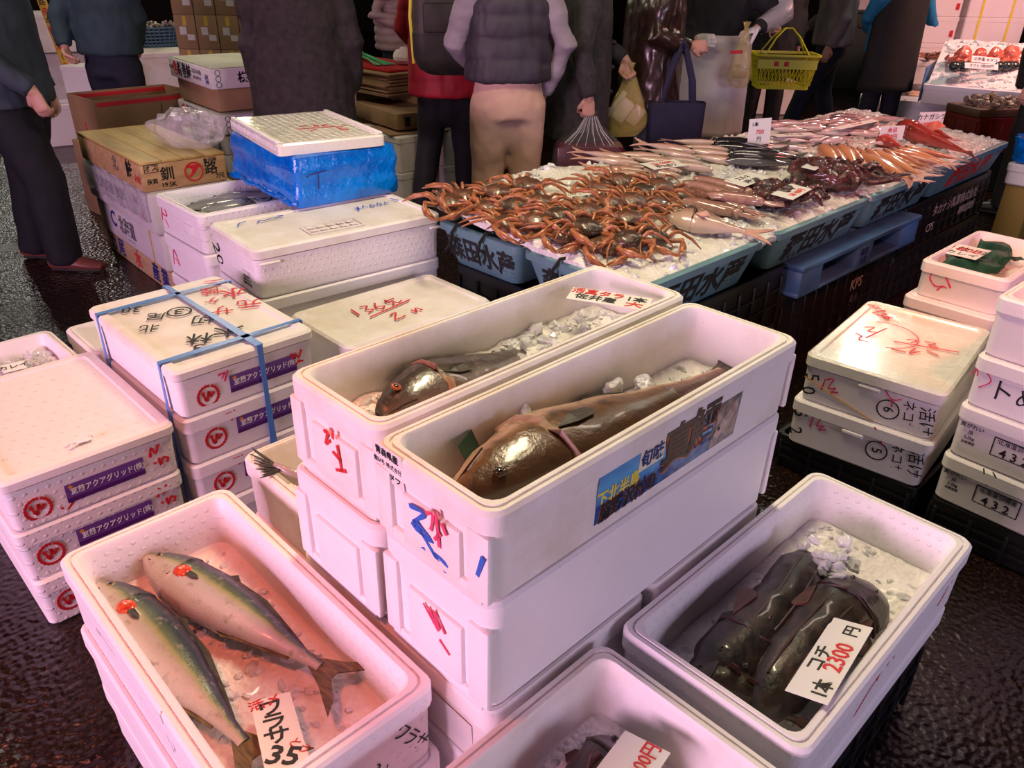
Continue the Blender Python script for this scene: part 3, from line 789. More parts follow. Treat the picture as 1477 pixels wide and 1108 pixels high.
def chip(g, c, r, mi, rnd):
    seg = 6
    rot = Matrix.Rotation(rnd.random()*6, 3, 'Z') @ Matrix.Rotation(rnd.uniform(-.9, .9), 3, 'X')
    b0 = len(g.v)
    g.ball(c, (r*rnd.uniform(.7, 1.35), r*rnd.uniform(.6, 1.1), r*rnd.uniform(.4, .8)), seg, 4, mi, rot)
    for i in range(b0, len(g.v)):
        p = g.v[i]; g.v[i] = (p[0]+rnd.uniform(-.2, .2)*r, p[1]+rnd.uniform(-.2, .2)*r, p[2]+rnd.uniform(-.15, .15)*r)
def ice_bed(name, x0, y0, x1, y1, zf, label, root=None, amp=.006, n=90, rmin=.006, rmax=.014, cell=.012, skirt=.012, seed=1, frosty=.25, floor_h=None):
    rnd = random.Random(seed)
    g = MB()
    nx = max(2, int((x1-x0)/cell)); ny = max(2, int((y1-y0)/cell))
    def zz(x, y):
        z0 = zf(x, y) if callable(zf) else zf
        return z0+amp*(noise.noise(Vector((x*16, y*16, seed)))+.6*noise.noise(Vector((x*44, y*44, seed))))
    vs = []
    for j in range(ny+1):
        for i in range(nx+1):
            x = x0+(x1-x0)*i/nx; y = y0+(y1-y0)*j/ny
            vs.append((x, y, zz(x, y)))
    fs = [(j*(nx+1)+i, j*(nx+1)+i+1, (j+1)*(nx+1)+i+1, (j+1)*(nx+1)+i) for j in range(ny) for i in range(nx)]
    g.add(vs, fs, 0)
    ring = [i for i in range(nx+1)]+[j*(nx+1)+nx for j in range(1, ny+1)]+[ny*(nx+1)+i for i in range(nx-1, -1, -1)]+[j*(nx+1) for j in range(ny-1, 0, -1)]
    k = len(ring)
    sv = [vs[i] for i in ring]+[(vs[i][0], vs[i][1], vs[i][2]-skirt) for i in ring]
    g.add(sv, [(i, i+k, (i+1) % k+k, (i+1) % k) for i in range(k)]+[tuple(reversed(range(k, 2*k)))], 0)
    for q in range(n):
        x = rnd.uniform(x0+.015, x1-.015); y = rnd.uniform(y0+.015, y1-.015)
        r = rnd.uniform(rmin, rmax)
        chip(g, (x, y, zz(x, y)-r*.12), r, 2 if rnd.random() < frosty else 1, rnd)
    o = g.build(name, [M['ice'], M['ice_chip'], M['ice_snow']], root, 28)
    tag(o, label, 'ice', kind='stuff')
    return o, zz
def box_ice(bx, z, label, **kw):
    """ice filling a box: in the box's own frame"""
    ins = .026+.008
    w = kw.pop('ins', ins)
    o, zz = ice_bed('crushed_ice', -bx.L/2+w, -bx.W/2+w, bx.L/2-w, bx.W/2-w, z-bx.root.location.z, label, None, **kw)
    o.location = bx.root.location; o.rotation_euler = bx.root.rotation_euler
    return o

# ------------------------------------------------------------------ fish
def interp(tab, t):
    for (a, b) in zip(tab[:-1], tab[1:]):
        if t <= b[0]:
            k = (t-a[0])/(b[0]-a[0]+1e-9); k = k*k*(3-2*k)*.5+k*.5
            return [a[i]+(b[i]-a[i])*k for i in range(1, len(a))]
    return list(tab[-1][1:])
def fish_mesh(name, L, tab, mats, nseg=30, nr=16, gill=None, bend=None, sq=1.0, rough=0.0, seed=0):
    """tab rows: (t, up, down, half width); head at x=0, tail at x=L, dorsal +z, flank +y"""
    ts = [i/nseg for i in range(nseg+1)]
    if gill:
        ts = sorted(set(ts+[gill-.012, gill-.002, gill+.006, gill+.03]))
    vs = []; dv = []; dt = []; fs = []
    for t in ts:
        u, d, w = interp(tab, t)
        k = 1.0
        if gill:
            if t <= gill: k = 1+.05*max(0, 1-(gill-t)/.10)
            elif t < gill+.02: k = .97
        by, bz = bend(t) if bend else (0, 0)
        for j in range(nr):
            a = 2*PI*j/nr
            c, s_ = math.cos(a), math.sin(a)
            c2 = math.copysign(abs(c)**sq, c)
            n_ = 1+rough*noise.noise(Vector((t*9, c*2, s_*2+seed)))
            vs.append((t*L, by+w*k*c2*n_, bz+(u if s_ > 0 else d)*k*s_*n_))
            dv.append(.5+.5*s_); dt.append(t)
    n = len(ts)
    for i in range(n-1):
        for j in range(nr):
            a = i*nr+j; b = i*nr+(j+1) % nr
            fs.append((a, b, b+nr, a+nr))
    fs.append(tuple(reversed(range(nr)))); fs.append(tuple((n-1)*nr+j for j in range(nr)))
    fs = [tuple(reversed(f)) for f in fs]
    me = bpy.data.meshes.new(name); me.from_pydata(vs, [], fs)
    for nm, arr in (('dv', dv), ('dt', dt)):
        at_ = me.attributes.new(nm, 'FLOAT', 'POINT'); at_.data.foreach_set('value', arr)
    for m in (mats if isinstance(mats, list) else [mats]): me.materials.append(m)
    me.polygons.foreach_set('use_smooth', [True]*len(me.polygons))
    me.set_sharp_from_angle(angle=R(50))
    return me
def fish_mat(name, stops, rough=.22, mottle=None, mscale=30, head=None, wob=.10, bs=180, bstr=.15, coat=.5, lines=0, mlo=.45, mhi=.62):
    m, nt, b = new_mat(name)
    v = coords(nt)
    a = nd(nt, 'ShaderNodeAttribute'); a.attribute_name = 'dv'
    n = noise_n(nt, v, 22, 4)
    ad = nd(nt, 'ShaderNodeMath', operation='MULTIPLY_ADD'); nt.links.new(n, ad.inputs[0]); ad.inputs[1].default_value = wob*2
    sb = nd(nt, 'ShaderNodeMath', operation='SUBTRACT'); nt.links.new(a.outputs['Fac'], sb.inputs[0]); sb.inputs[1].default_value = wob
    nt.links.new(sb.outputs[0], ad.inputs[2])
    c = ramp(nt, ad.outputs[0], stops)
    if mottle:
        f = noise_n(nt, v, mscale, 5, .65)
        c = mixc(nt, ramp(nt, f, ((mlo, (0, 0, 0)), (mhi, (1, 1, 1)))), c, mottle)
    if head:
        t = nd(nt, 'ShaderNodeAttribute'); t.attribute_name = 'dt'
        c = mixc(nt, ramp(nt, t.outputs['Fac'], ((head[1]*.4, (.8, .8, .8)), (head[1], (0, 0, 0)))), c, head[0])
    nt.links.new(c, b.inputs['Base Color'])
    b.inputs['Roughness'].default_value = rough
    b.inputs['Coat Weight'].default_value = coat; b.inputs['Coat Roughness'].default_value = .08
    bump(nt, b, noise_n(nt, v, bs, 3), bstr, .002)
    return m
def fin_mat(name, c, c2, s=90):
    m, nt, b = new_mat(name)
    v = coords(nt, (1, 1, 6))
    n = noise_n(nt, v, s*.25, 3)
    nt.links.new(ramp(nt, n, ((.35, c), (.65, c2))), b.inputs['Base Color'])
    b.inputs['Roughness'].default_value = .45; b.inputs['Coat Weight'].default_value = .15
    bump(nt, b, n, .8, .004)
    return m
M['eye_gold'] = pmat('fish_eye_ring', (.20, .15, .07), .12, coat=.6)
M['eye_dark'] = pmat('fish_eye_dark', (.06, .04, .025), .12, coat=.6)
M['pg'] = pmat('pale_gill_membrane', (.42, .26, .18), .35, c2=(.30, .17, .11), mscale=60)
M['eye_red'] = pmat('fish_eye_red', (.50, .14, .06), .12, coat=.6)
M['pupil'] = pmat('fish_pupil', (.006, .006, .006), .05, coat=1)
M['gill_red'] = pmat('gill_red', (.42, .02, .015), .25, c2=(.75, .12, .05), mscale=60, coat=.5)
M['mouth_dark'] = pmat('mouth_dark', (.05, .02, .02), .4)
def lay(o, head, tail, dorsal, n=(0, 0, 1), roll=0.0):
    """put a fish on its flank: head and tail points, dorsal edge towards 'dorsal'"""
    head, tail = Vector(head), Vector(tail)
    x = (tail-head).normalized(); nn = Vector(n)
    y = (nn-x*nn.dot(x)).normalized(); z = x.cross(y)
    if z.dot(Vector(dorsal)) < 0: y = -y; z = -z
    if roll:
        q = Matrix.Rotation(roll, 3, x); y = q @ y; z = q @ z
    o.matrix_world = Matrix(((x.x, y.x, z.x, head.x), (x.y, y.y, z.y, head.y), (x.z, y.z, z.z, head.z), (0, 0, 0, 1)))
    return (tail-head).length
def add_eye(root, x, y, z, r, ring='eye_gold', both=True):
    for s in ((1, -1) if both else (1,)):
        g = MB(); g.ball((x, s*y, z), (r, r*.45, r), 14, 8); e = g.build('eye', M[ring], root)
        g = MB(); g.ball((x-r*.05, s*(y+r*.30), z), (r*.55, r*.22, r*.55), 12, 6); g.build('pupil', M['pupil'], e)
def tail_fin(root, x, h0, span, ln, mat, fork=.55, y=0, z=0, th=.0025, name='tail_fin'):
    P = [(x-.012, y, z+h0), (x+ln*.35, y, z+span*.45), (x+ln, y, z+span), (x+ln*.86, y, z+span*.62), (x+ln*(1-fork), y, z+span*.10), (x+ln*(1-fork), y, z-span*.10), (x+ln*.86, y, z-span*.62), (x+ln, y, z-span), (x+ln*.35, y, z-span*.45), (x-.012, y, z-h0)]
    g = MB()
    up = [P[0], P[1], P[2], P[3], P[4]]; dn = [P[9], P[8], P[7], P[6], P[5]]
    vs = []
    for s in (th/2, -th/2):
        vs += [(p[0], p[1]+s, p[2]) for p in up]+[(p[0], p[1]+s, p[2]) for p in dn]
    fs = []
    for i in range(4): fs += [(i, i+1, 5+i+1, 5+i) if i < 0 else (i, 5+i, 5+i+1, i+1)]
    # two lobes and the middle web
    fs = [(0, 1, 4), (1, 2, 3), (1, 3, 4), (5, 9, 6), (6, 8, 7), (6, 9, 8), (0, 4, 9, 5)]
    b = [tuple(i+10 for i in reversed(f)) for f in fs]
    rim = [0, 1, 2, 3, 4, 9, 8, 7, 6, 5]
    side = [(rim[i], rim[(i+1) % 10], rim[(i+1) % 10]+10, rim[i]+10) for i in range(10)]
    g.add(vs, fs+b+side)
    return g.build(name, mat, root, 0)
def fin_strip(root, pts, mat, th=.002, name='dorsal_fin', nrm=(0, 1, 0)):
    g = MB(); g.plate(pts, th, nrm); return g.build(name, mat, root, 0)

# ------------------------------------------------------------------ two yellowtails
M['yellowtail'] = fish_mat('yellowtail_skin', ((0, (.60, .56, .54)), (.30, (.52, .48, .46)), (.46, (.42, .38, .33)), (.55, (.30, .30, .12)), (.62, (.09, .13, .06)), (.74, (.030, .055, .055)), (.86, (.025, .032, .055)), (1, (.015, .017, .028))), .30, mottle=(.30, .26, .22), mscale=46, mlo=.56, mhi=.72, wob=.06, coat=.25, bs=320, bstr=.35)
M['yellow_fin'] = fin_mat('yellow_brown_fin', (.055, .040, .018), (.20, .125, .045))
M['dark_fin'] = fin_mat('dark_fin', (.02, .016, .012), (.06, .045, .03))
WZ = .388
box_ice(wa, WZ-.004, 'crushed ice under the two yellowtails in the open box', ins=.040, amp=.007, n=110, rmin=.006, rmax=.014, seed=3, frosty=.5)
YT = [(0, .006, .006, .004), (.03, .017, .016, .012), (.08, .031, .028, .020), (.16, .043, .041, .028), (.25, .050, .049, .033), (.40, .053, .053, .035), (.55, .047, .046, .031), (.70, .034, .033, .022), (.82, .021, .020, .013), (.92, .012, .012, .009), (.97, .010, .010, .007), (1, .010, .010, .005)]
def yellowtail(head, tail, dors, label, z0):
    h = at(*head, z0); t = at(*tail, z0-.006)
    L = (t-h).length
    k = L/.46
    me = fish_mesh('yellowtail', L, [(a, b*k, c*k, d*k) for a, b, c, d in YT], M['yellowtail'], 36, 20, gill=.235)
    o = bpy.data.objects.new('yellowtail', me); col.objects.link(o)
    tag(o, label, 'fish', 'yellowtails in the open box')
    lay(o, h, t, dors)
    tail_fin(o, L*.985, .010*k, .062*k, .085*k, M['yellow_fin'], .55, th=.003)
    add_eye(o, L*.085, .0185*k, .007*k, .0075*k)
    fin_strip(o, [(L*.36, 0, .050*k), (L*.40, 0, .066*k), (L*.44, 0, .056*k), (L*.60, 0, .052*k), (L*.78, 0, .030*k), (L*.9, 0, .014*k), (L*.9, 0, .008*k), (L*.6, 0, .038*k)], M['dark_fin'])
    fin_strip(o, [(L*.56, 0, -.044*k), (L*.60, 0, -.050*k), (L*.66, 0, -.040*k), (L*.88, 0, -.020*k), (L*.88, 0, -.010*k)], M['yellow_fin'], name='anal_fin')
    for s in (1, -1):
        g = MB(); g.plate([(L*.275, s*.0335*k, -.002*k), (L*.31, s*.0355*k, .003*k), (L*.345, s*.0362*k, .002*k), (L*.365, s*.0362*k, -.003*k), (L*.34, s*.0360*k, -.008*k), (L*.30, s*.0350*k, -.008*k)], .0014, (-.05, 1, 0)); g.build('pectoral_fin', M['dark_fin'], o, 0)
        g = MB()      # the cut behind the gill cover
        g.tube([(L*.226, s*.0180*k, .040*k), (L*.232, s*.0290*k, .024*k), (L*.238, s*.0325*k, .0), (L*.226, s*.0295*k, -.024*k)], [(.001, .002), (.002, .0035), (.002, .003), (.0008, .001)], 8)
        g.build('gill_cut', M['mouth_dark'], o)
        g = MB(); g.ball((L*.268, s*.0305*k, -.003*k), (.020*k, .0065*k, .015*k), 12, 8); g.build('gill_wound', M['gill_red'], o)
    g = MB(); g.tube([(.002, 0, -.004), (L*.05, .0125*k, -.008*k), (L*.075, .0185*k, -.011*k)], [.0012]*3, 6); g.tube([(.002, 0, -.004), (L*.05, -.0125*k, -.008*k), (L*.075, -.0185*k, -.011*k)], [.0012]*3, 6); g.build('mouth', M['mouth_dark'], o)
    return o
yellowtail((210, 803), (462, 962), (1, .4, 0), 'yellowtail nearer the cod boxes, its head toward the end wall', .424)
yellowtail((143, 842), (352, 1072), (1, .4, 0), 'yellowtail lying along the long wall, orange wound behind its gill', .424)

# ------------------------------------------------------------------ cod
M['cod'] = fish_mat('cod_skin', ((0, (.62, .44, .33)), (.22, (.50, .31, .20)), (.33, (.19, .088, .038)), (.6, (.095, .044, .018)), (1, (.040, .022, .011))), .30, mottle=(.030, .016, .008), mscale=24, mlo=.50, mhi=.70, wob=.10, coat=.35, bs=70, bstr=.8)
M['cod_dark'] = fish_mat('dark_cod_skin', ((0, (.36, .29, .26)), (.28, (.15, .105, .095)), (.5, (.065, .048, .040)), (1, (.030, .025, .020))), .28, mottle=(.20, .15, .13), mscale=38, mlo=.56, mhi=.7, wob=.15, coat=.4, bs=70, bstr=.7)
CODT = [(0, .020, .016, .018), (.04, .036, .030, .032), (.12, .055, .050, .048), (.22, .068, .064, .056), (.33, .070, .070, .055), (.5, .055, .056, .042), (.68, .034, .034, .025), (.85, .016, .016, .012), (1, .012, .012, .006)]
def cod(label, head, tail, dors, k, mat, ring, L=None, roll=0.0, fin='dark_fin', wk=.8):
    CODT = [(t_, u_, d_, w_*wk) for t_, u_, d_, w_ in globals()['CODT']]
    L = (Vector(tail)-Vector(head)).length
    o = bpy.data.objects.new('cod', fish_mesh('cod', L, [(a, b*k, c*k, d*k) for a, b, c, d in CODT], M[mat], 34, 20, gill=.26, rough=.05)); col.objects.link(o)
    tag(o, label, 'fish', 'cod in the open boxes')
    lay(o, head, tail, dors, roll=roll)
    tail_fin(o, L*.98, .012*k, .045*k, .07*k, M[fin], .2)
    add_eye(o, L*.085, .0435*k*wk, .020*k, .0085*k, ring)
    for x0, x1, hh in ((.30, .44, .010), (.46, .62, .009), (.66, .82, .007)):
        u0 = interp(CODT, x0)[0]*k; u1 = interp(CODT, x1)[0]*k
        fin_strip(o, [(L*x0, 0, u0*.9), (L*(x0+.04), 0, u0+hh*k), (L*x1, 0, u1+.004), (L*x1, 0, u1*.8)], M[fin])
    fin_strip(o, [(L*.48, 0, -.050*k), (L*.54, 0, -.072*k), (L*.66, 0, -.044*k), (L*.66, 0, -.026*k)], M[fin], name='anal_fin')
    for s in (1, -1):
        g = MB(); g.plate([(L*.29, s*.056*k*wk, .004*k), (L*.35, s*.058*k*wk, .010*k), (L*.41, s*.053*k*wk, .006*k), (L*.43, s*.050*k*wk, -.004*k), (L*.41, s*.052*k*wk, -.012*k), (L*.35, s*.057*k*wk, -.012*k)], .002, (-.12, 1, 0)); g.build('pectoral_fin', M[fin], o, 0)
        g = MB()
        g.tube([(L*.262, s*.018*k, .064*k), (L*.272, s*.040*k*wk, .048*k), (L*.276, s*.0545*k*wk, .016*k), (L*.268, s*.055*k*wk, -.016*k), (L*.245, s*.044*k*wk, -.046*k), (L*.21, s*.02*k*wk, -.060*k)], [(.002, .006), (.003, .010), (.003, .013), (.003, .013), (.003, .010), (.002, .006)], 8)
        g.build('gill_membrane', M['pg'], o)
        g = MB(); g.tube([(L*.005, s*.012*k, -.008*k), (L*.05, s*.034*k*wk, -.014*k), (L*.10, s*.047*k*wk, -.022*k)], [.0018]*3, 6); g.build('mouth', M['mouth_dark'], o)
    return o
B1Z = .763
b1c = Vector((b1.root.location.x, b1.root.location.y, 0)); b2c = Vector((b2.root.location.x, b2.root.location.y, 0)); koc = Vector((ko.root.location.x, ko.root.location.y, 0))
box_ice(b1, B1Z-.012, 'slushy ice and meltwater round the brown cod in the nearer box', ins=.036, amp=.006, n=130, rmin=.007, rmax=.017, seed=5, frosty=.5)
cod('huge brown cod filling the stickered box, its pale throat toward the wall', b1c+Vector((-.352, .012, .788)), b1c+Vector((.345, -.012, .768)), (.2, -.9, .25), 1.30, 'cod', 'eye_dark', roll=.12)
# frozen lumps and the green leaf sheets in the cod box
for i, (x, y, r, lb) in enumerate(((712, 612, .021, 'upright frosty ice lump against the wall of the stickered cod box'), (752, 610, .022, 'slanted frosty ice lump beside the green strip in the cod box'), (848, 548, .020, 'round frosty ice lump above the dark cod'), (884, 560, .022, 'flat frosty ice lump above the dark cod'), (928, 556, .026, 'largest frosty ice lump behind the dark cod back'))):
    rnd = random.Random(i+70); g = MB()
    g.ball((0, 0, 0), (r*1.1, r*.8, r*1.3 if i < 2 else r*.62), 26, 18)
    g.v = [tuple(Vector(p)*(1+.42*noise.noise(Vector(p)*48+Vector((i, 0, 0)))+.14*noise.noise(Vector(p)*150))) for p in g.v]
    o = g.build('ice_lump', M['ice_snow'], None, 180); o.location = at(x, y, .792 if i < 2 else .785); o.rotation_euler = (.3*i, .2, i)
    tag(o, lb, 'ice', 'frosty ice lumps in the cod box')
M['leaf_green'] = pmat('dark_green_sheet', (.008, .05, .028), .45, c2=(.015, .075, .04), mscale=20)
g = MB(); g.plate([(-.026, -.022, 0), (.026, -.026, 0), (.028, .024, 0), (-.024, .024, 0)], .0015)
o = g.build('green_sheet', M['leaf_green'], None, 0); p = at(679, 650, .805); o.matrix_world = Matrix.Translation(p) @ Matrix.Rotation(R(25), 4, 'Z') @ Matrix.Rotation(R(62), 4, 'X')
tag(o, 'small dark green sheet standing against the end of the stickered cod box', 'sheet')
g = MB(); g.plate([(-.05, -.010, 0), (.05, -.012, 0), (.05, .012, 0), (-.05, .010, 0)], .0015)
o = g.build('green_sheet', M['leaf_green'], None, 0); p = at(741, 606, .785); o.matrix_world = Matrix.Translation(p) @ Matrix.Rotation(R(5), 4, 'Z') @ Matrix.Rotation(R(70), 4, 'X')
tag(o, 'narrow dark green strip behind the frosty lumps in the cod box', 'sheet')
B2Z = .775
box_ice(b2, B2Z+.006, 'crushed ice round the dark red-eyed cod in the farther box', ins=.034, amp=.012, n=260, rmin=.008, rmax=.020, seed=8, frosty=.35)
cod('dark cod with a red eye and pale gill rays, half sunk in ice', b2c+Vector((-.305, .006, .788)), b2c+Vector((.17, .045, .762)), (-.1, .9, .1), 1.10, 'cod_dark', 'eye_red', roll=.30)

# ------------------------------------------------------------------ flatheads
M['flathead'] = fish_mat('flathead_skin', ((0, (.09, .055, .048)), (.30, (.035, .021, .017)), (.6, (.018, .011, .008)), (1, (.012, .008, .006))), .42, mottle=(.060, .036, .024), mscale=24, mlo=.42, mhi=.66, wob=.15, coat=.35, bs=60, bstr=1.0)
M['flat_fin'] = fin_mat('dusky_red_fin', (.05, .02, .018), (.13, .045, .035))
FLT = [(0, .014, .012, .030), (.05, .026, .018, .050), (.14, .040, .024, .064), (.24, .050, .030, .066), (.34, .050, .032, .058), (.5, .044, .028, .048), (.7, .030, .020, .030), (.88, .016, .012, .014), (1, .012, .010, .007)]
WIDE = [(0, .018, .014, .026), (.05, .034, .020, .052), (.13, .048, .028, .070), (.28, .056, .034, .071), (.5, .057, .036, .066), (.7, .054, .035, .062), (.85, .046, .030, .054), (.94, .032, .022, .038), (1, .012, .010, .012)]
def flathead(label, head, tail, k, bend=None, roll=0.0, tab=FLT, tail_=True):
    L = (Vector(tail)-Vector(head)).length
    o = bpy.data.objects.new('flathead', fish_mesh('flathead', L, [(a, b*k, c*k, d*k) for a, b, c, d in tab], M['flathead'], 36, 20, gill=.25, bend=bend, rough=.10)); col.objects.link(o)
    tag(o, label, 'fish', 'dark flatheads in the boxes')
    lay(o, head, tail, (0, 0, 1), n=(0, 0, 1))
    # belly-down: rotate so the dorsal side is up
    x = (Vector(tail)-Vector(head)).normalized(); z = (Vector((0, 0, 1))-x*x.z).normalized(); y = z.cross(x)
    q = Matrix.Rotation(roll, 3, x); y = q @ y; z = q @ z
    o.matrix_world = Matrix(((x.x, y.x, z.x, head[0]), (x.y, y.y, z.y, head[1]), (x.z, y.z, z.z, head[2]), (0, 0, 0, 1)))
    bn = bend or (lambda t: (0, 0))
    b1_ = bn(1)
    if tail_: tail_fin(o, L*.985, .010*k, .040*k, .075*k, M['flat_fin'], .05, y=b1_[0])
    for s in (1, -1):
        g = MB(); bb = bn(.28)
        g.plate([(L*.26, bb[0]+s*.058*k, .004*k), (L*.30, bb[0]+s*.076*k, .0), (L*.38, bb[0]+s*.080*k, -.002), (L*.42, bb[0]+s*.066*k, .002), (L*.34, bb[0]+s*.055*k, .006*k)], .003); g.build('pectoral_fin', M['flat_fin'], o, 0)
        e = MB(); bb = bn(.12); e.ball((L*.115, bb[0]+s*.024*k, bb[1]+interp(tab, .115)[0]*k*.90), (.007*k, .006*k, .005*k)); e = e.build('eye', M['eye_dark'], o)
        p = MB(); p.ball((L*.113, bb[0]+s*.025*k, bb[1]+interp(tab, .115)[0]*k*.90+.003*k), (.004*k, .0035*k, .0028*k)); p.build('pupil', M['pupil'], e)
    bb = bn(.45)
    if not tail_:
        for s in (1, -1):
            g = MB(); pts = []; rad = []
            for i in range(9):
                a = R(8+82*i/8); u, d_, w_ = interp(tab, .26+.03*math.sin(a)); q = bn(.26)
                pts.append((L*(.245+.045*math.sin(a)), q[0]+s*w_*k*math.sin(a)*1.0, q[1]+u*k*math.cos(a)*1.0)); rad.append((.0022, .0035))
            g.tube(pts, rad, 6); g.build('gill_slit', M['mouth_dark'], o)
            g = MB(); q = bn(.36); u, d_, w_ = interp(tab, .34)
            P = [(L*.30, q[0]+s*w_*k*.80, q[1]+u*k*.66)]
            for i in range(6):
                a = R(-38+76*i/5); P.append((L*.30+.085*k*math.cos(a), q[0]+s*(w_*k*.86+.030*k*math.sin(a)), q[1]+u*k*(.70-.22*math.sin(a))))
            g.plate(P, .003, (0, s*.6, .8)); g.build('pectoral_fin', M['flat_fin'], o, 0)
            g = MB(); g.tube([(L*(.33+.06*i), bn(.33+.06*i)[0]+s*.020*k, bn(.33+.06*i)[1]+interp(tab, .33+.06*i)[0]*k*.955) for i in range(10)], [.0025]*10, 5); g.build('back_ridge', M['flathead'], o)
    fin_strip(o, [(L*.32, bn(.32)[0], .046*k), (L*.36, bn(.36)[0], .070*k), (L*.42, bn(.42)[0], .068*k), (L*.47, bn(.47)[0], .042*k)], M['flat_fin'])
    fin_strip(o, [(L*.50, bn(.5)[0], .040*k), (L*.54, bn(.54)[0], .056*k), (L*.70, bn(.7)[0], .040*k), (L*.80, bn(.8)[0], .018*k)], M['flat_fin'])
    g = MB(); n_ = 9; g.tube([(L*(.012+.05*abs(i-4)/4*abs(i-4)/4), .046*k*(i-4)/4, .002*k) for i in range(n_)], [.0018]*n_, 6); g.build('mouth', M['mouth_dark'], o)
    return o
KZ = .385
box_ice(ko, KZ-.006, 'wet crushed ice round the flatheads in the priced box', ins=.040, amp=.008, n=110, rmin=.006, rmax=.013, seed=12, frosty=.5)
flathead('dark flathead farther from the card, its tail end under a heap of ice chips', koc+Vector((-.292, .022, .400)), koc+Vector((.155, .062, .402)), .98, lambda t: (-.018*math.sin(PI*t), .010*math.sin(PI*t)), .15, WIDE, False)
flathead('dark flathead lying under the black and red price card, rounded head past the card', koc+Vector((.150, -.066, .402)), koc+Vector((-.285, -.064, .400)), .96, lambda t: (-.012*math.sin(PI*t), .016*math.sin(PI*t)), -.1, WIDE, False)
flathead('dark flathead lowest in the priced box, against the near end wall', koc+Vector((-.270, .075, .402)), koc+Vector((-.240, -.115, .400)), .72)
rnd = random.Random(5); g = MB()
for i in range(34):
    p = koc+Vector((.125+rnd.gauss(.0, .035), .010+rnd.gauss(0, .032), .425+rnd.uniform(-.010, .030)))
    chip(g, p, rnd.uniform(.010, .020), 0, rnd)
tag(g.build('ice_chips', [M['ice_chip']], None, 25), 'heap of clear ice chips on the flathead tail end', 'ice', kind='stuff')
KZ2 = .375
box_ice(k2, KZ2-.006, 'thin wet ice in the open box with one dark fish', ins=.042, amp=.006, n=90, rmin=.006, rmax=.012, seed=15, frosty=.2)
flathead('dark fish half hidden by a price card, alone in its box', at(922, 1092, .392), at(760, 1210, .386), 1.05, None, .2)

# fish tail poking from the small box, silvery fish, right-hand fish
M['tail_dark'] = fin_mat('black_tail_fin', (.015, .013, .012), (.07, .06, .055))
g = MB()
h0 = at(398, 672, .508); p1 = at(428, 690, .49); p2 = at(470, 700, .44); p3 = p2+Vector((.16, -.02, -.015))
g.tube([p3, p2, p1, h0], [(.016, .05), (.013, .034), (.009, .017), (.007, .010)], 12)
o = g.build('tail_end_fish', M['cod_dark'], None, 60); tag(o, 'dark fish hanging its ragged tail over the rim of the small box', 'fish')
g = MB()
for i in range(11):
    a = (i-5)/5
    tip = at(372-abs(a)*2+4*math.cos(i*2.1), 664+a*22 if a > 0 else 664+a*18, .515-.002*abs(i-5))
    tip = at(368+10*abs(a)*(1 if a > 0 else -.5)+4*math.sin(i*2.4), 668+a*22, .515)
    b0 = h0+(p1-h0)*.3; side = Vector((0, 0, .006*-a))
    d = (tip-b0); s = d.cross(Vector((0, 0, 1))).normalized()*.006; s2 = Vector((0, 0, .006))
    g.plate([b0-s2*.6, b0+s2*.6, b0+d*.6+s2*.5, tip, b0+d*.6-s2*.5], .003, d.cross(s2))
g.build('tail_fin', M['tail_dark'], o, 0)
box_ice(tb, .395, 'ice in the box with the poking fish tail', ins=.036, n=50, seed=21)
M['silver_dark'] = fish_mat('dark_silver_skin', ((0, (.45, .44, .46)), (.4, (.20, .20, .22)), (.6, (.05, .055, .065)), (1, (.02, .022, .03))), .15, mottle=(.3, .3, .33), mscale=60, mlo=.6, mhi=.75, coat=.9)
SIMPLE = [(0, .006, .006, .004), (.08, .020, .018, .012), (.22, .032, .030, .019), (.42, .036, .036, .021), (.65, .026, .026, .015), (.85, .011, .011, .007), (1, .008, .008, .003)]
def simple_fish(name, L, k, mat, fin, tab=SIMPLE, eye='eye_gold', nseg=16, nr=12, fork=.5, er=.006):
    """small fish: body mesh with tail fin, dorsal fin and eyes as its parts"""
    o = bpy.data.objects.new(name, fish_mesh(name, L, [(a, b*k, c*k, d*k) for a, b, c, d in tab], M[mat], nseg, nr)); col.objects.link(o)
    u = interp(tab, .45)[0]*k
    ch = [tail_fin(o, L*.98, tab[-1][1]*k, .032*k, .05*k, M[fin], fork, th=.0025)]
    ch.append(fin_strip(o, [(L*.32, 0, u*.85), (L*.38, 0, u*1.4), (L*.60, 0, u*1.05), (L*.72, 0, u*.5)], M[fin]))
    w = interp(tab, .09)[2]*k
    for s in (1, -1):
        g = MB(); g.ball((L*.09, s*w*.95, .004*k), (er*k, er*k*.4, er*k), 10, 6); ch.append(g.build('eye', M['pupil'], o))
    return o, ch
def clone(o, ch, name=None):
    c = o.copy(); col.objects.link(c)
    for q in ch:
        d = q.copy(); d.parent = c; col.objects.link(d)
    return c
pr, pc = simple_fish('silvery_fish', .34, 1.15, 'silver_dark', 'dark_fin')
box_ice(bf, .590, 'ice under the dark silvery fish beside the blue-wrapped box', ins=.036, amp=.008, n=90, seed=31)
for i, (h, t, lb) in enumerate((((268, 300), (352, 286), 'dark silvery fish nearest the long wall of its ice box'), ((290, 303), (395, 287), 'dark silvery fish in the middle of its ice box'), ((300, 289), (410, 276), 'dark silvery fish partly under the small black-written card'))):
    o = pr if i == 0 else clone(pr, pc)
    z = .606+.006*i
    a, b = at(*h, z), at(*t, z); lay(o, a, a+(b-a).normalized()*.34, (-.2, 1, 0))
    tag(o, lb, 'fish', 'dark silvery fish')

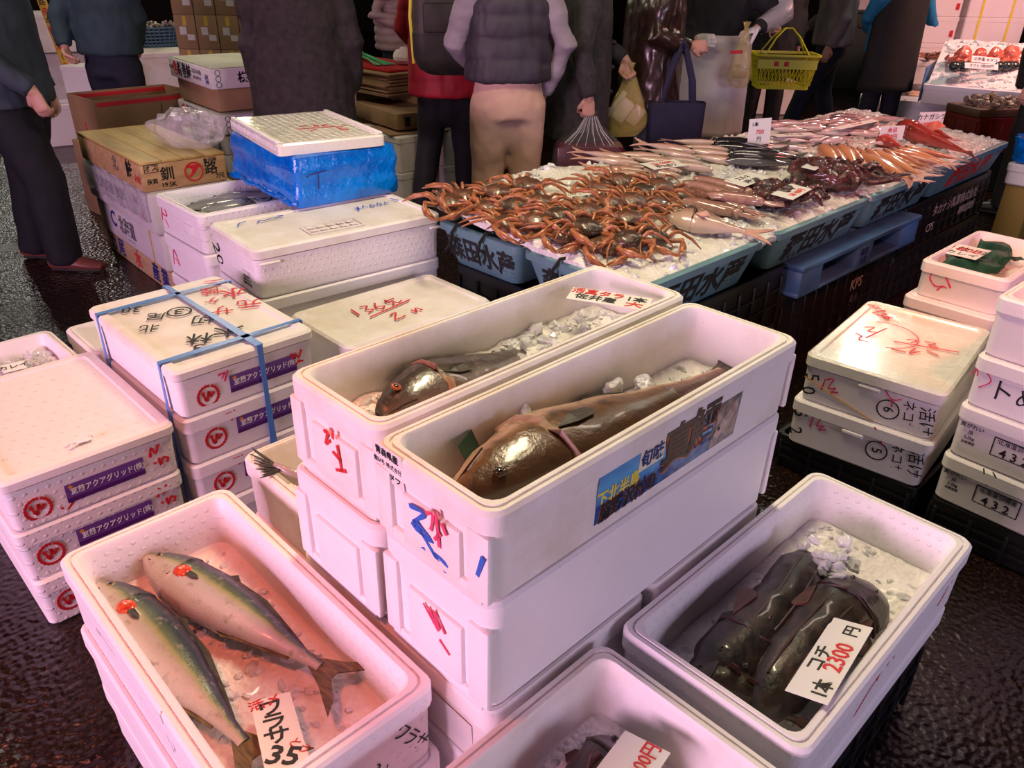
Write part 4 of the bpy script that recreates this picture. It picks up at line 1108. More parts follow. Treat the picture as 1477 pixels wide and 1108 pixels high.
# ------------------------------------------------------------------ price cards
def card(label, tl, tr, bl, lines, cat='price card', group=None, mat='paper', th=.0012, flat=False):
    """a stiff card from three corners in space; lines: (text, u, v, size, ink, kwargs)"""
    tl, tr, bl = Vector(tl), Vector(tr), Vector(bl)
    X = tr-tl; w = X.length; X.normalize(); Y = tl-bl; Y = Y-X*Y.dot(X); h = Y.length; Y.normalize(); Z = X.cross(Y)
    c = tl+X*w/2-Y*h/2
    g = MB(); g.box((0, 0, 0), (w, h, th), bev=0)
    o = g.build('price_card', M[mat], None, 0)
    o.matrix_world = Matrix(((X.x, Y.x, Z.x, c.x), (X.y, Y.y, Z.y, c.y), (X.z, Y.z, Z.z, c.z), (0, 0, 0, 1)))
    tag(o, label, cat, group)
    for ln in lines:
        t, u, v, s_, ink = ln[:5]; kw = ln[5] if len(ln) > 5 else {}
        rot = R(kw.pop('rot', 0)) if 'rot' in kw else 0
        q = bpy.data.objects.new('lettering', text_mesh(t, s_*h, M[ink], **kw)); col.objects.link(q); q.parent = o
        q.location = (-w/2+u*w, -h/2+v*h, th/2+.0006); q.rotation_euler = (0, 0, rot)
    return o
z1, z2 = .452, .482
card('white price card in black and red brush writing, leaning on the flathead box rim', at(1132, 996, .470), at(1201.6, 890.6, .470), at(1183, 1036, .488), (('コチ', .46, .70, .46, 'black_ink', {'bold': .012, 'squash': 1.1}), ('1本', .14, .27, .50, 'black_ink', {'bold': .016, 'squash': .8}), ('2300', .53, .32, .60, 'red_ink', {'bold': .016, 'squash': .92}), ('円', .88, .38, .42, 'black_ink', {'bold': .014})))
card('white price card in red and black brush writing, beside the yellowtail tail', at(361, 1013, .425), at(418, 998, .420), at(412, 1124, .462), (('活〆', .34, .93, .14, 'red_ink', {'bold': .012, 'rot': 8}), (tuple('ワラサ'), .44, .66, .22, 'black_ink', {'bold': .014, 'vertical': True}), ('35', .46, .24, .27, 'black_ink', {'bold': .02, 'rot': -28}), ('とう', .86, .30, .11, 'red_ink', {'rot': -60})))
card('white price card with red figures, lying over the single dark fish', at(838, 1138, .450), at(902, 1054, .450), at(905, 1178, .462), (('200円', .74, .32, .40, 'red_ink', {'bold': .010, 'squash': .85}), ('コチ', .22, .62, .34, 'black_ink', {'bold': .012})))
card('long white price card across the far end of the red-eyed cod box', at(828, 414, .862), at(942, 431, .862), at(801, 428, .858), (('活真タラ', .34, .72, .44, 'red_ink', {'bold': .012, 'squash': 1.1}), ('佐井産', .34, .30, .42, 'black_ink', {'bold': .012, 'squash': 1.2}), ('1本', .82, .66, .42, 'black_ink', {'bold': .012, 'squash': 1.2}), ('大', .82, .24, .42, 'red_ink', {'bold': .012, 'squash': 1.6})))
card('small black-written card tucked by the blue-wrapped box in the silvery fish box', at(357, 284, .640), at(398, 280, .632), at(362, 297, .636), (('ホッケ', .5, .55, .6, 'black_ink', {'bold': .01, 'squash': 1.0}),))
card('white card in black writing on the pink-lit ice, at the photo edge', at(0, 528, .398), at(34, 520, .398), at(8, 538, .394), (('カレイ', .5, .5, .55, 'black_ink', {'bold': .01}),))
box_ice(ic, .372, 'pink-lit crushed ice in the open box behind the purple-stickered boxes', ins=.034, amp=.018, n=260, rmin=.012, rmax=.026, seed=41, frosty=.3)

# ------------------------------------------------------------------ box with green sheets, right stack box
M['pale_fish'] = fish_mat('pale_brown_skin', ((0, (.62, .52, .44)), (.5, (.42, .30, .20)), (1, (.24, .16, .10))), .25, mottle=(.22, .13, .08), mscale=40)
M['brown_fin'] = fin_mat('brown_fin', (.14, .08, .05), (.30, .20, .12))
FLATF = [(0, .010, .010, .006), (.1, .040, .040, .014), (.3, .068, .068, .020), (.5, .072, .072, .019), (.75, .040, .040, .012), (.9, .014, .014, .008), (1, .012, .012, .004)]
pr, pc = simple_fish('flatfish', .27, .82, 'pale_fish', 'brown_fin', FLATF, fork=.1)
for i, (h, t, lb, z) in enumerate((((1372, 392), (1440, 405), 'pale brown flatfish under the price card in the green-sheet box', .516), ((1400, 408), (1470, 416), 'pale brown flatfish nearest the rim in the green-sheet box', .524))):
    o = pr if i == 0 else clone(pr, pc)
    a, b = at(*h, z), at(*t, z); lay(o, a, a+(b-a).normalized()*.27, (1, 0, 0)); tag(o, lb, 'fish', 'pale flatfish')
g = MB()
n1 = 16
vs = []; fs = []
for j in range(9):
    for i in range(n1+1):
        u, v = i/n1, j/8
        x = -.02+u*.42*(1-.10*math.sin(v*9)); y = -.09+v*.15
        vs.append((x, y+.012*math.sin(u*11+v*3), .012*math.sin(u*17+v*5)+.010*noise.noise(Vector((u*9, v*9, 3)))))
fs = [(j*(n1+1)+i, j*(n1+1)+i+1, (j+1)*(n1+1)+i+1, (j+1)*(n1+1)+i) for j in range(8) for i in range(n1)]
g.add(vs, fs)
o = g.build('green_sheet', M['leaf_green'], None, 60); o.location = lf.root.location+Vector((-.20, .052, .112)); o.rotation_euler = (R(10), 0, R(-4))
sm = o.modifiers.new('thick', 'SOLIDIFY'); sm.thickness = .0015
tag(o, 'crumpled dark green plastic leaf sheet over the flatfish', 'sheet')
box_ice(lf, .503, 'thin ice in the box with green sheets', ins=.034, n=30, seed=51)
card('white price card in red and black, on the crumpled green sheets', at(1384, 352, .574), at(1430, 362, .578), at(1402, 374, .570), (('1枚', .22, .60, .40, 'black_ink', {}), ('800', .50, .60, .44, 'red_ink', {'bold': .01}), ('円', .82, .60, .36, 'black_ink', {}), ('カレイ', .46, .22, .30, 'black_ink', {})))
box_ice(r1, .700, 'ice in the open box on the tall stack', ins=.036, n=60, seed=61)
pr, pc = simple_fish('brown_fish', .30, 1.0, 'pale_fish', 'brown_fin')
a = r1.root.location+Vector((-.05, .08, .135)); lay(pr, a, a+Vector((.22, -.16, 0)), (1, 1, 0)); tag(pr, 'brown fish in the open box on the tall stack', 'fish')
card('yellow price card propped in the open box on the tall stack', r1.root.location+Vector((-.225, .130, .165)), r1.root.location+Vector((-.205, .030, .165)), r1.root.location+Vector((-.175, .136, .130)), (('500', .5, .5, .6, 'black_ink', {}),), mat='yellow_ink')

# ------------------------------------------------------------------ black crates under the stacks
def crate(name, x0, y0, x1, y1, z0, z1, label, group, mat='black_plastic', yaw=0, slots=True):
    L, W, H = x1-x0, y1-y0, z1-z0
    o = empty(name, ((x0+x1)/2, (y0+y1)/2, z0), R(yaw), label, 'crate', group)
    g = MB()
    rings = [[(p[0], p[1], z) for p in rrect(L-2*i, W-2*i, .02, 3)] for i, z in ((.012, 0), (.008, .004), (.004, H-.03), (0, H-.028), (0, H), (.012, H), (.016, H-.012), (.018, .02))]
    g.rings(rings); g.build('shell', M[mat], o)
    g = MB()
    n = max(2, int(L/.10))
    for k in range(n+1):
        for s in (-1, 1): g.box((-L/2+.02+(L-.04)*k/n, s*(W/2-.002), H*.45), (.010, .010, H*.78), bev=.002)
    n = max(2, int(W/.10))
    for k in range(n+1):
        for s in (-1, 1): g.box((s*(L/2-.002), -W/2+.02+(W-.04)*k/n, H*.45), (.010, .010, H*.78), bev=.002)
    for zz in (.35, .62):
        for s in (-1, 1):
            g.box((0, s*(W/2-.002), H*zz), (L-.05, .008, .008)); g.box((s*(L/2-.002), 0, H*zz), (.008, W-.05, .008))
    g.build('ribs', M[mat], o)
    return o
crate('black_crate', .87, .235, 1.54, .565, .001, .238, 'black plastic crate under the flathead tray', 'black crates')
crate('black_crate', .13, .225, .78, .56, .001, .158, 'black plastic crate under the boxes at the photo bottom', 'black crates')
crate('black_crate', 2.22, .50, 2.80, .96, .001, .123, 'black plastic crate under the box with circled 5', 'black crates')
crate('black_crate', 2.22, .03, 2.78, .46, .001, .123, 'black plastic crate under the tall stack stamped 432', 'black crates')
crate('black_crate', 2.95, .56, 3.52, .94, .001, .123, 'black plastic crate under the green-sheet box stack', 'black crates')
# ------------------------------------------------------------------ the fish stall
M['tub'] = pmat('teal_tub_plastic', (.095, .205, .245), .4, c2=(.13, .265, .31), mscale=6, bscale=50, bstr=.08)
M['tub_blue'] = pmat('blue_pallet_plastic', (.045, .14, .32), .4, c2=(.065, .18, .38), mscale=7, bscale=50, bstr=.08)
SZ = .65
def tub(x0, y0, x1, y1, label, words):
    L, W, H = x1-x0, y1-y0, .162
    o = empty('fish_tub', ((x0+x1)/2, (y0+y1)/2, SZ-H), 0, label, 'tub', 'tubs of the fish stall')
    def rg(i, z, r=.035): return [(p[0], p[1], z) for p in rrect(L-2*i, W-2*i, r)]
    g = MB()
    g.rings([rg(.052, 0), rg(.046, .006), rg(.012, H-.034), rg(.012, H-.032), rg(.0, H-.028), rg(0, H-.004), rg(.006, H), rg(.022, H), rg(.026, H-.006), rg(.055, .03), rg(.07, .02)])
    g.build('body', M['tub'], o)
    tilt = math.atan2(.036, H-.04)
    for f, ink, size, k in words:
        me = text_mesh('森田水産', size, M[ink], bold=.035, squash=k, shear=.12 if f == 'y-' else 0)
        if f == 'y-': put(me, 'lettering', o, (-.0, -W/2+.030, H*.43), (1, 0, 0), (0, -math.sin(tilt), math.cos(tilt)), .0025)
        else: put(me, 'lettering', o, (-L/2+.030, 0, H*.43), (0, -1, 0), (-math.sin(tilt), 0, math.cos(tilt)), .0025)
    return o
TY0, TY1, TY2 = 1.268, 1.765, 2.21
xs = [(1.792, 2.515), (2.600, 3.385), (3.400, 4.160), (4.175, 5.190)]
tub(xs[0][0], TY0, xs[0][1], TY1, 'blue-green tub heaped with crabs, lettered on two sides, at the near stall corner', (('y-', 'black_ink', .125, 1.05), ('x-', 'black_ink', .10, .85)))
tub(xs[1][0], TY0, xs[1][1], TY1, 'blue-green tub over the blue pallet, second along the stall front, black lettering', (('y-', 'black_ink', .125, 1.12),))
tub(xs[2][0], TY0, xs[2][1], TY1, 'blue-green tub third along the stall front, black lettering', (('y-', 'black_ink', .125, 1.08),))
tub(xs[3][0], TY0, xs[3][1], TY1, 'blue-green tub with red lettering, at the far end of the stall front', (('y-', 'red_ink', .120, 1.25),))
tub(xs[0][0], 1.782, xs[0][1], TY2, 'blue-green tub at the rear near corner of the stall, black lettering on its end', (('x-', 'black_ink', .105, .85),))
for i in (1, 2, 3):
    tub(xs[i][0], 1.782, xs[i][1], TY2, 'blue-green tub in the rear row of the stall behind the %s front tub' % ('second', 'third', 'red-lettered')[i-1], ())
# rope handles on the near tubs
M['rope'] = pmat('black_rope', (.012, .014, .013), .8, bscale=300, bstr=.8, bdist=.004)
for y, lb in ((2.10, 'black rope loop on the rear near tub, beside the lidded box'), (1.95, 'black rope loop over the lettering of the rear near tub'), (1.60, 'black rope loop on the crab tub end')):
    g = MB(); x = xs[0][0]
    g.tube([(x+.05, y-.02, SZ+.008), (x-.004, y-.015, SZ+.014), (x-.018, y, SZ-.02), (x-.010, y+.02, SZ-.07), (x-.006, y+.05, SZ-.10)], [.006]*5, 8)
    tag(g.build('rope_loop', M['rope'], None), lb, 'rope', 'rope loops on the tubs')
# what the tubs stand on
def pallet():
    x0, x1, y0, y1, z0, z1 = 2.80, 3.905, 1.225, 2.15, .357, .487
    L, W, H = x1-x0, y1-y0, z1-z0
    o = empty('plastic_pallet', ((x0+x1)/2, (y0+y1)/2, z0), R(-1), 'blue plastic pallet with open fork slots, under the stall tubs', 'pallet')
    g = MB()
    for s in (-1, 1): g.box((0, s*(W/2-.05), H-.011), (L, .10, .022), bev=.004)
    for k in range(13): g.box((-L/2+.04+(L-.08)*k/12, 0, H-.011), (.045, W-.2, .018), bev=.003)
    for k in range(7): g.box((0, -W/2+.02+.012*k, H-.006), (L-.1, .005, .008))
    g.build('deck', M['tub_blue'], o)
    for k in range(3):
        for s in (-1, 0, 1):
            g = MB(); g.box(((k-1)*(L/2-.09), s*(W/2-.07), (H-.022)/2), (.17 if k != 1 else .15, .13, H-.022), bev=.006); g.build('block', M['tub_blue'], o)
    g = MB()
    for s in (-1, 0, 1): g.box((0, s*(W/2-.07), .009), (L, .13, .018), bev=.004)
    g.build('runner', M['tub_blue'], o)
    for t, z in (('森田', .075), ('水産', .035)): put(text_mesh(t, .036, M['navy_ink'], bold=.02), 'lettering', o, (-.01, -W/2+.0045, z), (1, 0, 0), (0, 0, 1), .001)
pallet()
cr = []
for i, (x0, x1) in enumerate(((1.83, 2.78), (2.79, 3.92), (3.93, 5.15))):
    zt = .356 if i == 1 else .487
    nz = 1 if i == 1 else 2
    for q in range(nz):
        za = .001+q*.245; zb = .355 if i == 1 else (.244 if q == 0 else .4865)
        c = crate('black_crate', x0, 1.30, x1, 2.15, za, zb, ('black crate with white code letters, under the blue pallet' if i == 1 else ('black crate carrying the %s tubs, %s one' % ('nearest' if i == 0 else 'red-lettered and third', 'lower' if q == 0 else 'upper'))), 'black stall crates')
        cr.append(c)
M['dull_white'] = pmat('worn_white_print', (.42, .40, .36), .6)
put(text_mesh('KPS', .075, M['dull_white'], bold=.01), 'lettering', cr[2], (.13, -.434, .23), (1, 0, 0), (0, 0, 1), .004)
put(text_mesh('あ-0', .045, M['grey_ink']), 'lettering', cr[2], (.13, -.434, .16), (1, 0, 0), (0, 0, 1), .004)
put(text_mesh('タカナシ乳業株式会社', .062, M['dull_white'], squash=1.05), 'lettering', cr[4], (.05, -.434, .165), (1, 0, 0), (0, 0, 1), .004)
put(text_mesh('静岡営業所', .05, M['dull_white']), 'lettering', cr[4], (.26, -.434, .095), (1, 0, 0), (0, 0, 1), .004)
put(text_mesh('CPS', .062, M['dull_white']), 'lettering', cr[4], (-.26, -.434, .085), (1, 0, 0), (0, 0, 1), .004)
# ice
SK = .075
def stall_z(x, y):
    z = .648+SK*(y-TY0)
    if y > 1.95 and x < 3.0: z += .05*math.exp(-((x-2.28)/.32)**2)*min(1, (y-1.95)/.18)
    e = min(y-TY0, TY2-y, x-1.79, 5.19-x)
    return z-max(0, .03-e)*.5
ice_bed('crushed_ice', 1.805, TY0+.012, 5.18, TY2-.012, stall_z, 'crushed ice bed heaped over all the stall tubs', amp=.012, n=1500, rmin=.010, rmax=.022, cell=.022, skirt=.02, seed=77, frosty=.25)
def sp(px, py, dz=0.0):
    p = slope(px, py, .648+dz, TY0, SK); return p
SN = Vector((0, -SK, 1)).normalized()

# ------------------------------------------------------------------ crabs
def crab_mat(name, c1, c2, c3):
    m, nt, b = new_mat(name)
    v = coords(nt); n = noise_n(nt, v, 26, 5, .6)
    nt.links.new(ramp(nt, n, ((.3, c1), (.5, c2), (.72, c3))), b.inputs['Base Color'])
    b.inputs['Roughness'].default_value = .3; b.inputs['Coat Weight'].default_value = .4
    bump(nt, b, noise_n(nt, v, 120, 3), .6, .004); return m
M['crab_shell'] = crab_mat('crab_shell', (.045, .025, .014), (.11, .048, .026), (.26, .085, .05))
M['crab_leg'] = crab_mat('crab_leg', (.18, .055, .018), (.33, .105, .034), (.50, .21, .095))
M['crab_dark'] = crab_mat('dark_crab_shell', (.020, .015, .010), (.05, .03, .018), (.14, .06, .035))
def make_crab(seed, shell, label):
    rnd = random.Random(seed)
    g = MB(); g.ball((0, 0, .018), (.052, .056, .026), 20, 12)
    g.v = [tuple(Vector((p[0]*(1+.10*(p[0] > 0)*(abs(p[1]) < .03)), p[1]*(1-.25*max(0, -p[0]/.05)), p[2]))+Vector((0, 0, .006*noise.noise(Vector(p)*90)+.004*noise.noise(Vector(p)*40)))) for p in g.v]
    for i in range(-4, 5): g.tube([(.048-.002*abs(i), i*.010, .020), (.060-.002*abs(i), i*.011, .022)], [.003, .0012], 5)
    o = g.build('crab', M[shell], None, 60)
    tag(o, label, 'crab', 'crabs heaped on the ice')
    ch = []
    for s in (-1, 1):
        for k in range(4):
            a = R(72+26*k+rnd.uniform(-8, 8)); ca, sa = math.cos(a), math.sin(a)
            r0, r1, r2, r3 = .046, .088, .128, .160
            cu = rnd.uniform(-.25, .25)
            def P(r, z, d=0.0): return (r*math.cos(a+d), s*r*math.sin(a+d), z)
            g = MB(); up = rnd.uniform(.022, .042)
            g.tube([P(r0, .014), P(r1*.8, up), P(r1, up+.002, cu*.3)], [(.0052, .0072), (.0056, .0078), (.0046, .006)], 8)
            g.tube([P(r1, up+.001, cu*.3), P(r2, up*.6, cu), P(r3, .0, cu*1.6)], [(.004, .0055), (.0036, .005), (.0012, .0016)], 8)
            ch.append(g.build('leg', M['crab_leg'], o, 60))
        g = MB(); w = rnd.uniform(-.015, .015)
        g.tube([(.035, s*.036, .014), (.070, s*.066, .026), (.096+w, s*.056, .020)], [.0075, .0085, .0075], 8)
        g.tube([(.096+w, s*.056, .020), (.118+w, s*.040, .016), (.130+w, s*.026, .014)], [(.009, .011), (.012, .014), (.006, .007)], 8)
        g.tube([(.124+w, s*.036, .016), (.150+w, s*.016, .012), (.156+w, s*.004, .010)], [(.006, .006), (.004, .005), (.0015, .0015)], 6)
        g.tube([(.120+w, s*.026, .014), (.140+w, s*.006, .010), (.150+w, s*-.002, .009)], [(.005, .005), (.0035, .004), (.0015, .0015)], 6)
        ch.append(g.build('claw', M['crab_leg'], o, 60))
    return o, ch
crabs = [make_crab(1, 'crab_shell', ''), make_crab(2, 'crab_dark', ''), make_crab(3, 'crab_shell', ''), make_crab(4, 'crab_dark', '')]
used = [0, 0, 0, 0]
spots = [(672, 292, 215, 0, 0), (716, 284, 200, 2, .02), (760, 275, 190, 0, .03), (700, 306, 235, 2, .0), (742, 303, 220, 1, .02), (778, 298, 205, 0, .035), (730, 330, 240, 0, .0), (772, 326, 225, 2, .02), (806, 318, 215, 1, .035), (812, 345, 235, 0, .01), (846, 336, 245, 3, .03),
         (866, 280, 200, 2, .02), (895, 268, 190, 0, .03), (925, 283, 170, 1, .02), (880, 300, 215, 0, .035), (912, 297, 195, 2, .04), (944, 300, 180, 0, .02), (846, 312, 205, 0, .03), (872, 362, 240, 2, .0), (903, 352, 230, 3, .02), (940, 350, 250, 3, .01), (905, 322, 220, 0, .035), (650, 300, 200, 0, -.005), (952, 276, 170, 2, .02)]
side_words = ['at the near corner edge of', 'along the rear of', 'by the ice mound behind', 'near the rope loops of', 'low in', 'in the middle of', 'on the outer edge of', 'deep in', 'high on', 'at the lip of', 'dark-backed, high on', 'behind the white strip card in', 'rearmost in', 'close to the pink fish in', 'topmost in', 'upper middle of', 'beside the silver-pink fish in', 'between others in', 'with legs over the tub edge of', 'dark-backed, near the tub edge of', 'darkest and nearest the front of', 'pink-clawed, beneath others in', 'farthest toward the lidded box in', 'by the brown squid in']
for i, (x, y, ang, k, dz) in enumerate(spots):
    o, ch = crabs[k]
    if used[k]: o = clone(o, ch)
    used[k] = 1
    p = sp(x, y, .004+dz)
    rnd = random.Random(i+300)
    sc = rnd.uniform(.95, 1.12)
    o.matrix_world = Matrix.Translation(p) @ SN.to_track_quat('Z', 'Y').to_matrix().to_4x4() @ Matrix.Rotation(R(ang+rnd.uniform(-20, 20)), 4, 'Z') @ Matrix.Rotation(rnd.uniform(-.2, .2), 4, 'X') @ Matrix.Scale(sc, 4)
    o['label'] = 'orange-legged crab %s the crab heap' % side_words[i]

# ------------------------------------------------------------------ stall fish
M['pink_fish'] = fish_mat('pink_fish_skin', ((0, (.55, .42, .36)), (.4, (.46, .28, .22)), (.65, (.32, .14, .10)), (1, (.17, .07, .055))), .2)
M['orange_fish'] = fish_mat('orange_fish_skin', ((0, (.80, .55, .38)), (.5, (.68, .32, .16)), (1, (.38, .14, .08))), .2)
M['black_fish'] = fish_mat('black_fish_skin', ((0, (.12, .12, .125)), (.2, (.03, .03, .034)), (.5, (.012, .013, .016)), (1, (.008, .009, .012))), .12, coat=1)
M['rose_silver'] = fish_mat('rose_silver_skin', ((0, (.62, .52, .52)), (.45, (.48, .32, .34)), (.7, (.22, .12, .15)), (1, (.09, .055, .075))), .16, coat=.8)
M['pink_fin'] = fin_mat('pink_fin', (.42, .20, .16), (.65, .38, .30))
M['rose_fin'] = fin_mat('rose_fin', (.36, .16, .17), (.6, .32, .32))
SLIM = [(0, .004, .004, .003), (.07, .012, .012, .009), (.2, .019, .018, .013), (.45, .021, .021, .014), (.7, .015, .015, .010), (.88, .007, .007, .005), (1, .006, .006, .002)]
KINDS = {
    'pink': simple_fish('pink_fish', .26, 1.5, 'pink_fish', 'pink_fin', SLIM),
    'orange': simple_fish('orange_fish', .28, 1.5, 'orange_fish', 'pink_fin', SLIM),
    'black': simple_fish('black_fish', .40, 2.3, 'black_fish', 'dark_fin', SLIM),
    'rose': simple_fish('rose_fish', .27, 1.0, 'rose_silver', 'rose_fin', SIMPLE)}
LEN = {'pink': .26, 'orange': .28, 'black': .40, 'rose': .27}
seen = set()
def heap(kind, rows, label, group, cat='fish'):
    for i, (hx, hy, tx, ty, dz) in enumerate(rows):
        o, ch = KINDS[kind]
        if kind in seen: o = clone(o, ch)
        seen.add(kind)
        a = sp(hx, hy, .022+dz); b = sp(tx, ty, .022+dz)
        d = (b-a); k = min(1.35, max(.75, d.length/LEN[kind]))
        lay(o, a, b, (-.3, 1, .2), SN, roll=random.Random(i).uniform(-.35, .35))
        o.matrix_world = o.matrix_world @ Matrix.Scale(k, 4)
        tag(o, label, cat, group)
rnd = random.Random(9)
rows = []
for i in range(17):
    c, r_ = i % 4, i//4
    hx = 944+38*c+rnd.uniform(-8, 8)-8*r_; hy = 254-9.5*c-7*r_*.9+rnd.uniform(-2, 2)+4
    rows.append((hx+8, hy+6-2*r_, hx-66+rnd.uniform(-6, 6), hy-3-2*r_+rnd.uniform(-4, 3), .004*(i % 3)))
heap('pink', rows, 'slender pink fish laid in rows behind the crabs', 'slender pink fish on the stall')
rows = []
for i in range(9):
    hx = 1050+rnd.uniform(-14, 14)+4*i; hy = 205+3.2*i+rnd.uniform(-1, 1)
    rows.append((hx-22, hy, hx+70+rnd.uniform(-8, 8), hy+6+rnd.uniform(-3, 3), .004*(i % 3)))
heap('black', rows, 'long glossy black fish in a row under the standing price card', 'long black fish on the stall')
rows = []
for i in range(8):
    x = 1183+13*i
    rows.append((x, 209+1.2*i+rnd.uniform(-2, 2), x+26, 238-1.0*i+rnd.uniform(-2, 2), .012+.003*(i % 2)))
heap('orange', rows, 'orange fish leaning in a row, behind the dark octopus', 'orange fish behind the octopus')
rows = []
for i in range(8):
    x = 1236+9*i
    rows.append((x, 224-1.5*i+rnd.uniform(-2, 2), x+70+rnd.uniform(-5, 12), 258-4.0*i+rnd.uniform(-2, 3), .012+.004*(i % 2)))
heap('orange', rows, 'orange-pink fish fanned out beside the dark octopus, tails to the tub edge', 'fanned orange-pink fish')
rows = []
for i in range(34):
    x = 1128+rnd.uniform(0, 165); y = 168+rnd.uniform(0, 36)+max(0, (1190-x))*.10
    d = 1 if rnd.random() < .7 else -1
    rows.append((x-22*d, y+rnd.uniform(-4, 4), x+22*d, y+rnd.uniform(-5, 5), .002+.010*rnd.random()))
heap('rose', rows, 'rose-silver fish jumbled in the heap at the back of the stall', 'rose-silver fish heap')
# squids
M['squid'] = fish_mat('squid_skin', ((0, (.42, .25, .20)), (.5, (.22, .10, .07)), (1, (.13, .055, .045))), .15, mottle=(.30, .15, .12), mscale=60, coat=.9)
g0 = None
for i, (hx, hy, tx, ty, dz, w) in enumerate(((1066, 300, 978, 270, .01, 'nearest the octopus, longest'), (1062, 284, 985, 262, .022, 'second in the row'), (1075, 276, 1000, 256, .03, 'under the corner of the price card'), (1090, 290, 1020, 280, .035, 'on top of the others'), (1058, 306, 985, 288, .006, 'lowest, beside the silver-pink fish'))):
    a = sp(tx, ty, .022+dz); b = sp(hx, hy, .022+dz)
    L = (b-a).length
    o = bpy.data.objects.new('squid', fish_mesh('squid', L, [(0, .006, .006, .005), (.1, .018, .018, .013), (.3, .030, .030, .021), (.7, .034, .034, .024), (.9, .030, .030, .022), (1, .022, .022, .018)], M['squid'], 18, 14)); col.objects.link(o)
    lay(o, a, b, (0, 1, 0), SN)
    g = MB(); g.plate([(0, 0, 0), (L*.10, 0, .055), (L*.32, 0, .026), (L*.32, 0, -.026), (L*.10, 0, -.055)], .004, (0, 1, 0)); g.build('fin', M['squid'], o, 0)
    g = MB(); g.ball((L*1.05, 0, 0), (.026, .018, .02), 12, 8); hd = g.build('head', M['squid'], o)
    for k in range(6):
        g = MB(); z = -.018+.007*k
        g.tube([(L*1.07, 0, z*.5), (L*1.07+.05, .004*(k % 2), z*1.2), (L*1.07+.09, -.004, z*1.8+.006*math.sin(k*2))], [.005, .004, .0015], 6); g.build('arm', M['squid'], o)
    tag(o, 'brown squid %s of the squid row on ice' % w, 'squid', 'brown squid on the stall')
# the silver-pink fish with an open gill
a, b = sp(966, 312, .035), sp(1075, 334, .030)
L = (b-a).length
BRE = [(0, .010, .010, .008), (.06, .036, .030, .018), (.18, .062, .052, .030), (.36, .070, .060, .034), (.58, .052, .046, .026), (.8, .022, .022, .013), (.93, .013, .013, .008), (1, .013, .013, .005)]
M['bream'] = fish_mat('silver_pink_skin', ((0, (.60, .44, .37)), (.5, (.44, .29, .22)), (1, (.24, .14, .11))), .2, coat=.7)
o = bpy.data.objects.new('bream', fish_mesh('bream', L, BRE, M['bream'], 28, 18, gill=.30)); col.objects.link(o)
lay(o, a, b, (0, 1, 0), SN, .25); tag(o, 'large silver-pink fish with open dark gill, tail over the tub corner', 'fish')
tail_fin(o, L*.985, .013, .05, .10, M['pink_fin'], .5, th=.004); add_eye(o, L*.10, .0225, .018, .010)
fin_strip(o, [(L*.30, 0, .062), (L*.36, 0, .090), (L*.70, 0, .048), (L*.72, 0, .028)], M['pink_fin'])
for s in (1, -1):
    g = MB(); g.tube([(L*.29, s*.026, .040), (L*.315, s*.0345, .012), (L*.30, s*.029, -.026)], [(.003, .006), (.006, .010), (.003, .006)], 8); g.build('open_gill', M['mouth_dark'], o)
    g = MB(); g.plate([(L*.33, s*.034, -.004), (L*.46, s*.046, .006), (L*.52, s*.040, -.010), (L*.42, s*.040, -.024)], .003, (0, 1, 0)); g.build('pectoral_fin', M['pink_fin'], o, 0)
# the big red fish lying over the far ice
a, b = sp(1294, 182, .05), sp(1392, 219, .03)
L = (b-a).length
GUR = [(0, .014, .012, .016), (.06, .040, .030, .034), (.18, .062, .046, .050), (.3, .060, .046, .046), (.55, .040, .034, .030), (.8, .020, .018, .015), (1, .012, .012, .006)]
M['gurnard'] = fish_mat('red_fish_skin', ((0, (.80, .50, .46)), (.42, (.66, .20, .14)), (.7, (.42, .06, .045)), (1, (.26, .03, .03))), .2, mottle=(.30, .04, .03), mscale=40, coat=.6)
M['red_fin'] = fin_mat('red_fin', (.40, .06, .04), (.65, .18, .12))
o = bpy.data.objects.new('red_fish', fish_mesh('red_fish', L, [(t, u*1.15, d*1.15, w*1.15) for t, u, d, w in GUR], M['gurnard'], 26, 16, gill=.25)); col.objects.link(o)
lay(o, a, b, (.3, 1, .3), SN, -.6); tag(o, 'largest red fish lying slantwise on bare ice, its tail over the tub edge', 'fish')
tail_fin(o, L*.985, .012, .045, .07, M['red_fin'], .25, th=.004); add_eye(o, L*.09, .040, .03, .012)
fin_strip(o, [(L*.24, 0, .06), (L*.30, 0, .105), (L*.42, 0, .08), (L*.5, 0, .05)], M['red_fin'])
fin_strip(o, [(L*.55, 0, .042), (L*.60, 0, .065), (L*.85, 0, .03), (L*.85, 0, .018)], M['red_fin'])
for s in (1, -1):
    g = MB(); g.plate([(L*.25, s*.055, -.01), (L*.38, s*.11, -.03), (L*.50, s*.10, -.04), (L*.40, s*.05, -.03)], .003, (0, 1, .3)); g.build('pectoral_fin', M['red_fin'], o, 0)
for i, (hx, hy, tx, ty, w) in enumerate(((1268, 200, 1300, 212, 'tucked under the head of the largest red fish'), (1330, 186, 1372, 200, 'behind the largest red fish'))):
    a, b = sp(hx, hy, .03), sp(tx, ty, .03); L = (b-a).length
    o = bpy.data.objects.new('red_fish', fish_mesh('red_fish', L, [(t, u*.8, d*.8, w_*.8) for t, u, d, w_ in GUR], M['gurnard'], 20, 14)); col.objects.link(o)
    lay(o, a, b, (.3, 1, 0), SN); tag(o, 'smaller red fish '+w, 'fish'); tail_fin(o, L*.985, .01, .035, .05, M['red_fin'], .3); add_eye(o, L*.09, .030, .02, .009)
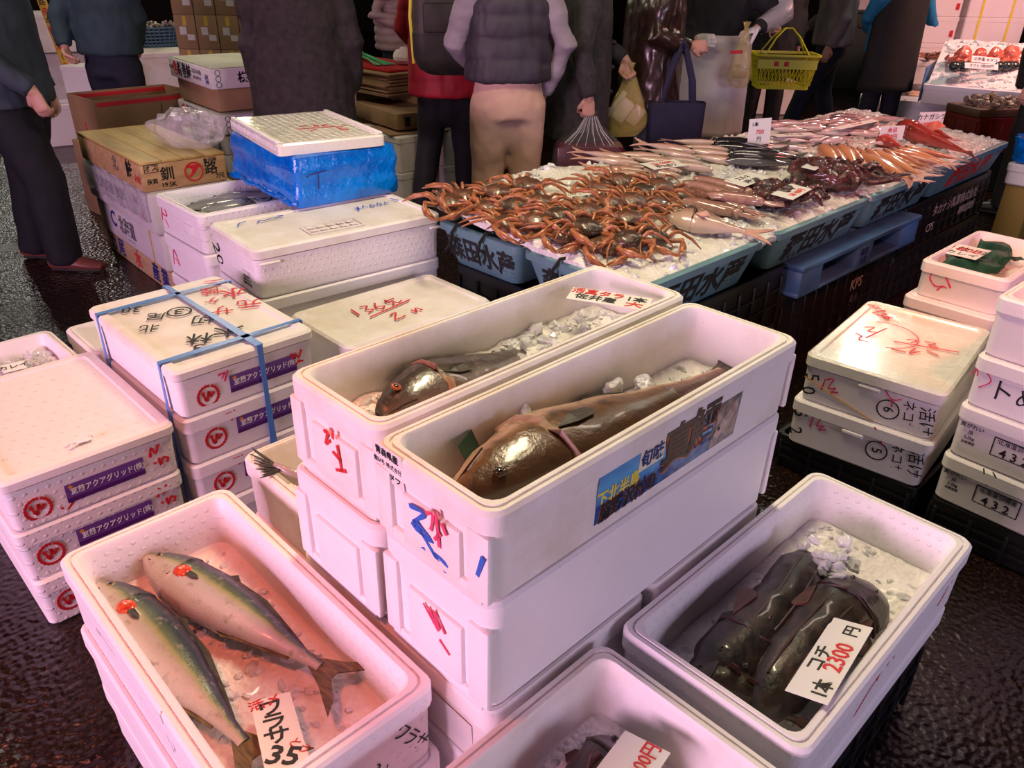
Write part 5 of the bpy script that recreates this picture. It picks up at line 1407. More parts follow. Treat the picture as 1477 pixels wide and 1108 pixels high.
# dark octopuses
M['octopus'] = pmat('octopus_skin', (.020, .006, .007), .28, c2=(.14, .030, .030), mscale=26, mlo=.40, mhi=.68, bscale=70, bstr=1.0, bdist=.012, coat=.7)
def octopus(cx, cy, rx, ry, label, seed, h=.05):
    rnd = random.Random(seed)
    c = sp(cx, cy, .02)
    o = empty('octopus', c, 0, label, 'octopus', 'dark octopuses on the stall')
    u = Vector((1, 0, 0)); v = Vector((0, 1, SK))
    g = MB(); g.ball((-rx*.45, 0, h*.6), (rx*.40, ry*.72, h), 40, 26)
    g.v = [tuple(Vector(p)+Vector(p).normalized()*(.030*noise.noise(Vector(p)*22)+.016*noise.noise(Vector(p)*52))+Vector((0, 0, .012*noise.noise(Vector(p)*90)))) for p in g.v]
    g.build('mantle', M['octopus'], o, 60)
    for k in range(8):
        a = R(-100+200*k/7); pts = []; rad = []
        n = 11; r0 = rx*.18; ph = rnd.uniform(0, 6)
        for i in range(n):
            t = i/(n-1)
            q = Vector((-rx*.2+rx*1.15*t*math.cos(a*(1-.25*t)), ry*1.05*t*math.sin(a)+.02*math.sin(ph+5*t), 0))
            q += Vector((0, SK*0, h*(.75-.5*t)+.018*math.sin(ph+9*t)))
            pts.append(q); rad.append(.026*(1-.72*t))
        g = MB(); g.tube(pts, rad, 9)
        g.v = [tuple(Vector(p)+Vector((noise.noise(Vector(p)*45), noise.noise(Vector(p)*45+Vector((7, 0, 0))), noise.noise(Vector(p)*45+Vector((0, 9, 0)))))*.008) for p in g.v]
        ar = g.build('arm', M['octopus'], o, 60)
        if k % 2 == 0:
            g = MB()
            for i in range(2, n-1): g.ball(pts[i]+Vector((0, -.012, rad[i]*.85)), rad[i]*.34, 8, 5)
            g.build('suckers', M['rose_fin'], ar)
    return o
octopus(1130, 284, .24, .15, 'dark red octopus under two price cards, nearer the crabs', 3, .045)
octopus(1212, 256, .32, .22, 'larger dark red knobbly octopus with one card on its back', 6, .06)
# price cards on the stall
def scard(label, tl, tr, bl, z, lines, dz=(0, 0, 0)):
    card(label, sp(*tl, z+dz[0]), sp(*tr, z+dz[1]), sp(*bl, z+dz[2]), lines, group='price cards on the stall')
two = lambda a, b, ia='black_ink', ib='red_ink': ((a, .5, .70, .36, ia, {'bold': .012}), (b, .5, .27, .36, ib, {'bold': .012}))
p = sp(1094, 212, .02)
card('upright white card with red price, standing behind the black fish', p+Vector((-.055, .04, .13)), p+Vector((.045, -.02, .135)), p+Vector((-.05, .03, .01)), (('1本', .28, .78, .20, 'black_ink', {'bold': .012}), ('700', .52, .48, .24, 'red_ink', {'bold': .014}), ('円', .5, .2, .2, 'black_ink', {'bold': .012})))
scard('white price card with red figures on the slender pink fish', (923, 236), (973, 230), (942, 245), .045, (('1山 500円', .5, .68, .36, 'red_ink', {'bold': .012, 'squash': .9}), ('ホウボウ', .46, .27, .36, 'black_ink', {'bold': .012, 'squash': .9})))
scard('white price card on the brown squids, written in black', (1044, 261), (1081, 248), (1065, 273), .075, two('スルメ', '3杯 500', 'black_ink', 'black_ink'))
scard('white price card with red heading, on the nearer octopus', (1112, 280), (1141, 265), (1137, 292), .085, two('タコ', '1本 900円', 'black_ink', 'red_ink'))
scard('white price card flat on the larger octopus', (1155.5, 241), (1185, 226), (1177, 245), .095, two('水ダコ', '1本 1200'))
p = sp(1285, 204, .03)
card('pink-lit small card with red price, standing before the red fish', p+Vector((-.055, .045, .075)), p+Vector((.05, -.035, .08)), p+Vector((-.05, .045, .0)), two('金目', '800円', 'red_ink', 'red_ink'))
p = sp(1340, 190, .05)
card('pink-lit card with black scrawl, standing behind the largest red fish', p+Vector((-.06, .05, .10)), p+Vector((.05, -.04, .105)), p+Vector((-.045, .04, .01)), two('カナガシラ', '600円', 'black_ink', 'red_ink'))
scard('long blank-looking white strip card behind the crabs', (790, 284), (872, 274), (792, 288), .05, (('ズワイガニ', .45, .5, .6, 'grey_ink', {}),))
scard('white strip card lying on the black fish tails', (1112, 194), (1168, 191), (1118, 198), .05, (('サバ 1本', .5, .5, .6, 'grey_ink', {}),))
scard('pink-lit strip card among the rose-silver fish', (1202, 184), (1258, 172), (1212, 187), .06, (('タイ 1枚', .5, .5, .6, 'red_ink', {}),))
# ------------------------------------------------------------------ people
def skin(name, c): return pmat(name, c, .5, bscale=120, bstr=.1)
M['skin'] = skin('skin', (.55, .30, .22)); M['hair'] = pmat('black_hair', (.012, .010, .009), .5)
M['glove'] = pmat('white_glove', (.80, .74, .74), .5, bscale=50, bstr=.2)
def cloth(name, c, c2=None, rough=.8, bs=260, bstr=.35, ms=10, sheen=0, coat=0): 
    return pmat(name, c, rough, c2=c2 or tuple(x*.7 for x in c), mscale=ms, bscale=bs, bstr=bstr, sheen=sheen, coat=coat)
def hand(g, w, d, nrm, side, curl=.6, s=1.0):
    """palm and five fingers from wrist w, fingers along d, palm facing nrm"""
    w = Vector(w); d = Vector(d).normalized(); n = Vector(nrm); n = (n-d*n.dot(d)).normalized(); a = d.cross(n)*side
    k = w+d*.085*s
    g.tube([w-d*.02, w+d*.03*s, k], [(.024*s, .018*s), (.036*s, .016*s), (.038*s, .014*s)], 10, up=n)
    for i, (o, ln) in enumerate(((-.030, .068), (-.010, .078), (.010, .072), (.028, .055))):
        p0 = k+a*o*s-d*.01; ang = 0; p = p0; pts = [p0]
        for j, f in enumerate((.45, .32, .23)):
            ang += curl*(.55+.35*j+.05*i)
            p = p+(d*math.cos(ang)+n*math.sin(ang))*ln*f*s; pts.append(p)
        g.tube(pts, [.0095*s, .009*s, .0085*s, .0075*s], 8, up=a)
    t0 = w+d*.02*s-a*.030*s
    g.tube([t0, t0+d*.030*s-a*.022*s+n*.012*s, t0+d*.058*s-a*.018*s+n*.030*s*(.6+curl), t0+d*.075*s-a*.006*s+n*.040*s*(.6+curl)], [.014*s, .012*s, .0105*s, .009*s], 8, up=n)
def perturb(o, amp, f=(18, 18, 7), band=None, seed=0):
    me = o.data; me.update()
    nr = [v.normal.copy() for v in me.vertices]
    for v, n in zip(me.vertices, nr):
        p = v.co
        k = noise.noise(Vector((p.x*f[0]+seed, p.y*f[1], p.z*f[2])))+.5*noise.noise(Vector((p.x*f[0]*2.3, p.y*f[1]*2.3, p.z*f[2]*2.6+seed)))
        dd = amp*k
        if band: dd += band[1]*(abs(math.sin(p.z*band[0]+.6*noise.noise(p*6)))**.5-.6)
        v.co = p+n*dd
    me.update()
def person(label, pos, face, arms, legs, top, bottom, hem=.85, wide=1.0, coat_len=None, shoe=(.03, .025, .022), lean=0.0, pr=1.0, glove=None, band=None, sleeve=None, topname='jacket', fold=.006, flare=1.0, hands=True, height=1.0, vest=False, legname='trousers'):
    """arms: {side: (elbow, wrist, finger dir, palm normal, curl)}; legs: {side: (knee, ankle)}; own frame: +x forward, +y left"""
    fx = Vector((face[0], face[1], 0)).normalized()
    o = empty('person', (pos[0], pos[1], 0), math.atan2(fx.y, fx.x), label, 'person')
    L = lean
    def sh(z): return L*max(0, z-.9)
    g = MB()
    g.tube([(0, 0, .86), (sh(1.05), 0, 1.05), (sh(1.28), 0, 1.28), (sh(1.42), 0, 1.42)], [(.15, .10), (.135, .095), (.165, .105), (.10, .07)], 14, up=(1, 0, 0))
    hx = sh(1.55)+.01
    g.tube([(sh(1.40), 0, 1.40), (hx, 0, 1.52)], [.058, .055], 12, up=(1, 0, 0))
    g.ball((hx+.015, 0, 1.615), (.092, .075, .118), 18, 12)
    g.ball((hx+.045, 0, 1.555), (.055, .052, .050), 14, 10)
    g.tube([(hx+.100, 0, 1.625), (hx+.118, 0, 1.592)], [.010, .014], 8)
    for s in (1, -1): g.ball((hx+.005, s*.076, 1.605), (.020, .010, .032), 10, 6)
    for s, (k, a) in legs.items():
        h = Vector((0, s*.085, .88)); k = Vector(k); a = Vector(a)
        g.tube([h, h.lerp(k, .5), k, k.lerp(a, .4), a], [.080, .072, .052, .052, .036], 12, up=(1, 0, 0))
        g.tube([a+Vector((-.02, 0, -.03)), a+Vector((.08, 0, -.045)), a+Vector((.15, 0, -.058))], [(.034, .036), (.036, .028), (.034, .018)], 10)
    for s, (e, w, fd, pn, cu) in arms.items():
        S = Vector((sh(1.38), s*.175*wide, 1.385)); e = Vector(e); w = Vector(w)
        g.tube([S, S.lerp(e, .5), e, e.lerp(w, .4), w], [.052, .047, .040, .038, .027], 12)
        if hands and not glove: hand(g, w, fd, pn, -s, cu)
    b = g.build('body', M['skin'], o); remesh(b, .0065, 3); freeze(b)
    for s in (1, -1):
        q = MB(); q.ball((hx+.097, s*.031, 1.618), .011, 10, 6); q.build('eye', M['white_ink'], o)
        q = MB(); q.ball((hx+.104, s*.031, 1.618), .0058, 8, 6); q.build('pupil', M['pupil'], o)
    q = MB(); q.tube([(hx+.094, -.022, 1.558), (hx+.099, 0, 1.560), (hx+.094, .022, 1.558)], [.004, .006, .004], 6); q.build('mouth', M['gill_red'] if False else pmat('lips', (.40, .16, .13), .5), o)
    q = MB(); q.ball((hx-.004, 0, 1.640), (.102, .085, .112), 20, 14); q.v = [(p[0] if not (p[0] > hx+.045 and p[2] < 1.675) else hx+.045, p[1], max(p[2], 1.555)) for p in q.v]; q.build('hair', M['hair'], o)
    # upper garment
    g = MB()
    zb = hem; zt = 1.43
    ry = .205*wide; rx = .145*wide
    prof = []
    for i in range(9):
        t = i/8; z = zb+(zt-zb)*t
        kk = 1+.06*(1-t)*flare if z < 1.1 else 1.0
        wz_ = 1.0 if z < 1.30 else 1-.42*(z-1.30)/.13
        prof.append(((sh(z), 0, z), (ry*kk*wz_, rx*kk*(1.0 if z < 1.3 else 1-.3*(z-1.3)/.13))))
    g.tube([p for p, _ in prof], [r for _, r in prof], 20, up=(1, 0, 0), round_ends=False)
    g.tube([(sh(1.40), 0, 1.40), (hx-.012, 0, 1.50)], [(.095, .085), (.074, .07)], 16, up=(1, 0, 0), round_ends=False)
    sl = MB() if vest else g
    for s, (e, w, fd, pn, cu) in arms.items():
        S = Vector((sh(1.36), s*.165*wide, 1.365)); e = Vector(e); w = Vector(w); w2 = e.lerp(w, .97)
        sl.tube([S, S.lerp(e, .5), e, e.lerp(w2, .5), w2], [.080, .072, .062, .056, .047], 14, round_ends=False)
    j = g.build(topname, top, o); remesh(j, .013, 6); freeze(j); perturb(j, fold, band=band, seed=pos[0])
    if vest:
        j = sl.build('sleeves', sleeve, o); remesh(j, .012, 5); freeze(j); perturb(j, fold*.8, (12, 12, 22), seed=pos[1])
    # trousers
    g = MB()
    g.tube([(0, 0, .76), (0, 0, .86), (0, 0, 1.0)], [(.175*pr, .128*pr), (.178*pr, .125*pr), (.165, .115)], 18, up=(1, 0, 0), round_ends=False)
    g.ball((0, 0, .76), (.088*pr, .13*pr, .20), 16, 10)
    for s, (k, a) in legs.items():
        h = Vector((0, s*.088, .84)); k = Vector(k); a = Vector(a)+Vector((0, 0, -.045))
        g.tube([h, h.lerp(k, .5), k, k.lerp(a, .5), a], [.108*pr, .098*pr, .082*pr, .076*pr, .072*pr], 16, up=(1, 0, 0), round_ends=False)
    t = g.build(legname, bottom, o); remesh(t, .013, 14); freeze(t); perturb(t, .005, (14, 14, 9), seed=pos[1])
    sm_ = pmat('shoe_leather', shoe, .45)
    for s, (k, a) in legs.items():
        a = Vector(a); g = MB()
        g.tube([a+Vector((-.055, 0, -.04)), a+Vector((.02, 0, -.036)), a+Vector((.10, 0, -.046)), a+Vector((.18, 0, -.056))], [(.042, .040), (.044, .042), (.048, .032), (.040, .020)], 12)
        g.v = [(p[0], p[1], max(p[2], .012)) for p in g.v]
        q = g.build('shoe', sm_, o)
        g = MB(); g.tube([a+Vector((-.06, 0, -.070)), a+Vector((.02, 0, -.070)), a+Vector((.10, 0, -.070)), a+Vector((.185, 0, -.070))], [(.044, .010), (.046, .010), (.052, .010), (.042, .010)], 12)
        g.build('sole', pmat('shoe_sole', (.05, .045, .04), .6), q)
    if glove:
        for s, (e, w, fd, pn, cu) in arms.items():
            g = MB(); hand(g, w, fd, pn, -s, cu, 1.12); q = g.build('glove', glove, o); remesh(q, .005, 3); freeze(q)
    return o
def ST(dx=.0, sp_=.1, bend=.02): return {1: ((bend+dx*.5, sp_, .48), (dx, sp_, .085)), -1: ((bend-dx*.5, -sp_, .48), (-dx, -sp_, .085))}
DN = (0, 0, -1)
def hang(s, x=.02, out=.245): return ((-.03, s*out, 1.10), (x+.05, s*(out-.02), .86), (.15, 0, -1), (0, -s, 0), .5)
IR = (.707, -.707); AW = (.707, .707); TC = (-.707, -.707)
p1 = person('person in a dark blue-grey jacket and navy trousers on the wet floor by the crates', (1.08, 4.61), IR, {1: hang(1), -1: ((.06, -.25, 1.09), (.24, -.20, .92), (.3, 0, -1), (0, 1, 0), .7)}, {1: ((-.06, .09, .48), (-.13, .09, .085)), -1: ((.12, -.09, .48), (.12, -.09, .085))},
            cloth('slate_jacket', (.042, .058, .078)), cloth('navy_trousers', (.006, .007, .012)), .83, 1.2, shoe=(.16, .045, .035), pr=1.22)
person('person in a dark teal jacket, one hand at the back, by the blue basket', (2.02, 5.82), (.8, .6), {1: ((-.12, .24, 1.12), (-.17, .20, .95), (-.1, -.4, -1), (0, -1, 0), .8), -1: ((.06, -.20, 1.12), (.16, -.10, .95), (.3, .3, -1), (0, 1, 0), .6)}, ST(.04), cloth('teal_jacket', (.028, .058, .072)), cloth('dark_navy_trousers', (.012, .014, .03)), .90, 1.0)
person('person in a long dark brown wool coat, back turned, behind the blue-wrapped box', (2.30, 3.92), (.55, .83), {1: hang(1), -1: hang(-1, .0, .28)}, ST(.03), cloth('brown_wool_coat', (.035, .026, .026), (.018, .013, .014), ms=30, bs=120, bstr=.6), cloth('black_trousers', (.010, .010, .012)), .60, 1.2, topname='coat', flare=2.2)
person('person in a beige quilted puffer jacket with a bent arm, beyond the flattened cartons', (4.43, 5.94), IR, {1: hang(1), -1: ((-.13, -.28, 1.08), (.16, -.22, .99), (1, 0, .05), (0, 1, 0), .6)}, ST(.05), cloth('beige_puffer', (.34, .26, .23), (.28, .21, .19), .55), cloth('dark_green_trousers', (.012, .025, .025)), .80, 1.14, band=(48, .018), topname='puffer_jacket')
person('person in a black coat with brown boots, half hidden behind the brown wool coat', (3.90, 6.30), AW, {1: hang(1), -1: hang(-1)}, ST(.03), cloth('black_coat', (.010, .012, .010)), cloth('brown_boots', (.17, .10, .075), rough=.5), .95, 1.1, topname='coat', legname='tall_boots')
person('person in a red coat and black trousers with a large backpack, back to the view', (3.30, 3.90), (.62, .78), {1: ((.10, .27, 1.12), (.22, .16, 1.0), (1, -.3, 0), (0, -1, 0), .8), -1: ((.06, -.27, 1.12), (.22, -.18, 1.0), (1, .3, 0), (0, 1, 0), .8)}, {1: ((.06, .13, .48), (-.10, .20, .085)), -1: ((.06, -.09, .48), (.04, -.11, .085))},
       cloth('red_coat', (.42, .015, .03), (.30, .008, .018), .6), cloth('black_jeans', (.010, .009, .013)), .755, 1.12, topname='coat', flare=1.6, band=(26, .006))
person('person in a dark quilted vest, lilac-grey sleeves and beige trousers, hand in pocket', (3.03, 3.11), (.50, .87), {1: ((.06, .27, 1.12), (.20, .14, 1.0), (1, -.3, 0), (0, -1, 0), .8), -1: ((-.06, -.29, 1.12), (.045, -.205, .87), (.3, .2, -1), (0, 1, 0), .5)}, ST(.03, .10),
       cloth('dark_plum_vest', (.050, .042, .058), (.036, .030, .044), .55), cloth('beige_trousers', (.72, .45, .35), (.58, .36, .28), ms=5), .94, 1.05, pr=1.10, topname='vest', vest=True, sleeve=cloth('lilac_grey_sleeve', (.33, .28, .33), (.27, .23, .27)), band=(30, .010), fold=.007)
p7 = person('person in a dark grey wool coat carrying a clear bag and a yellowish bag', (3.64, 3.16), (.80, -.60), {1: ((.10, .26, 1.12), (.30, .10, .99), (.3, -.2, -1), (0, -1, 0), 1.1), -1: ((-.05, -.30, 1.10), (.0, -.30, .84), (.05, 0, -1), (0, 1, 0), 1.2)}, ST(.03),
            cloth('charcoal_coat', (.042, .037, .040), (.024, .021, .024), ms=28, bs=120, bstr=.6), cloth('charcoal_trousers', (.02, .02, .024)), .58, 1.18, topname='coat', flare=1.6)
for z in (1.10, .97, .84):
    g = MB(); g.tube([(.172, -.05, z), (.182, -.052, z)], [.016, .015], 12); g.build('coat_button', M['black_ink'], p7)
p8 = person('person in a dark brown leather jacket and blue jeans, forearm out with a navy tote', (4.27, 3.12), (.78, -.62), {1: hang(1), -1: ((-.06, -.28, 1.12), (.16, -.25, 1.07), (1, .1, .05), (0, 1, -.3), .8)}, ST(.04),
            cloth('brown_leather', (.040, .020, .013), (.020, .010, .008), .32, 40, .5, 14, 0, .3), cloth('light_blue_jeans', (.17, .20, .32), (.30, .30, .38), ms=5), .68, 1.22, topname='leather_jacket', fold=.009)
p9 = person('fishmonger in a white apron and white gloves holding up a yellow bag', (5.08, 3.20), (-.72, -.69), {1: ((.06, .40, 1.20), (.24, .21, 1.13), (.4, -.8, -.25), (0, 0, -1), 1.0), -1: ((.0, -.30, 1.12), (.24, -.16, 1.06), (.8, .5, 0), (0, 1, 0), .8)}, ST(.03),
            cloth('black_shirt', (.012, .012, .014)), cloth('dark_work_trousers', (.02, .02, .022)), .95, 1.1, topname='shirt', glove=M['glove'])
g = MB()
ap = []
for i in range(15):
    z = 1.08-.66*i/14
    ap.append([Vector((.150*1.1*math.cos(a)*(1.10+.10*i/14)+.008*math.sin(a*9+i*.3), .215*1.1*math.sin(a)*(1.06+.10*i/14), z)) for a in [R(-82+164*k/20) for k in range(21)]])
g.rings(ap, cap0=False, cap1=False, closed=False)
q = g.build('apron', cloth('white_apron', (.66, .60, .62), (.56, .50, .52), .45, bs=14, bstr=.4, coat=.2), p9, 60); sm = q.modifiers.new('thick', 'SOLIDIFY'); sm.thickness = .003
M['clear_sleeve'] = pmat('clear_plastic_sleeve', (.75, .73, .75), .12, alpha=.55, bscale=40, bstr=.9, bdist=.01, coat=.5)
g = MB(); g.tube([(.0, .40, 1.27), (.05, .41, 1.215), (.11, .35, 1.18), (.20, .25, 1.145)], [.088, .080, .068, .052], 16, round_ends=False); q = g.build('plastic_sleeve', M['clear_sleeve'], p9, 60); perturb(q, .008, (30, 30, 30))
p10 = person('person in dark brown clothes holding up the yellow basket', (6.95, 3.80), (-.68, -.73), {1: hang(1), -1: ((.05, -.27, 1.14), (.28, -.10, 1.07), (.9, .3, -.5), (0, 0, -1), 1.3)}, ST(.04), cloth('black_parka', (.014, .012, .012)), cloth('dark_brown_trousers', (.028, .018, .016)), .80, 1.12)
person('person in a grey jacket and dark jeans walking, partly behind the black apron', (7.55, 3.52), (-.6, .8), {1: hang(1), -1: ((.02, -.28, 1.12), (.2, -.22, .98), (1, 0, -.3), (0, 1, 0), .6)}, {1: ((.18, .09, .48), (.30, .09, .085)), -1: ((-.02, -.09, .46), (-.16, -.09, .085))}, cloth('grey_jacket', (.17, .145, .15), (.13, .11, .115)), cloth('indigo_jeans', (.014, .018, .034)), .86, 1.12)
p12 = person('fishmonger in a black apron with bright blue sleeves, elbow out, before the far stall', (7.55, 2.98), (-.35, -.94), {1: ((.0, .44, 1.06), (-.06, .22, 1.20), (-.4, -.9, .2), (0, 0, -1), .8), -1: ((-.06, -.27, 1.12), (-.20, -.10, 1.02), (-.3, .9, 0), (1, 0, 0), .8)}, ST(.04), cloth('blue_sweatshirt', (.01, .19, .36), (.008, .14, .28)), cloth('dark_denim', (.014, .017, .032)), .84, 1.14, topname='sweatshirt')
g = MB(); ap = []
for i in range(15):
    z = 1.34-.80*i/14; hw = 75 if i > 3 else 34+10*i
    ap.append([Vector((.150*1.14*math.cos(a)*(1.08+.16*i/14), .210*1.14*math.sin(a)*(1.05+.14*i/14), z)) for a in [R(-hw*1.25+2.5*hw*k/20) for k in range(21)]])
g.rings(ap, cap0=False, cap1=False, closed=False)
q = g.build('apron', cloth('black_apron', (.010, .011, .009), rough=.75, bs=14), p12, 60); sm = q.modifiers.new('thick', 'SOLIDIFY'); sm.thickness = .003
g = MB()
for s in (1, -1): g.tube([(.175, s*.10, 1.32), (.10, s*.13, 1.44), (-.05, s*.10, 1.46), (-.16, -s*.02, 1.30)], [(.016, .004)]*4, 6)
g.build('apron_strap', cloth('grey_strap', (.35, .28, .27)), p12)
person('person in a black jacket and trousers beyond the red-lettered tub, cut by the photo edge', (6.30, 1.42), (-.1, 1), {1: hang(1), -1: hang(-1)}, ST(.04), cloth('black_jacket', (.016, .012, .014)), cloth('black_work_trousers', (.012, .011, .013)), .82, 1.25, lean=.1)

# ------------------------------------------------------------------ what they carry
def loc(o, v):
    bpy.context.view_layer.update(); return o.matrix_world @ Vector(v)
M['bag_black'] = pmat('black_backpack_cloth', (.018, .016, .014), .6, c2=(.035, .030, .024), mscale=12, bscale=200, bstr=.3)
bp = empty('backpack', (3.30-.62*.275, 3.90-.78*.275, .91), math.atan2(.78, .62), 'large olive and black backpack on the back of the red coat', 'backpack')
g = MB()
rg = lambda k, z, dx=0: [(p[0]+dx, p[1], z) for p in rrect(.21*k, .42*k, .07, 5)]
g.rings([rg(.62, .0, .02), rg(.86, .03, .01), rg(1, .09), rg(1.02, .22)]); g.build('base_panel', M['bag_black'], bp)
g = MB(); g.rings([rg(1.0, .205), rg(1.0, .23), rg(.99, .38), rg(.93, .48, .01), rg(.75, .54, .02), rg(.4, .56, .03)]); q = g.build('main_compartment', pmat('olive_pack_cloth', (.055, .046, .036), .55, c2=(.035, .03, .022), mscale=9, bscale=22, bstr=.5, bdist=.01), bp)
g = MB(); g.box((-.115, 0, .30), (.035, .30, .15), bev=.014); g.build('front_pocket', M['bag_black'], bp)
for s in (1, -1):
    g = MB(); g.tube([(.11, s*.12, .06), (.13, s*.15, .20), (.125, s*.15, .40), (.10, s*.13, .52)], [(.022, .007)]*4, 8, up=(1, 0, 0)); g.build('shoulder_strap', M['bag_black'], bp)
g = MB(); g.tube([(-.02, .205, .52), (-.03, .222, .30), (-.02, .21, .06)], [(.008, .003)]*3, 6, up=(1, 0, 0)); g.build('yellow_strap', M['yellow_ink'], bp)
M['film_clear'] = pmat('clear_bag_film', (.85, .85, .86), .08, alpha=.05, bscale=30, bstr=1, bdist=.012, coat=.3)
M['film_yellow'] = pmat('yellowish_bag_film', (.60, .50, .16), .12, alpha=.42, bscale=30, bstr=.9, bdist=.012, coat=.6)
def bag(name, top, w, d, h, neck, mat, label, rz, seed, contents, cat='bag'):
    o = empty(name, top, rz, label, cat)
    g = MB(); rings = []
    for i in range(15):
        t = i/14
        k = neck+(1-neck)*min(1, (t/.75)**.85) if t < .93 else 1-.15*(t-.93)/.07
        r = []
        for j in range(22):
            a = 2*PI*j/22
            n = 1+.10*noise.noise(Vector((math.cos(a)*2.4, math.sin(a)*2.4, t*5+seed)))+.05*math.sin(a*7+t*4)*(1-t)
            r.append((w/2*k*math.copysign(abs(math.cos(a))**.6, math.cos(a))*n, d/2*k*math.copysign(abs(math.sin(a))**.8, math.sin(a))*n, -h*t+.03-.04*t*t*math.cos(a+seed)))
        rings.append(r)
    g.rings(rings, cap0=False); g.build('film', mat, o, 60)
    g = MB()
    for i in range(5):
        a = i*1.3; g.tube([(0, 0, .02), (.012*math.cos(a), .012*math.sin(a), .05), (.022*math.cos(a), .022*math.sin(a), .075)], [(.010, .003)]*3, 6)
    g.build('knot', mat, o)
    for nm, c, s_, m in contents:
        g = MB(); g.box(c, s_, Matrix.Rotation(.3*seed, 3, 'Y'), min(s_)*.3); g.build(nm, m, o)
    return o
rzI = math.atan2(-.707, .707)
hp = loc(p7, (.02, -.30, .735))
M['maroon'] = pmat('dark_maroon_box', (.10, .010, .03), .3, coat=.3)
o = empty('clear_bag', hp, rzI, 'clear plastic carrier bag with a dark maroon box inside, held by the charcoal coat', 'bag')
g = MB(); rg = lambda w, d, z: [(p[0], p[1], z) for p in rrect(w, d, min(w, d)*.25, 4)]
rr = [rg(.04, .03, .035), rg(.05, .04, .0), rg(.14, .10, -.045), rg(.28, .17, -.10), rg(.39, .20, -.155), rg(.40, .205, -.30), rg(.395, .20, -.40), rg(.37, .18, -.405)]
g.rings([[(p[0]*(1+.05*math.sin(9*k+i)), p[1]*(1+.12*math.sin(5*k+2*i)), p[2]) for k, p in enumerate(r)] for i, r in enumerate(rr)], cap0=False); g.build('film', M['film_clear'], o, 60)
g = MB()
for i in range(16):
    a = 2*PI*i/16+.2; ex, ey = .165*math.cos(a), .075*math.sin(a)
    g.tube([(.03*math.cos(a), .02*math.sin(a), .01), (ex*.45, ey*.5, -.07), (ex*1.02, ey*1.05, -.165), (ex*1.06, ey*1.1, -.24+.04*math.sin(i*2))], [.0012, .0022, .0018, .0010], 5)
g.build('film_crease_glints', pmat('film_glint', (.75, .74, .72), .15, alpha=.6, coat=1), o)  # pale tubes stand in for bright streaks along the film's wrinkles
g = MB(); g.box((0, 0, -.262), (.37, .17, .25), bev=.01); g.build('boxed_goods', M['maroon'], o)
g = MB(); g.tube([(-.05, 0, -.03), (-.03, 0, .03), (.0, 0, .05), (.03, 0, .03), (.05, 0, -.03)], [(.014, .003)]*5, 6); g.build('handle', M['film_clear'], o)
hp = loc(p7, (.33, .08, .905))
WC = pmat('white_wrap', (.75, .66, .66), .5)
bag('yellow_bag', hp, .24, .12, .33, .14, M['film_yellow'], 'yellowish plastic bag of white parcels, held in front of the charcoal coat', rzI, 2, (('parcel', (-.03, 0, -.19), (.09, .07, .14), WC), ('parcel', (.05, .01, -.22), (.08, .06, .12), pmat('pinkish_wrap', (.55, .42, .36), .5)), ('parcel', (-.07, .02, -.16), (.03, .05, .18), WC)))
hp = loc(p9, (.33, .125, 1.10))
bag('yellow_bag', hp, .15, .09, .32, .22, M['film_yellow'], 'yellow-tinted plastic bag with a red mark, held up before the white apron', rzI, 5, (('fish_piece', (.0, 0, -.22), (.08, .05, .10), pmat('wet_fish_piece', (.35, .28, .25), .2)), ('red_label', (-.05, -.036, -.10), (.02, .006, .08), M['red_ink'])))
# navy tote
hp = loc(p8, (.10, -.30, 1.055))
M['navy'] = pmat('navy_tote_cloth', (.012, .013, .045), .7, c2=(.008, .008, .03), mscale=8, bscale=240, bstr=.4)
o = empty('tote_bag', (hp.x, hp.y, 0), rzI, 'navy cloth tote bag with long handles, hanging from the leather-sleeved arm', 'bag')
zt = hp.z-.285; 
g = MB(); rg = lambda w, d, z: [(p[0], p[1], z) for p in rrect(w, d, .03, 4)]
g.rings([rg(.30, .10, zt-.30), rg(.32, .12, zt-.29), rg(.33, .13, zt-.15), rg(.34, .10, zt), rg(.335, .095, zt), rg(.32, .11, zt-.15), rg(.30, .10, zt-.28)]); g.build('body', M['navy'], o)
for s in (1, -1):
    g = MB(); g.tube([(-.10, s*.045, zt-.06), (-.075, s*.045, zt+.12), (-.015, s*.03, zt+.295), (.0, s*.0, zt+.335), (.015, s*.03, zt+.295), (.075, s*.045, zt+.12), (.10, s*.045, zt-.06)], [(.014, .004)]*7, 6, up=(0, 1, 0)); g.build('handle', M['navy'], o)
# yellow basket
hp = loc(p10, (.37, -.08, 1.01))
M['basket'] = pmat('yellow_basket_plastic', (.62, .58, .02), .4)
bc = at_depth(1126, 112, hp)
o = empty('shopping_basket', (bc.x, bc.y, hp.z-.42), rzI-.05, 'yellow plastic shopping basket with two red squares, held up by crossed handles', 'basket')
BL, BW, BH = .50, .31, .27
def ring_(k, z, t=.012): return [(p[0], p[1], z) for p in rrect(BL*k, BW*k, .04, 4)]
g = MB()
g.rings([ring_(1.04, BH-.02), ring_(1.07, BH-.016), ring_(1.07, BH), ring_(1.0, BH), ring_(.99, BH-.02)]); g.rings([ring_(.84, 0), ring_(.85, .03), ring_(.83, .03), ring_(.82, .012)])
g.box((0, 0, .006), (BL*.80, BW*.78, .010)); g.box((0, -BW*.47, BH*.72), (BL*.96, .006, .07)); g.box((0, BW*.47, BH*.72), (BL*.96, .006, .07))
g.build('shell', M['basket'], o)
g = MB()
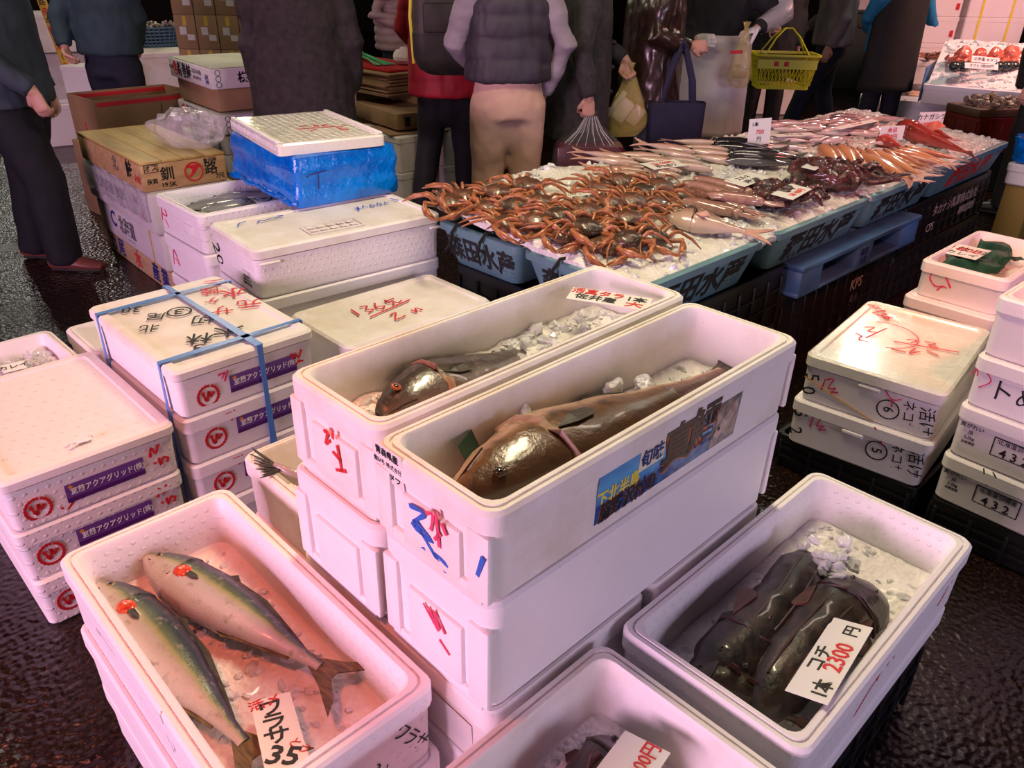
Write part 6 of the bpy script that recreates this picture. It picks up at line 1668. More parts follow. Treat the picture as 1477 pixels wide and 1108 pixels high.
for s in (1, -1):
    for k in range(15):
        for dd in (-1, 1):
            x0 = (-.42+.84*k/14)*BL; z0, z1_ = .03, BH-.075; xa = max(-.42*BL, min(.42*BL, x0+dd*.035))
            g.tube([(x0*.96, s*BW*.425, z0), (xa*1.03, s*BW*.470, z1_)], [.0035, .0035], 4, round_ends=False)
    for k in range(8):
        y0 = (-.38+.76*k/7)*BW; g.tube([(s*BL*.425, y0, .03), (s*BL*.50, y0*1.1, BH-.02)], [.004, .004], 4, round_ends=False)
    for k in range(4): g.tube([(s*BL*(.435+.014*k), -BW*.40, .05+.045*k), (s*BL*(.435+.014*k), BW*.40, .05+.045*k)], [.0035, .0035], 4, round_ends=False)
g.build('lattice', M['basket'], o)
for s in (1, -1):
    g = MB(); g.tube([(-.18, s*.10, BH-.01), (-.10, s*.055, BH+.12), (-.03, s*.015, BH+.185), (.03, -s*.015, BH+.185), (.10, s*.02, BH+.12), (.18, s*.08, BH-.01)], [(.008, .006)]*6, 8); g.build('handle', M['basket'], o)
for x in (-.09, -.01):
    g = MB(); g.box((x, -BW*.485, BH*.74), (.036, .004, .036), bev=.001); g.build('red_square', M['red_ink'], o)
# ------------------------------------------------------------------ crates and cartons at the back
M['wood'] = pmat('pale_crate_wood', (.56, .38, .18), .6, c2=(.42, .26, .11), mscale=5, stretch=(1, 6, 6), bscale=40, bstr=.15)
M['wood_side'] = pmat('crate_wood_side', (.50, .35, .20), .6, c2=(.40, .26, .14), mscale=6, stretch=(1, 1, 8))
M['wood_top'] = pmat('yellowed_wood_top', (.60, .42, .14), .5, c2=(.40, .26, .08), mscale=3, stretch=(5, 1, 1))
M['carton'] = pmat('brown_cardboard', (.34, .215, .11), .75, c2=(.28, .17, .085), mscale=5, bscale=80, bstr=.1)
M['carton_white'] = pmat('white_carton', (.62, .60, .60), .6, c2=(.54, .51, .51), mscale=5)
M['cream_top'] = pmat('cream_carton_top', (.42, .42, .32), .6, c2=(.32, .32, .24), mscale=6)
M['clear_wrap'] = pmat('clear_wrap_film', (.85, .84, .86), .10, alpha=.30, bscale=22, bstr=1, bdist=.015, coat=1)
# stack with the painted wooden crates
WXc, WYc = 1.33, 3.82
def blockbox(name, x0, y0, z0, L, W, H, yaw, label, mat, cat, group=None, bev=.008, top=None):
    a = R(yaw); c, s = math.cos(a), math.sin(a)
    o = empty(name, (x0+c*L/2-s*W/2, y0+s*L/2+c*W/2, z0), a, label, cat, group)
    g = MB(); g.box((0, 0, H/2), (L, W, H), bev=bev); g.build('body', M[mat], o)
    if top:
        g = MB(); n = 4
        for k in range(n): g.box((-L/2+L*(k+.5)/n, 0, H+.006), (L/n-.002, W+.004, .012), bev=.002)
        g.build('top_boards', M[top], o)
    return o
def side_text(o, L, W, t, f, x, z, size, ink, rot=0, **kw):
    if f == 'y-': return put(text_mesh(t, size, M[ink], **kw), 'lettering', o, (x, -W/2, z), (math.cos(R(rot)), 0, math.sin(R(rot))), (-math.sin(R(rot)), 0, math.cos(R(rot))), .0015)
    return put(text_mesh(t, size, M[ink], **kw), 'lettering', o, (-L/2, x, z), (0, -1, 0), (0, 0, 1), .0015)
wf = blockbox('wooden_crate', 1.36, 3.72, .001, .40, .98, .118, -2.3, 'pale wooden crate with blue and red painted characters, standing on the wet floor', 'wood_side', 'crate')
for i, (t, ink) in enumerate((('カ', 'navy_ink'), ('尾', 'navy_ink'), ('', 'navy_ink'), ('水', 'red_ink'), ('', 'red_ink'), ('産', 'navy_ink'), ('業', 'navy_ink'))):
    if t: side_text(wf, .40, .98, t, 'x-', .36-.125*i, .06, .10, ink, bold=.02)
s1 = blockbox('long_carton', 1.35, 3.74, .120, .41, .96, .185, -2.3, 'long white printed box with yellow bands, above the painted wooden crate', 'carton_white', 'box', bev=.02)
side_text(s1, .41, .96, '北海道', 'x-', .02, .10, .10, 'grey_ink', squash=.8, bold=.02); side_text(s1, .41, .96, 'C', 'x-', .22, .11, .12, 'navy_ink', bold=.02); side_text(s1, .41, .96, '----------', 'x-', -.02, .045, .03, 'grey_ink')
g = MB()
for y in (-.33, .40): pass
M['dull_yellow'] = pmat('dull_yellow_band', (.50, .40, .08), .5)
for y in (-.33, .40):
    g = MB(); g.box((0, y, .0925), (.416, .014, .183), bev=.003); g.build('yellow_band', M['dull_yellow'], s1)
s2 = blockbox('long_carton', 1.33, 3.74, .307, .43, .97, .205, -2.3, 'long grey-white labelled box under the branded-wood top crate', 'carton_white', 'box', bev=.02)
s2['label'] = 'long grey-white box with a printed label, directly under the top wooden crate'
side_text(s2, .43, .97, '北海道産 秋鮭', 'x-', .08, .12, .07, 'grey_ink', bold=.02); side_text(s2, .43, .97, '山C', 'x-', -.30, .14, .05, 'grey_ink'); side_text(s2, .43, .97, '水', 'x-', -.36, .07, .05, 'red_ink')
put(slab_mesh('label', .13, .10, pmat('grey_label', (.52, .52, .51), .5)), 'paper_label', s2, (-.10, -.486, .115), (1, 0, 0), (0, 0, 1), .0012)
for k in range(4): side_text(s2, .43, .97, ('ロシア産 8531', '冷凍 紅鮭', 'NET 20K', 'SALMON')[k], 'y-', .06, .165-.028*k, .022, 'grey_ink')
g = MB()
rr = []
for k in range(5):
    rr.append([(-.224-.004*math.sin(i*1.9+k), -.47+.94*i/16, .20-.035*k+.008*math.sin(i*2.3+k*2)) for i in range(17)])
g.rings(rr, cap0=False, cap1=False, closed=False); q = g.build('plastic_overhang', M['clear_wrap'], s2, 60); sm = q.modifiers.new('thick', 'SOLIDIFY'); sm.thickness = .0012
wt = blockbox('wooden_crate', 1.325, 3.76, .514, .405, .91, .125, -2.3, 'yellowed wooden crate with a red circle emblem, topmost of its stack', 'wood', 'crate', top='wood_top')
q = wt
put(stroke_mesh([circle_pts(.042, 26, 90, 360)], .006, M['red_ink']), 'ring_mark', q, (.04, -.457, .066), (1, 0, 0), (0, 0, 1), .0012)
side_text(q, .405, .91, 'ア', 'y-', .04, .066, .066, 'red_ink', bold=.05)
for t, x, z, s_ in (('オス', -.155, .105, .032), ('釧', -.085, .070, .066), ('19.5K', -.085, .022, .030), ('路', .125, .068, .066), ('7尺', .165, .028, .030), ('魚河岸', .125, .108, .022), ('良質', -.158, .045, .026)): side_text(q, .405, .91, t, 'y-', x, z, s_, 'black_ink', bold=.01)
f = MB()
for (x, z, w, h) in ((-.155, .122, .06, .002), (-.155, .088, .06, .002)): f.box((x, -.4565, z), (w, .002, h))
for x in (-.185, -.125): f.box((x, -.4565, .105), (.002, .002, .036))
f.build('stencil_frame', M['black_ink'], q, 0)
side_text(q, .405, .91, '鮭', 'x-', -.30, .075, .09, 'black_ink', bold=.02); side_text(q, .405, .91, '北', 'x-', -.10, .07, .08, 'grey_ink'); side_text(q, .405, .91, '内容', 'x-', -.40, .05, .04, 'red_ink')
# crumpled clear bag on it
o = empty('crumpled_film', (1.66, 3.96, .655), R(20), 'crumpled clear plastic film lying on the yellowed wooden crate', 'plastic film')
g = MB(); g.ball((0, 0, .075), (.13, .20, .095), 26, 16)
g.v = [tuple(Vector(p)*(1+.22*noise.noise(Vector(p)*16)+.10*noise.noise(Vector(p)*41))) for p in g.v]
g.v = [(p[0], p[1], max(p[2], 0)) for p in g.v]
g.build('film', M['clear_wrap'], o, 12)
# open brown carton behind
def open_carton(x0, y0, z0, L, W, H, yaw, label, mat='carton', band=None):
    a = R(yaw); c, s = math.cos(a), math.sin(a)
    o = empty('open_carton', (x0+c*L/2-s*W/2, y0+s*L/2+c*W/2, z0), a, label, 'carton')
    t = .006; g = MB()
    g.box((0, 0, t/2), (L, W, t)); g.box((0, W/2-t/2, H/2), (L, t, H)); g.box((0, -W/2+t/2, H/2), (L, t, H)); g.box((L/2-t/2, 0, H/2), (t, W-2*t, H)); g.box((-L/2+t/2, 0, H/2), (t, W-2*t, H)); g.build('body', M[mat], o, 0)
    return o
oc = open_carton(1.62, 5.10, .46, .62, .40, .27, 3, 'open brown carton with a red band, behind the yellowed wooden crate')
for y in (-.2015, .193):
    g = MB(); g.box((0, y, .245), (.60, .002, .024)); g.build('red_band', M['red_ink'], oc, 0)
put(text_mesh('12', .07, M['black_ink'], shear=.2), 'lettering', oc, (.14, -.2, .165), (1, 0, .1), (0, 0, 1), .002)
put(stroke_mesh([[(-.05, .06), (-.06, -.05), (.09, -.04)], [(-.05, -.045), (.09, .03)]], .004, M['black_ink']), 'marker_writing', oc, (.14, -.2, .165), (1, 0, .1), (0, 0, 1), .002)
put(slab_mesh('mark', .012, .07, M['red_ink']), 'red_mark', oc, (-.31, .0, .09), (0, -1, 0), (0, 0, 1), .001)
blockbox('pallet_box', 1.60, 5.08, .001, .68, .46, .455, 3, 'low brown wooden box carrying the open brown carton', 'carton', 'box')
# salted-salmon cartons
def salmon(z, x0, y0, label, H=.105, L=.62, W=.70, yaw=-6):
    o = blockbox('salmon_carton', x0, y0, z, L, W, H, yaw, label, 'carton_white', 'carton', 'printed salmon cartons', bev=.006)
    g = MB(); g.box((0, 0, H+.003), (L-.02, W-.02, .006), bev=.002); g.build('cream_lid', M['cream_top'], o)
    side_text(o, L, W, '新巻鮭', 'x-', .08, H*.5, .085, 'black_ink', bold=.025, squash=.9)
    put(stroke_mesh([circle_pts(.034, 20, 90, 360)], .008, M['red_ink']), 'ring_mark', o, (-L/2, .235, H*.55), (0, -1, 0), (0, 0, 1), .0015)
    side_text(o, L, W, '富', 'x-', .235, H*.55, .045, 'red_ink', bold=.02)
    side_text(o, L, W, '北海道', 'x-', .315, H*.55, .022, 'grey_ink'); side_text(o, L, W, '丸富水産(株)', 'x-', -.13, H*.68, .028, 'grey_ink'); side_text(o, L, W, '根室市弥生町', 'x-', -.13, H*.36, .022, 'grey_ink'); side_text(o, L, W, '似', 'x-', -.29, H*.42, .06, 'navy_ink')
    side_text(o, L, W, '様', 'y-', -.12, H*.5, .062, 'black_ink', bold=.02); side_text(o, L, W, '似', 'y-', .17, H*.5, .062, 'black_ink', bold=.02)
    put(stroke_mesh([circle_pts(.036, 20, 90, 360)], .007, M['red_ink']), 'ring_mark', o, (.03, -W/2, H*.5), (1, 0, 0), (0, 0, 1), .0015); side_text(o, L, W, '富', 'y-', .03, H*.5, .055, 'red_ink', bold=.03)
    for k in range(3):
        put(stroke_mesh([circle_pts(.014, 14, 90, 360)], .003, M['grey_ink']), 'ring_mark', o, (-.26, -W/2, H*(.82-.30*k)), (1, 0, 0), (0, 0, 1), .0015)
    return o
SXc, SYc = 2.02, 4.40
salmon(.835, SXc, SYc, 'white printed salmon carton tilted on the brown carton, topmost of its pile', L=.60)
blockbox('brown_carton', SXc+.05, SYc+.06, .705, .56, .60, .125, -4, 'plain brown carton between two printed salmon cartons', 'carton', 'carton')
salmon(.588, SXc+.02, SYc+.02, 'white printed salmon carton beneath the plain brown carton')
for i, z in enumerate((.475, .37)):
    salmon(z, SXc+.03, SYc+.03, 'grey-lit printed salmon carton, %s of the pile' % ('third' if i == 0 else 'second from the bottom'), H=.098)
blockbox('brown_carton', SXc+.04, SYc+.04, .001, .56, .62, .366, -4, 'tall brown carton on the floor under the printed salmon cartons', 'carton', 'carton')
# flattened cartons
fx0 = Vector((3.56, 4.82, 0))
for i in range(14):
    o = empty('flat_carton', (fx0.x+random.uniform(-.02, .02), fx0.y+.18+random.uniform(-.02, .02), .66+.0105*i), R(3+random.uniform(-2, 2)), 'flattened brown carton in the pile under the green ties, number of sheets alike', 'carton', 'flattened cartons in a pile')
    o['label'] = 'flattened brown carton sheet in the pile below the green ties'
    g = MB(); g.box((0, 0, .005), (.52, .86, .0098), bev=.002); g.build('sheet', M['carton'], o)
M['red_sheet'] = pmat('red_plastic_sheet', (.45, .01, .015), .4)
o = empty('red_tray', (fx0.x+.01, fx0.y+.2, .8085), R(3), 'flat red plastic tray on the pile of flattened cartons', 'tray')
g = MB(); g.box((0, 0, .008), (.44, .80, .016), bev=.004); g.build('tray', M['red_sheet'], o)
M['green_tie'] = pmat('green_plastic_tie', (.04, .36, .10), .3, coat=.3)
o = empty('green_ties', (fx0.x-.02, fx0.y+.28, .8255), R(-10), 'bundle of looped bright green plastic ties on the red tray', 'ties')
g = MB(); rnd = random.Random(4)
for i in range(20):
    a = rnd.uniform(-.3, .3); y0 = rnd.uniform(-.04, .04); h = rnd.uniform(.01, .06)
    g.tube([(y0+.05*a, .22, .01+h), (y0, .26, .03+h), (y0+.02, .22, .035+h), (y0*.6, .10, .02+h*.6), (a*.12, -.10, .012+h*.3), (a*.25, -.28, .008)], [.004]*6, 5)
g.build('loops', M['green_tie'], o)
o = empty('white_bag', (fx0.x+.10, fx0.y+.0, .8255), 0, 'crumpled white paper bag beside the green ties', 'bag')
g = MB(); g.ball((0, 0, .05), (.07, .09, .06), 12, 8); g.v = [tuple(Vector(p)*(1+.25*noise.noise(Vector(p)*19))) for p in g.v]; g.v = [(p[0], p[1], max(p[2], 0.0)) for p in g.v]; g.build('paper', pmat('cream_paper', (.62, .55, .47), .7), o, 10)
blockbox('table_box', 3.54, 4.80, .001, .60, .95, .655, 3, 'brown carton block supporting the flattened cartons', 'carton', 'carton')
sc = blockbox('small_carton', 3.20, 4.32, .492, .32, .62, .105, -8, 'closed long brown carton with red tape on its end', 'carton', 'carton')
g = MB(); g.box((.03, -.3105, .055), (.06, .004, .085), bev=.001); g.box((.03, -.29, .1055), (.06, .04, .003)); g.build('red_tape', M['red_ink'], sc)
put(stroke_mesh([circle_pts(.018, 16, 90, 360)], .006, M['grey_ink']), 'ring_mark', sc, (.11, -.31, .055), (1, 0, 0), (0, 0, 1), .001)
g = MB(); g.box((-.08, -.3105, .05), (.04, .003, .06)); g.build('dark_patch', M['black_ink'], sc)
bt = blockbox('standing_carton', 3.08, 4.74, .492, .06, .34, .20, 0, 'thin brown carton standing on edge with blue tape', 'carton', 'carton')
g = MB(); g.box((-.031, -.12, .08), (.003, .05, .05)); g.build('blue_tape', M['tape_blue'], bt)
for i, (x, y, ww) in enumerate(((3.22, 4.20, 'on top of the scribbled white boxes'), (3.56, 4.30, 'beside the red-taped carton'))):
    o = empty('flat_carton', (x+.16, y+.20, .4725+.009*i), R(-14+20*i), 'loose cut brown cardboard flap '+ww, 'carton')
    g = MB(); g.box((0, 0, .004), (.46-.14*i, .34-.08*i, .007), bev=.001); g.build('sheet', M['carton'], o)
k = 0
for (x, y) in ((3.14, 4.22), (3.485, 4.20)):
    for z in (.001, .236):
        b = Foam(x, y, z, .335, .55, .233, 2, 'grey-shaded white box, %s of the %s pile behind the blue box' % ('foot' if z < .1 else 'top', 'nearer' if k < 2 else 'farther'), 'foam_old', closed=True, cat='box'); k += 1
        b.marks([[(-.03, .02), (.0, -.02), (.03, .01)], [(-.02, -.01), (.02, .03)]], 'y-', .5, .5, .003, 'grey_ink')
# far left: price boards, white boxes, tarp, basket, carton columns
M['board'] = pmat('yellow_price_board', (.72, .50, .06), .5, c2=(.62, .40, .04), mscale=8)
def stake(p, h, w, lean, label, txt):
    o = empty('price_board', p, R(-45), label, 'price board', 'yellow price boards')
    g = MB(); rot = Matrix.Rotation(lean, 3, 'Y')
    g.box(rot @ Vector((0, 0, h/2)), (w, .02, h), rot, .003); g.build('board', M['board'], o)
    for i, t in enumerate(txt):
        q = bpy.data.objects.new('lettering', text_mesh(t, w*.8, M['red_ink' if i % 2 == 0 else 'black_ink'], bold=.01)); col.objects.link(q); q.parent = o
        c = rot @ Vector((0, -.0115, h-.06-i*w*.95)); X = rot @ Vector((1, 0, 0)); Z = rot @ Vector((0, 0, 1)); Y = Vector((0, -1, 0))
        q.matrix_local = Matrix(((X.x, Z.x, Y.x, c.x), (X.y, Z.y, Y.y, c.y), (X.z, Z.z, Y.z, c.z), (0, 0, 0, 1)))
for (px, py, z, lb, mt) in ((95, 92, .62, 'white box the first yellow price board stands on', 'foam'), (132, 80, .62, 'white box the half-hidden yellow price board stands on', 'foam'), (256, 24, .86, 'tall white box pile under the far yellow price board', 'foam')):
    p = at(px, py, z); Foam(p.x-.10, p.y-.10, .001, .26, .24, z-.004, -45, lb, mt, closed=True)
stake(at(95, 92, .62), .62, .075, R(-9), 'yellow price board with red characters, leaning beside the slate jacket', '釧路産本鱈1本(80)')
stake(at(132, 80, .62), .50, .07, R(-9), 'yellow price board half behind the teal jacket hand', '北海道産生')
stake(at(256, 24, .86), .50, .07, R(4), 'yellow price board beyond the blue basket', '青森産')
for i, (px, py, z, L, W, H, lb) in enumerate(((62, 92, .0, .70, .5, .60, 'pink-lit white box behind the yellow price boards'), (148, 88, .0, .60, .5, .62, 'white styrofoam box behind the teal jacket'), (80, 40, .601, .9, .5, .34, 'grey tarp-covered block above the price boards'))):
    p = at(px, py, z+H)
    if i == 2: p = at(50, 50, .85)
    if i != 1: p += Vector((.25, .35, 0))
    b = Foam(p.x-.1+(.50 if i == 1 else -.25), p.y+.25+(.15 if i == 1 else .2), z+.001 if i < 2 else .625, L, W, H, -8, lb, 'foam_old', closed=True, cat='box')
p = at(70, 150, .34)
b = Foam(p.x-.35, p.y-.05, .001, .55, .30, .34, -8, 'open white box of pink ice on the floor behind the slate jacket', 'foam', depth=.2, cat='box')
box_ice(b, .30, 'pink-lit ice on the floor box behind the slate jacket', n=60, seed=91, rmin=.012, rmax=.025)
p = at(238, 72, .58)
Foam(p.x-.30, p.y-.02, .001, .62, .46, .58, -6, 'white box pile carrying the blue basket', 'foam', closed=True, cat='box')
M['basket_blue'] = pmat('blue_grey_basket', (.08, .17, .25), .5)
o = empty('round_basket', (p.x+.03, p.y+.22, .583), 0, 'blue-grey slatted round basket with shellfish on the white box pile', 'basket')
g = MB()
for k in range(7):
    z = .01+.033*k; r = .20+.012*k
    g.tube([(r*1.15*math.cos(2*PI*i/24), r*.85*math.sin(2*PI*i/24), z) for i in range(25)], [(.006, .010)]*25, 6, round_ends=False)
for i in range(36):
    a = 2*PI*i/36; g.tube([(.20*1.15*math.cos(a), .20*.85*math.sin(a), 0), (.275*1.15*math.cos(a), .275*.85*math.sin(a), .215)], [.006, .006], 4)
g.box((0, 0, .006), (.36, .27, .010)); g.build('weave', M['basket_blue'], o)
g = MB(); rnd = random.Random(2)
for i in range(50): g.ball((rnd.uniform(-.18, .18), rnd.uniform(-.13, .13), .19+rnd.uniform(0, .05)), (.03, .022, .016), 8, 5, 0, Matrix.Rotation(rnd.random()*3, 3, 'Y'))
q = g.build('shellfish', pmat('grey_shellfish', (.25, .22, .2), .35, c2=(.45, .38, .33), mscale=30), None); q.location = o.location+Vector((0, 0, .006)); tag(q, 'heap of grey shellfish in the blue-grey basket', 'shellfish', kind='stuff')
# brown carton columns
lab = pmat('white_shipping_label', (.62, .60, .58), .5)
cp = at(318, 104, .30)
ci = 0
for ix, px in enumerate((262, 292, 322, 352)):
    base = Vector((3.05+.46*ix*.72, 6.95-.46*ix*.72+.10, 0))
    base = at_depth(px+14, 100, (3.3, 6.6, .3)); base.z = 0
    for r in range(5):
        o = blockbox('shipping_carton', base.x-.10, base.y-.04, .001+.262*r, .172, .30, .26, -45+random.uniform(-.6, .6), 'brown shipping carton, %s in the %s column behind the long brown coat' % (('lowest', 'second up', 'third up', 'fourth up', 'topmost')[r], ('first', 'second', 'third', 'last')[ix]), 'carton', 'carton', 'brown shipping cartons', .004)
        put(slab_mesh('label', .055, .06, lab), 'shipping_label', o, (-.02, -.15, .14), (1, 0, 0), (0, 0, 1), .001); put(slab_mesh('label', .06, .045, lab), 'shipping_label', o, (.04, -.15, .09), (1, 0, 0), (0, 0, 1), .0012)
        g = MB(); g.box((0, -.1505, .215), (.03, .002, .07)); g.box((0, 0, .2605), (.03, .30, .001)); g.build('yellow_tape', M['board'], o)
# ------------------------------------------------------------------ far right stall
RX = Vector((8.56, 2.57, 0))
def farbox(px0, py0, px1, py1, z, W, H, label, mat='foam', closed=True, dep=.08, **kw):
    """a box seen from its long side, its top near edge between two surveyed points"""
    a, b = at(px0, py0, z), at(px1, py1, z)
    d = b-a; yaw = math.degrees(math.atan2(d.y, d.x))
    return Foam(a.x, a.y, z-H, d.length, W, H, yaw, label, mat, closed=closed, depth=None if closed else dep, **kw)
fb = farbox(1243, 142, 1392, 152, .40, .38, .20, 'long white fish box on the floor pile, front of the far stall', closed=False)
box_ice(fb, .36, 'ice in the long white box of the far stall', n=60, seed=101, rmin=.012, rmax=.025)
farbox(1245, 172, 1388, 182, .195, .38, .19, 'white box under the long white box of the far stall')
for i, (hx, tx, y) in enumerate(((1310, 1362, 140), (1318, 1350, 137), (1330, 1368, 141), (1306, 1340, 136))):
    o, ch = KINDS['orange']; o = clone(o, ch); a = at(hx, y-3, .40); b = at(tx, y+1, .40); lay(o, a, b, (0, 1, 0)); o.matrix_world = o.matrix_world @ Matrix.Scale(1.2, 4)
    tag(o, 'orange fish lying in the long white box of the far stall', 'fish', 'orange fish in the far box')
ib = farbox(1332, 121, 1500, 135, .62, .75, .16, 'white ice bin with a blue end panel, heaped with pink-lit ice', closed=False, dep=.04)
fl_ = ib.L
def izf(x, y): return .30+.10*(y+.35)/.7
o, _ = ice_bed('crushed_ice', -ib.L/2+.03, -ib.W/2+.03, ib.L/2-.03, ib.W/2-.03, lambda x, y: .150+.34*(y+ib.W/2)/ib.W, 'pink-lit crushed ice heap in the far bin under the boiled octopus', n=260, rmin=.012, rmax=.026, cell=.03, seed=111, skirt=.03, amp=.012)
o.location = ib.root.location; o.rotation_euler = ib.root.rotation_euler
g = MB(); g.box((-ib.L/2-.008, 0, .15), (.012, ib.W*.95, .28), bev=.004); g.build('blue_panel', M['tub_blue'], ib.root)
Foam(ib.root.location.x-ib.L*.5+.1, ib.root.location.y-.1, .001, 1.0, .55, .455, math.degrees(ib.root.rotation_euler.z), 'white box under the heaped ice bin of the far stall', 'foam', closed=True)
M['boiled'] = pmat('boiled_octopus_red', (.52, .10, .06), .25, c2=(.70, .24, .16), mscale=18, coat=.6, bscale=60, bstr=.4)
for i, px in enumerate((1388, 1412, 1434, 1456, 1478)):
    c = at_depth(px, 84, ib.root.location+Vector((0, .15, .45)))
    o = empty('boiled_octopus', c, 0, 'boiled red octopus ball, number %d' % (i+1), 'octopus', 'boiled octopus row on the far ice'); o['label'] = 'boiled red octopus curled into a ball on the far ice heap'
    g = MB(); sc_ = (.95, .75, .85, 1.0, .8)[i]; g.ball((0, 0, .02), (.080*sc_, .07*sc_, .082*sc_), 20, 14); g.v = [tuple(Vector(p)*(1+.20*noise.noise(Vector(p)*22+Vector((i*3, 0, 0))))) for p in g.v]; g.build('head', M['boiled'], o)
    for k in range(6):
        a = R(60*k+20*i); g = MB()
        g.tube([(.04*math.cos(a), .04*math.sin(a), .0), (.10*math.cos(a), .10*math.sin(a), -.03), (.13*math.cos(a+.5), .13*math.sin(a+.5), -.01), (.11*math.cos(a+.9), .11*math.sin(a+.9), .02)], [.03, .026, .018, .008], 8); g.build('arm', M['boiled'], o)
M['dark_shell'] = pmat('dark_green_shell', (.015, .025, .018), .2, c2=(.05, .06, .05), mscale=30, coat=.6)
for i, px in enumerate((1378, 1392, 1440, 1452, 1462)):
    c = at_depth(px, 96, ib.root.location+Vector((-.1, .0, .42)))
    g = MB(); g.ball((0, 0, 0), (.07, .05, .045), 14, 9); g.v = [tuple(Vector(p)*(1+.15*noise.noise(Vector(p)*30))) for p in g.v]
    o = g.build('shellfish', M['dark_shell'], None, 60); o.location = c; tag(o, 'dark green shellfish lying before the boiled octopus', 'shellfish', 'dark shellfish on the far ice')
for nm, a, b, c, tx in (('white strip card below the boiled octopus, lettered black', (1392, 90), (1440, 93), (1391, 98), 'さざえ 5個500円'), ('white strip card leaning on the boiled octopus', (1402, 80), (1442, 84), (1401, 89), '北海道 水ダコ')):
    rp = ib.root.location+Vector((-.16 if 'below' in nm else -.10, -.05, .42))
    card(nm, at_depth(*a, rp), at_depth(*b, rp), at_depth(*c, rp), ((tx, .5, .5, .6, 'black_ink', {'bold': .01}),), group='far stall cards')
cb = farbox(1316, 88, 1382, 92, .66, .40, .22, 'white box of orange crabs behind the blue-sleeved fishmonger', closed=False, dep=.22)
Foam(cb.root.location.x-.3, cb.root.location.y-.15, .001, .62, .42, .432, math.degrees(cb.root.rotation_euler.z), 'white box pile under the orange crabs of the far stall', 'foam', closed=True)
for i in range(6):
    o, ch = crabs[i % 4]; o = clone(o, ch); p = cb.root.location+Vector((-.20+.08*i, .05*math.sin(i*2), .245+.02*(i % 2)))
    o.matrix_world = Matrix.Translation(p) @ Matrix.Rotation(i*1.1, 4, 'Z') @ Matrix.Scale(.75, 4); o['label'] = 'orange crab in the far white box behind the blue sleeve'; o['group'] = 'far crabs'
# strapped white boxes stacked behind
BS = at_depth(1430, 60, (10.2, 2.6, 1.0))
for r in range(5):
    for c_ in range(2):
        p0 = at_depth(1384 if c_ == 0 else 1296, 60, (10.4, 2.8, 1))
        w_ = .66 if c_ == 0 else .60
        b = Foam(p0.x, p0.y, .001+.262*r, w_, .42, .26, -45, 'white box in the %s pile behind the far ice, %s' % ('yellow-strapped' if c_ == 0 else 'red-marked', ('lowest', 'second up', 'third up', 'fourth up', 'topmost')[r]), 'foam', closed=True)
        if c_ == 0:
            for x in (-.18, .14):
                g = MB(); g.box((x, -.2115, .13), (.025, .002, .262)); g.build('yellow_strap', M['yellow_ink'], b.root)
        else:
            g = MB(); g.box((.24, -.2115, .10), (.035, .002, .06)); g.build('red_mark', M['red_ink'], b.root)
# shellfish tray, red crate, blue cloth, yellow post at the far end of the stall
tc = at_depth(1432, 158, (6.9, 1.75, .4))
o = empty('brown_tray', (tc.x, tc.y, .545), R(-30), 'shallow brown tray of grey-brown shellfish near the photo edge', 'tray')
g = MB(); g.box((0, 0, .03), (.55, .34, .06), bev=.01); g.build('tray', pmat('brown_tray_wood', (.10, .05, .03), .5), o)
g = MB(); rnd = random.Random(8)
for i in range(70): g.ball((tc.x+rnd.uniform(-.22, .22), tc.y+rnd.uniform(-.16, .16), .625+rnd.uniform(0, .03)), (.028, .02, .013), 7, 5, 0, Matrix.Rotation(rnd.random()*3, 3, 'Y'))
tag(g.build('shellfish', pmat('brown_shellfish', (.16, .11, .08), .4, c2=(.36, .28, .22), mscale=30), None), 'grey-brown shellfish heaped in the shallow tray', 'shellfish', kind='stuff')
M['red_plastic'] = pmat('dark_red_plastic', (.16, .012, .012), .4)
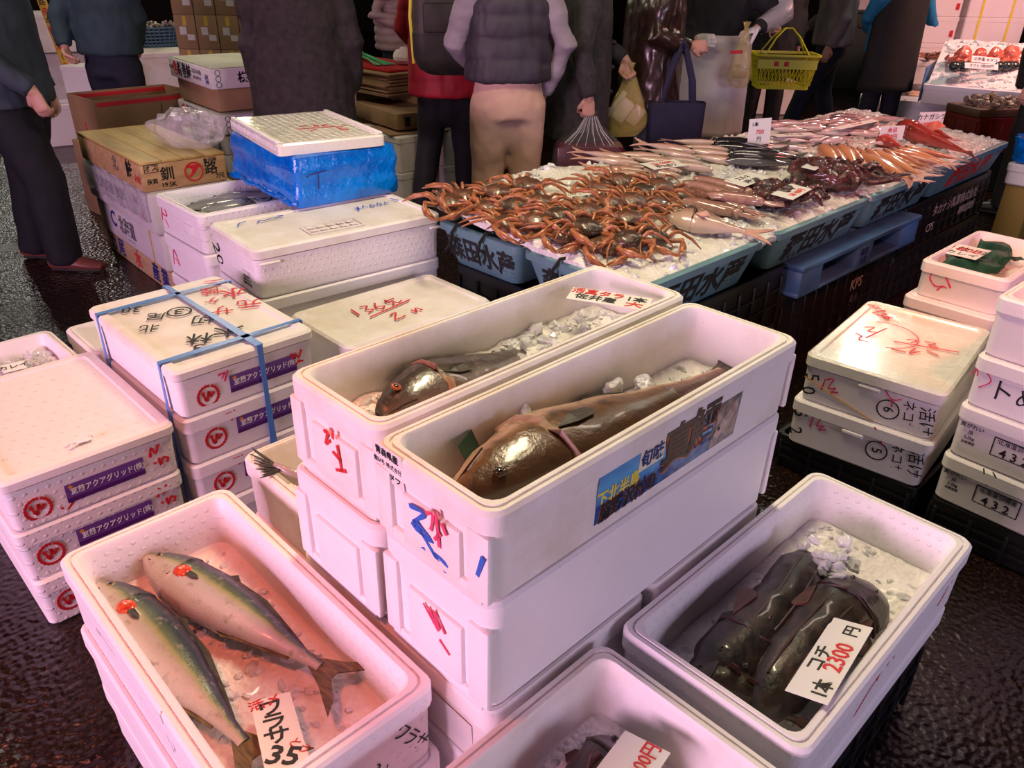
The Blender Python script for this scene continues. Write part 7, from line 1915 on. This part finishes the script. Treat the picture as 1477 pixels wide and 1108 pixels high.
crate('black_crate', tc.x-.27, tc.y-.18, tc.x+.27, tc.y+.18, .001, .285, 'black crate on the floor under the dark red crate', 'black far crate', 'black_plastic', -30)
crate('red_crate', tc.x-.27, tc.y-.18, tc.x+.27, tc.y+.18, .287, .543, 'dark red plastic crate under the shellfish tray', 'red crates', 'red_plastic', -30)
g = MB(); rr = []
for k in range(9):
    rr.append([Vector((.17*math.cos(2*PI*i/24)*(1-.02*k)+.012*math.sin(i*2.2+k), .12*math.sin(2*PI*i/24)*(1-.02*k)+.010*math.cos(i*3+k), .15-.016*k if k > 1 else .152+.004*k)) for i in range(24)])
g.rings(rr)
bx_ = at(1474, 205, .62)
q = g.build('blue_cloth', M['blue_film'], None, 60); q.location = (5.42, 1.175, .505); tag(q, 'crinkled blue plastic sheet over a small white box beyond the stall', 'sheet')
Foam(5.275, 1.08, .40, .29, .19, .118, 0, 'small white box under the blue sheet beyond the stall', 'foam', closed=True)
g = MB(); g.box((0, 0, .199), (.24, .15, .398), bev=.006); q = g.build('yellow_stand', pmat('yellow_wood_stand', (.30, .20, .04), .6), None); q.location = (5.42, 1.175, .001); tag(q, 'dull yellow wooden stand under the small white box', 'stand')
# dark green bin and white box in the gap behind the basket
M['green_bin'] = pmat('dark_green_bin', (.03, .05, .045), .6)
p = at_depth(1190, 90, (11.5, 6.0, .8))
for i in range(2):
    o = blockbox('waste_bin', p.x-.4+.75*i, p.y-.3-.75*i, .001, .7, .7, .95, -45, 'dark green lidded bin %s the yellow basket' % ('behind' if i == 0 else 'farther along from the one behind'), 'green_bin', 'bin')
    g = MB(); g.box((0, 0, .965), (.74, .74, .03), bev=.008); g.box((0, -.36, .80), (.22, .03, .06), bev=.01); g.build('bin_lid', M['green_bin'], o)
Foam(p.x-.3, p.y-.2, .985, .5, .4, .28, -45, 'white box on the dark green bin behind the yellow basket', 'foam', closed=True)
p = at_depth(1075, 140, (8.5, 5.2, .3))
Foam(p.x-.2, p.y-.2, .001, .5, .4, .35, -45, 'shaded white box on the floor behind the white apron', 'foam_old', closed=True)
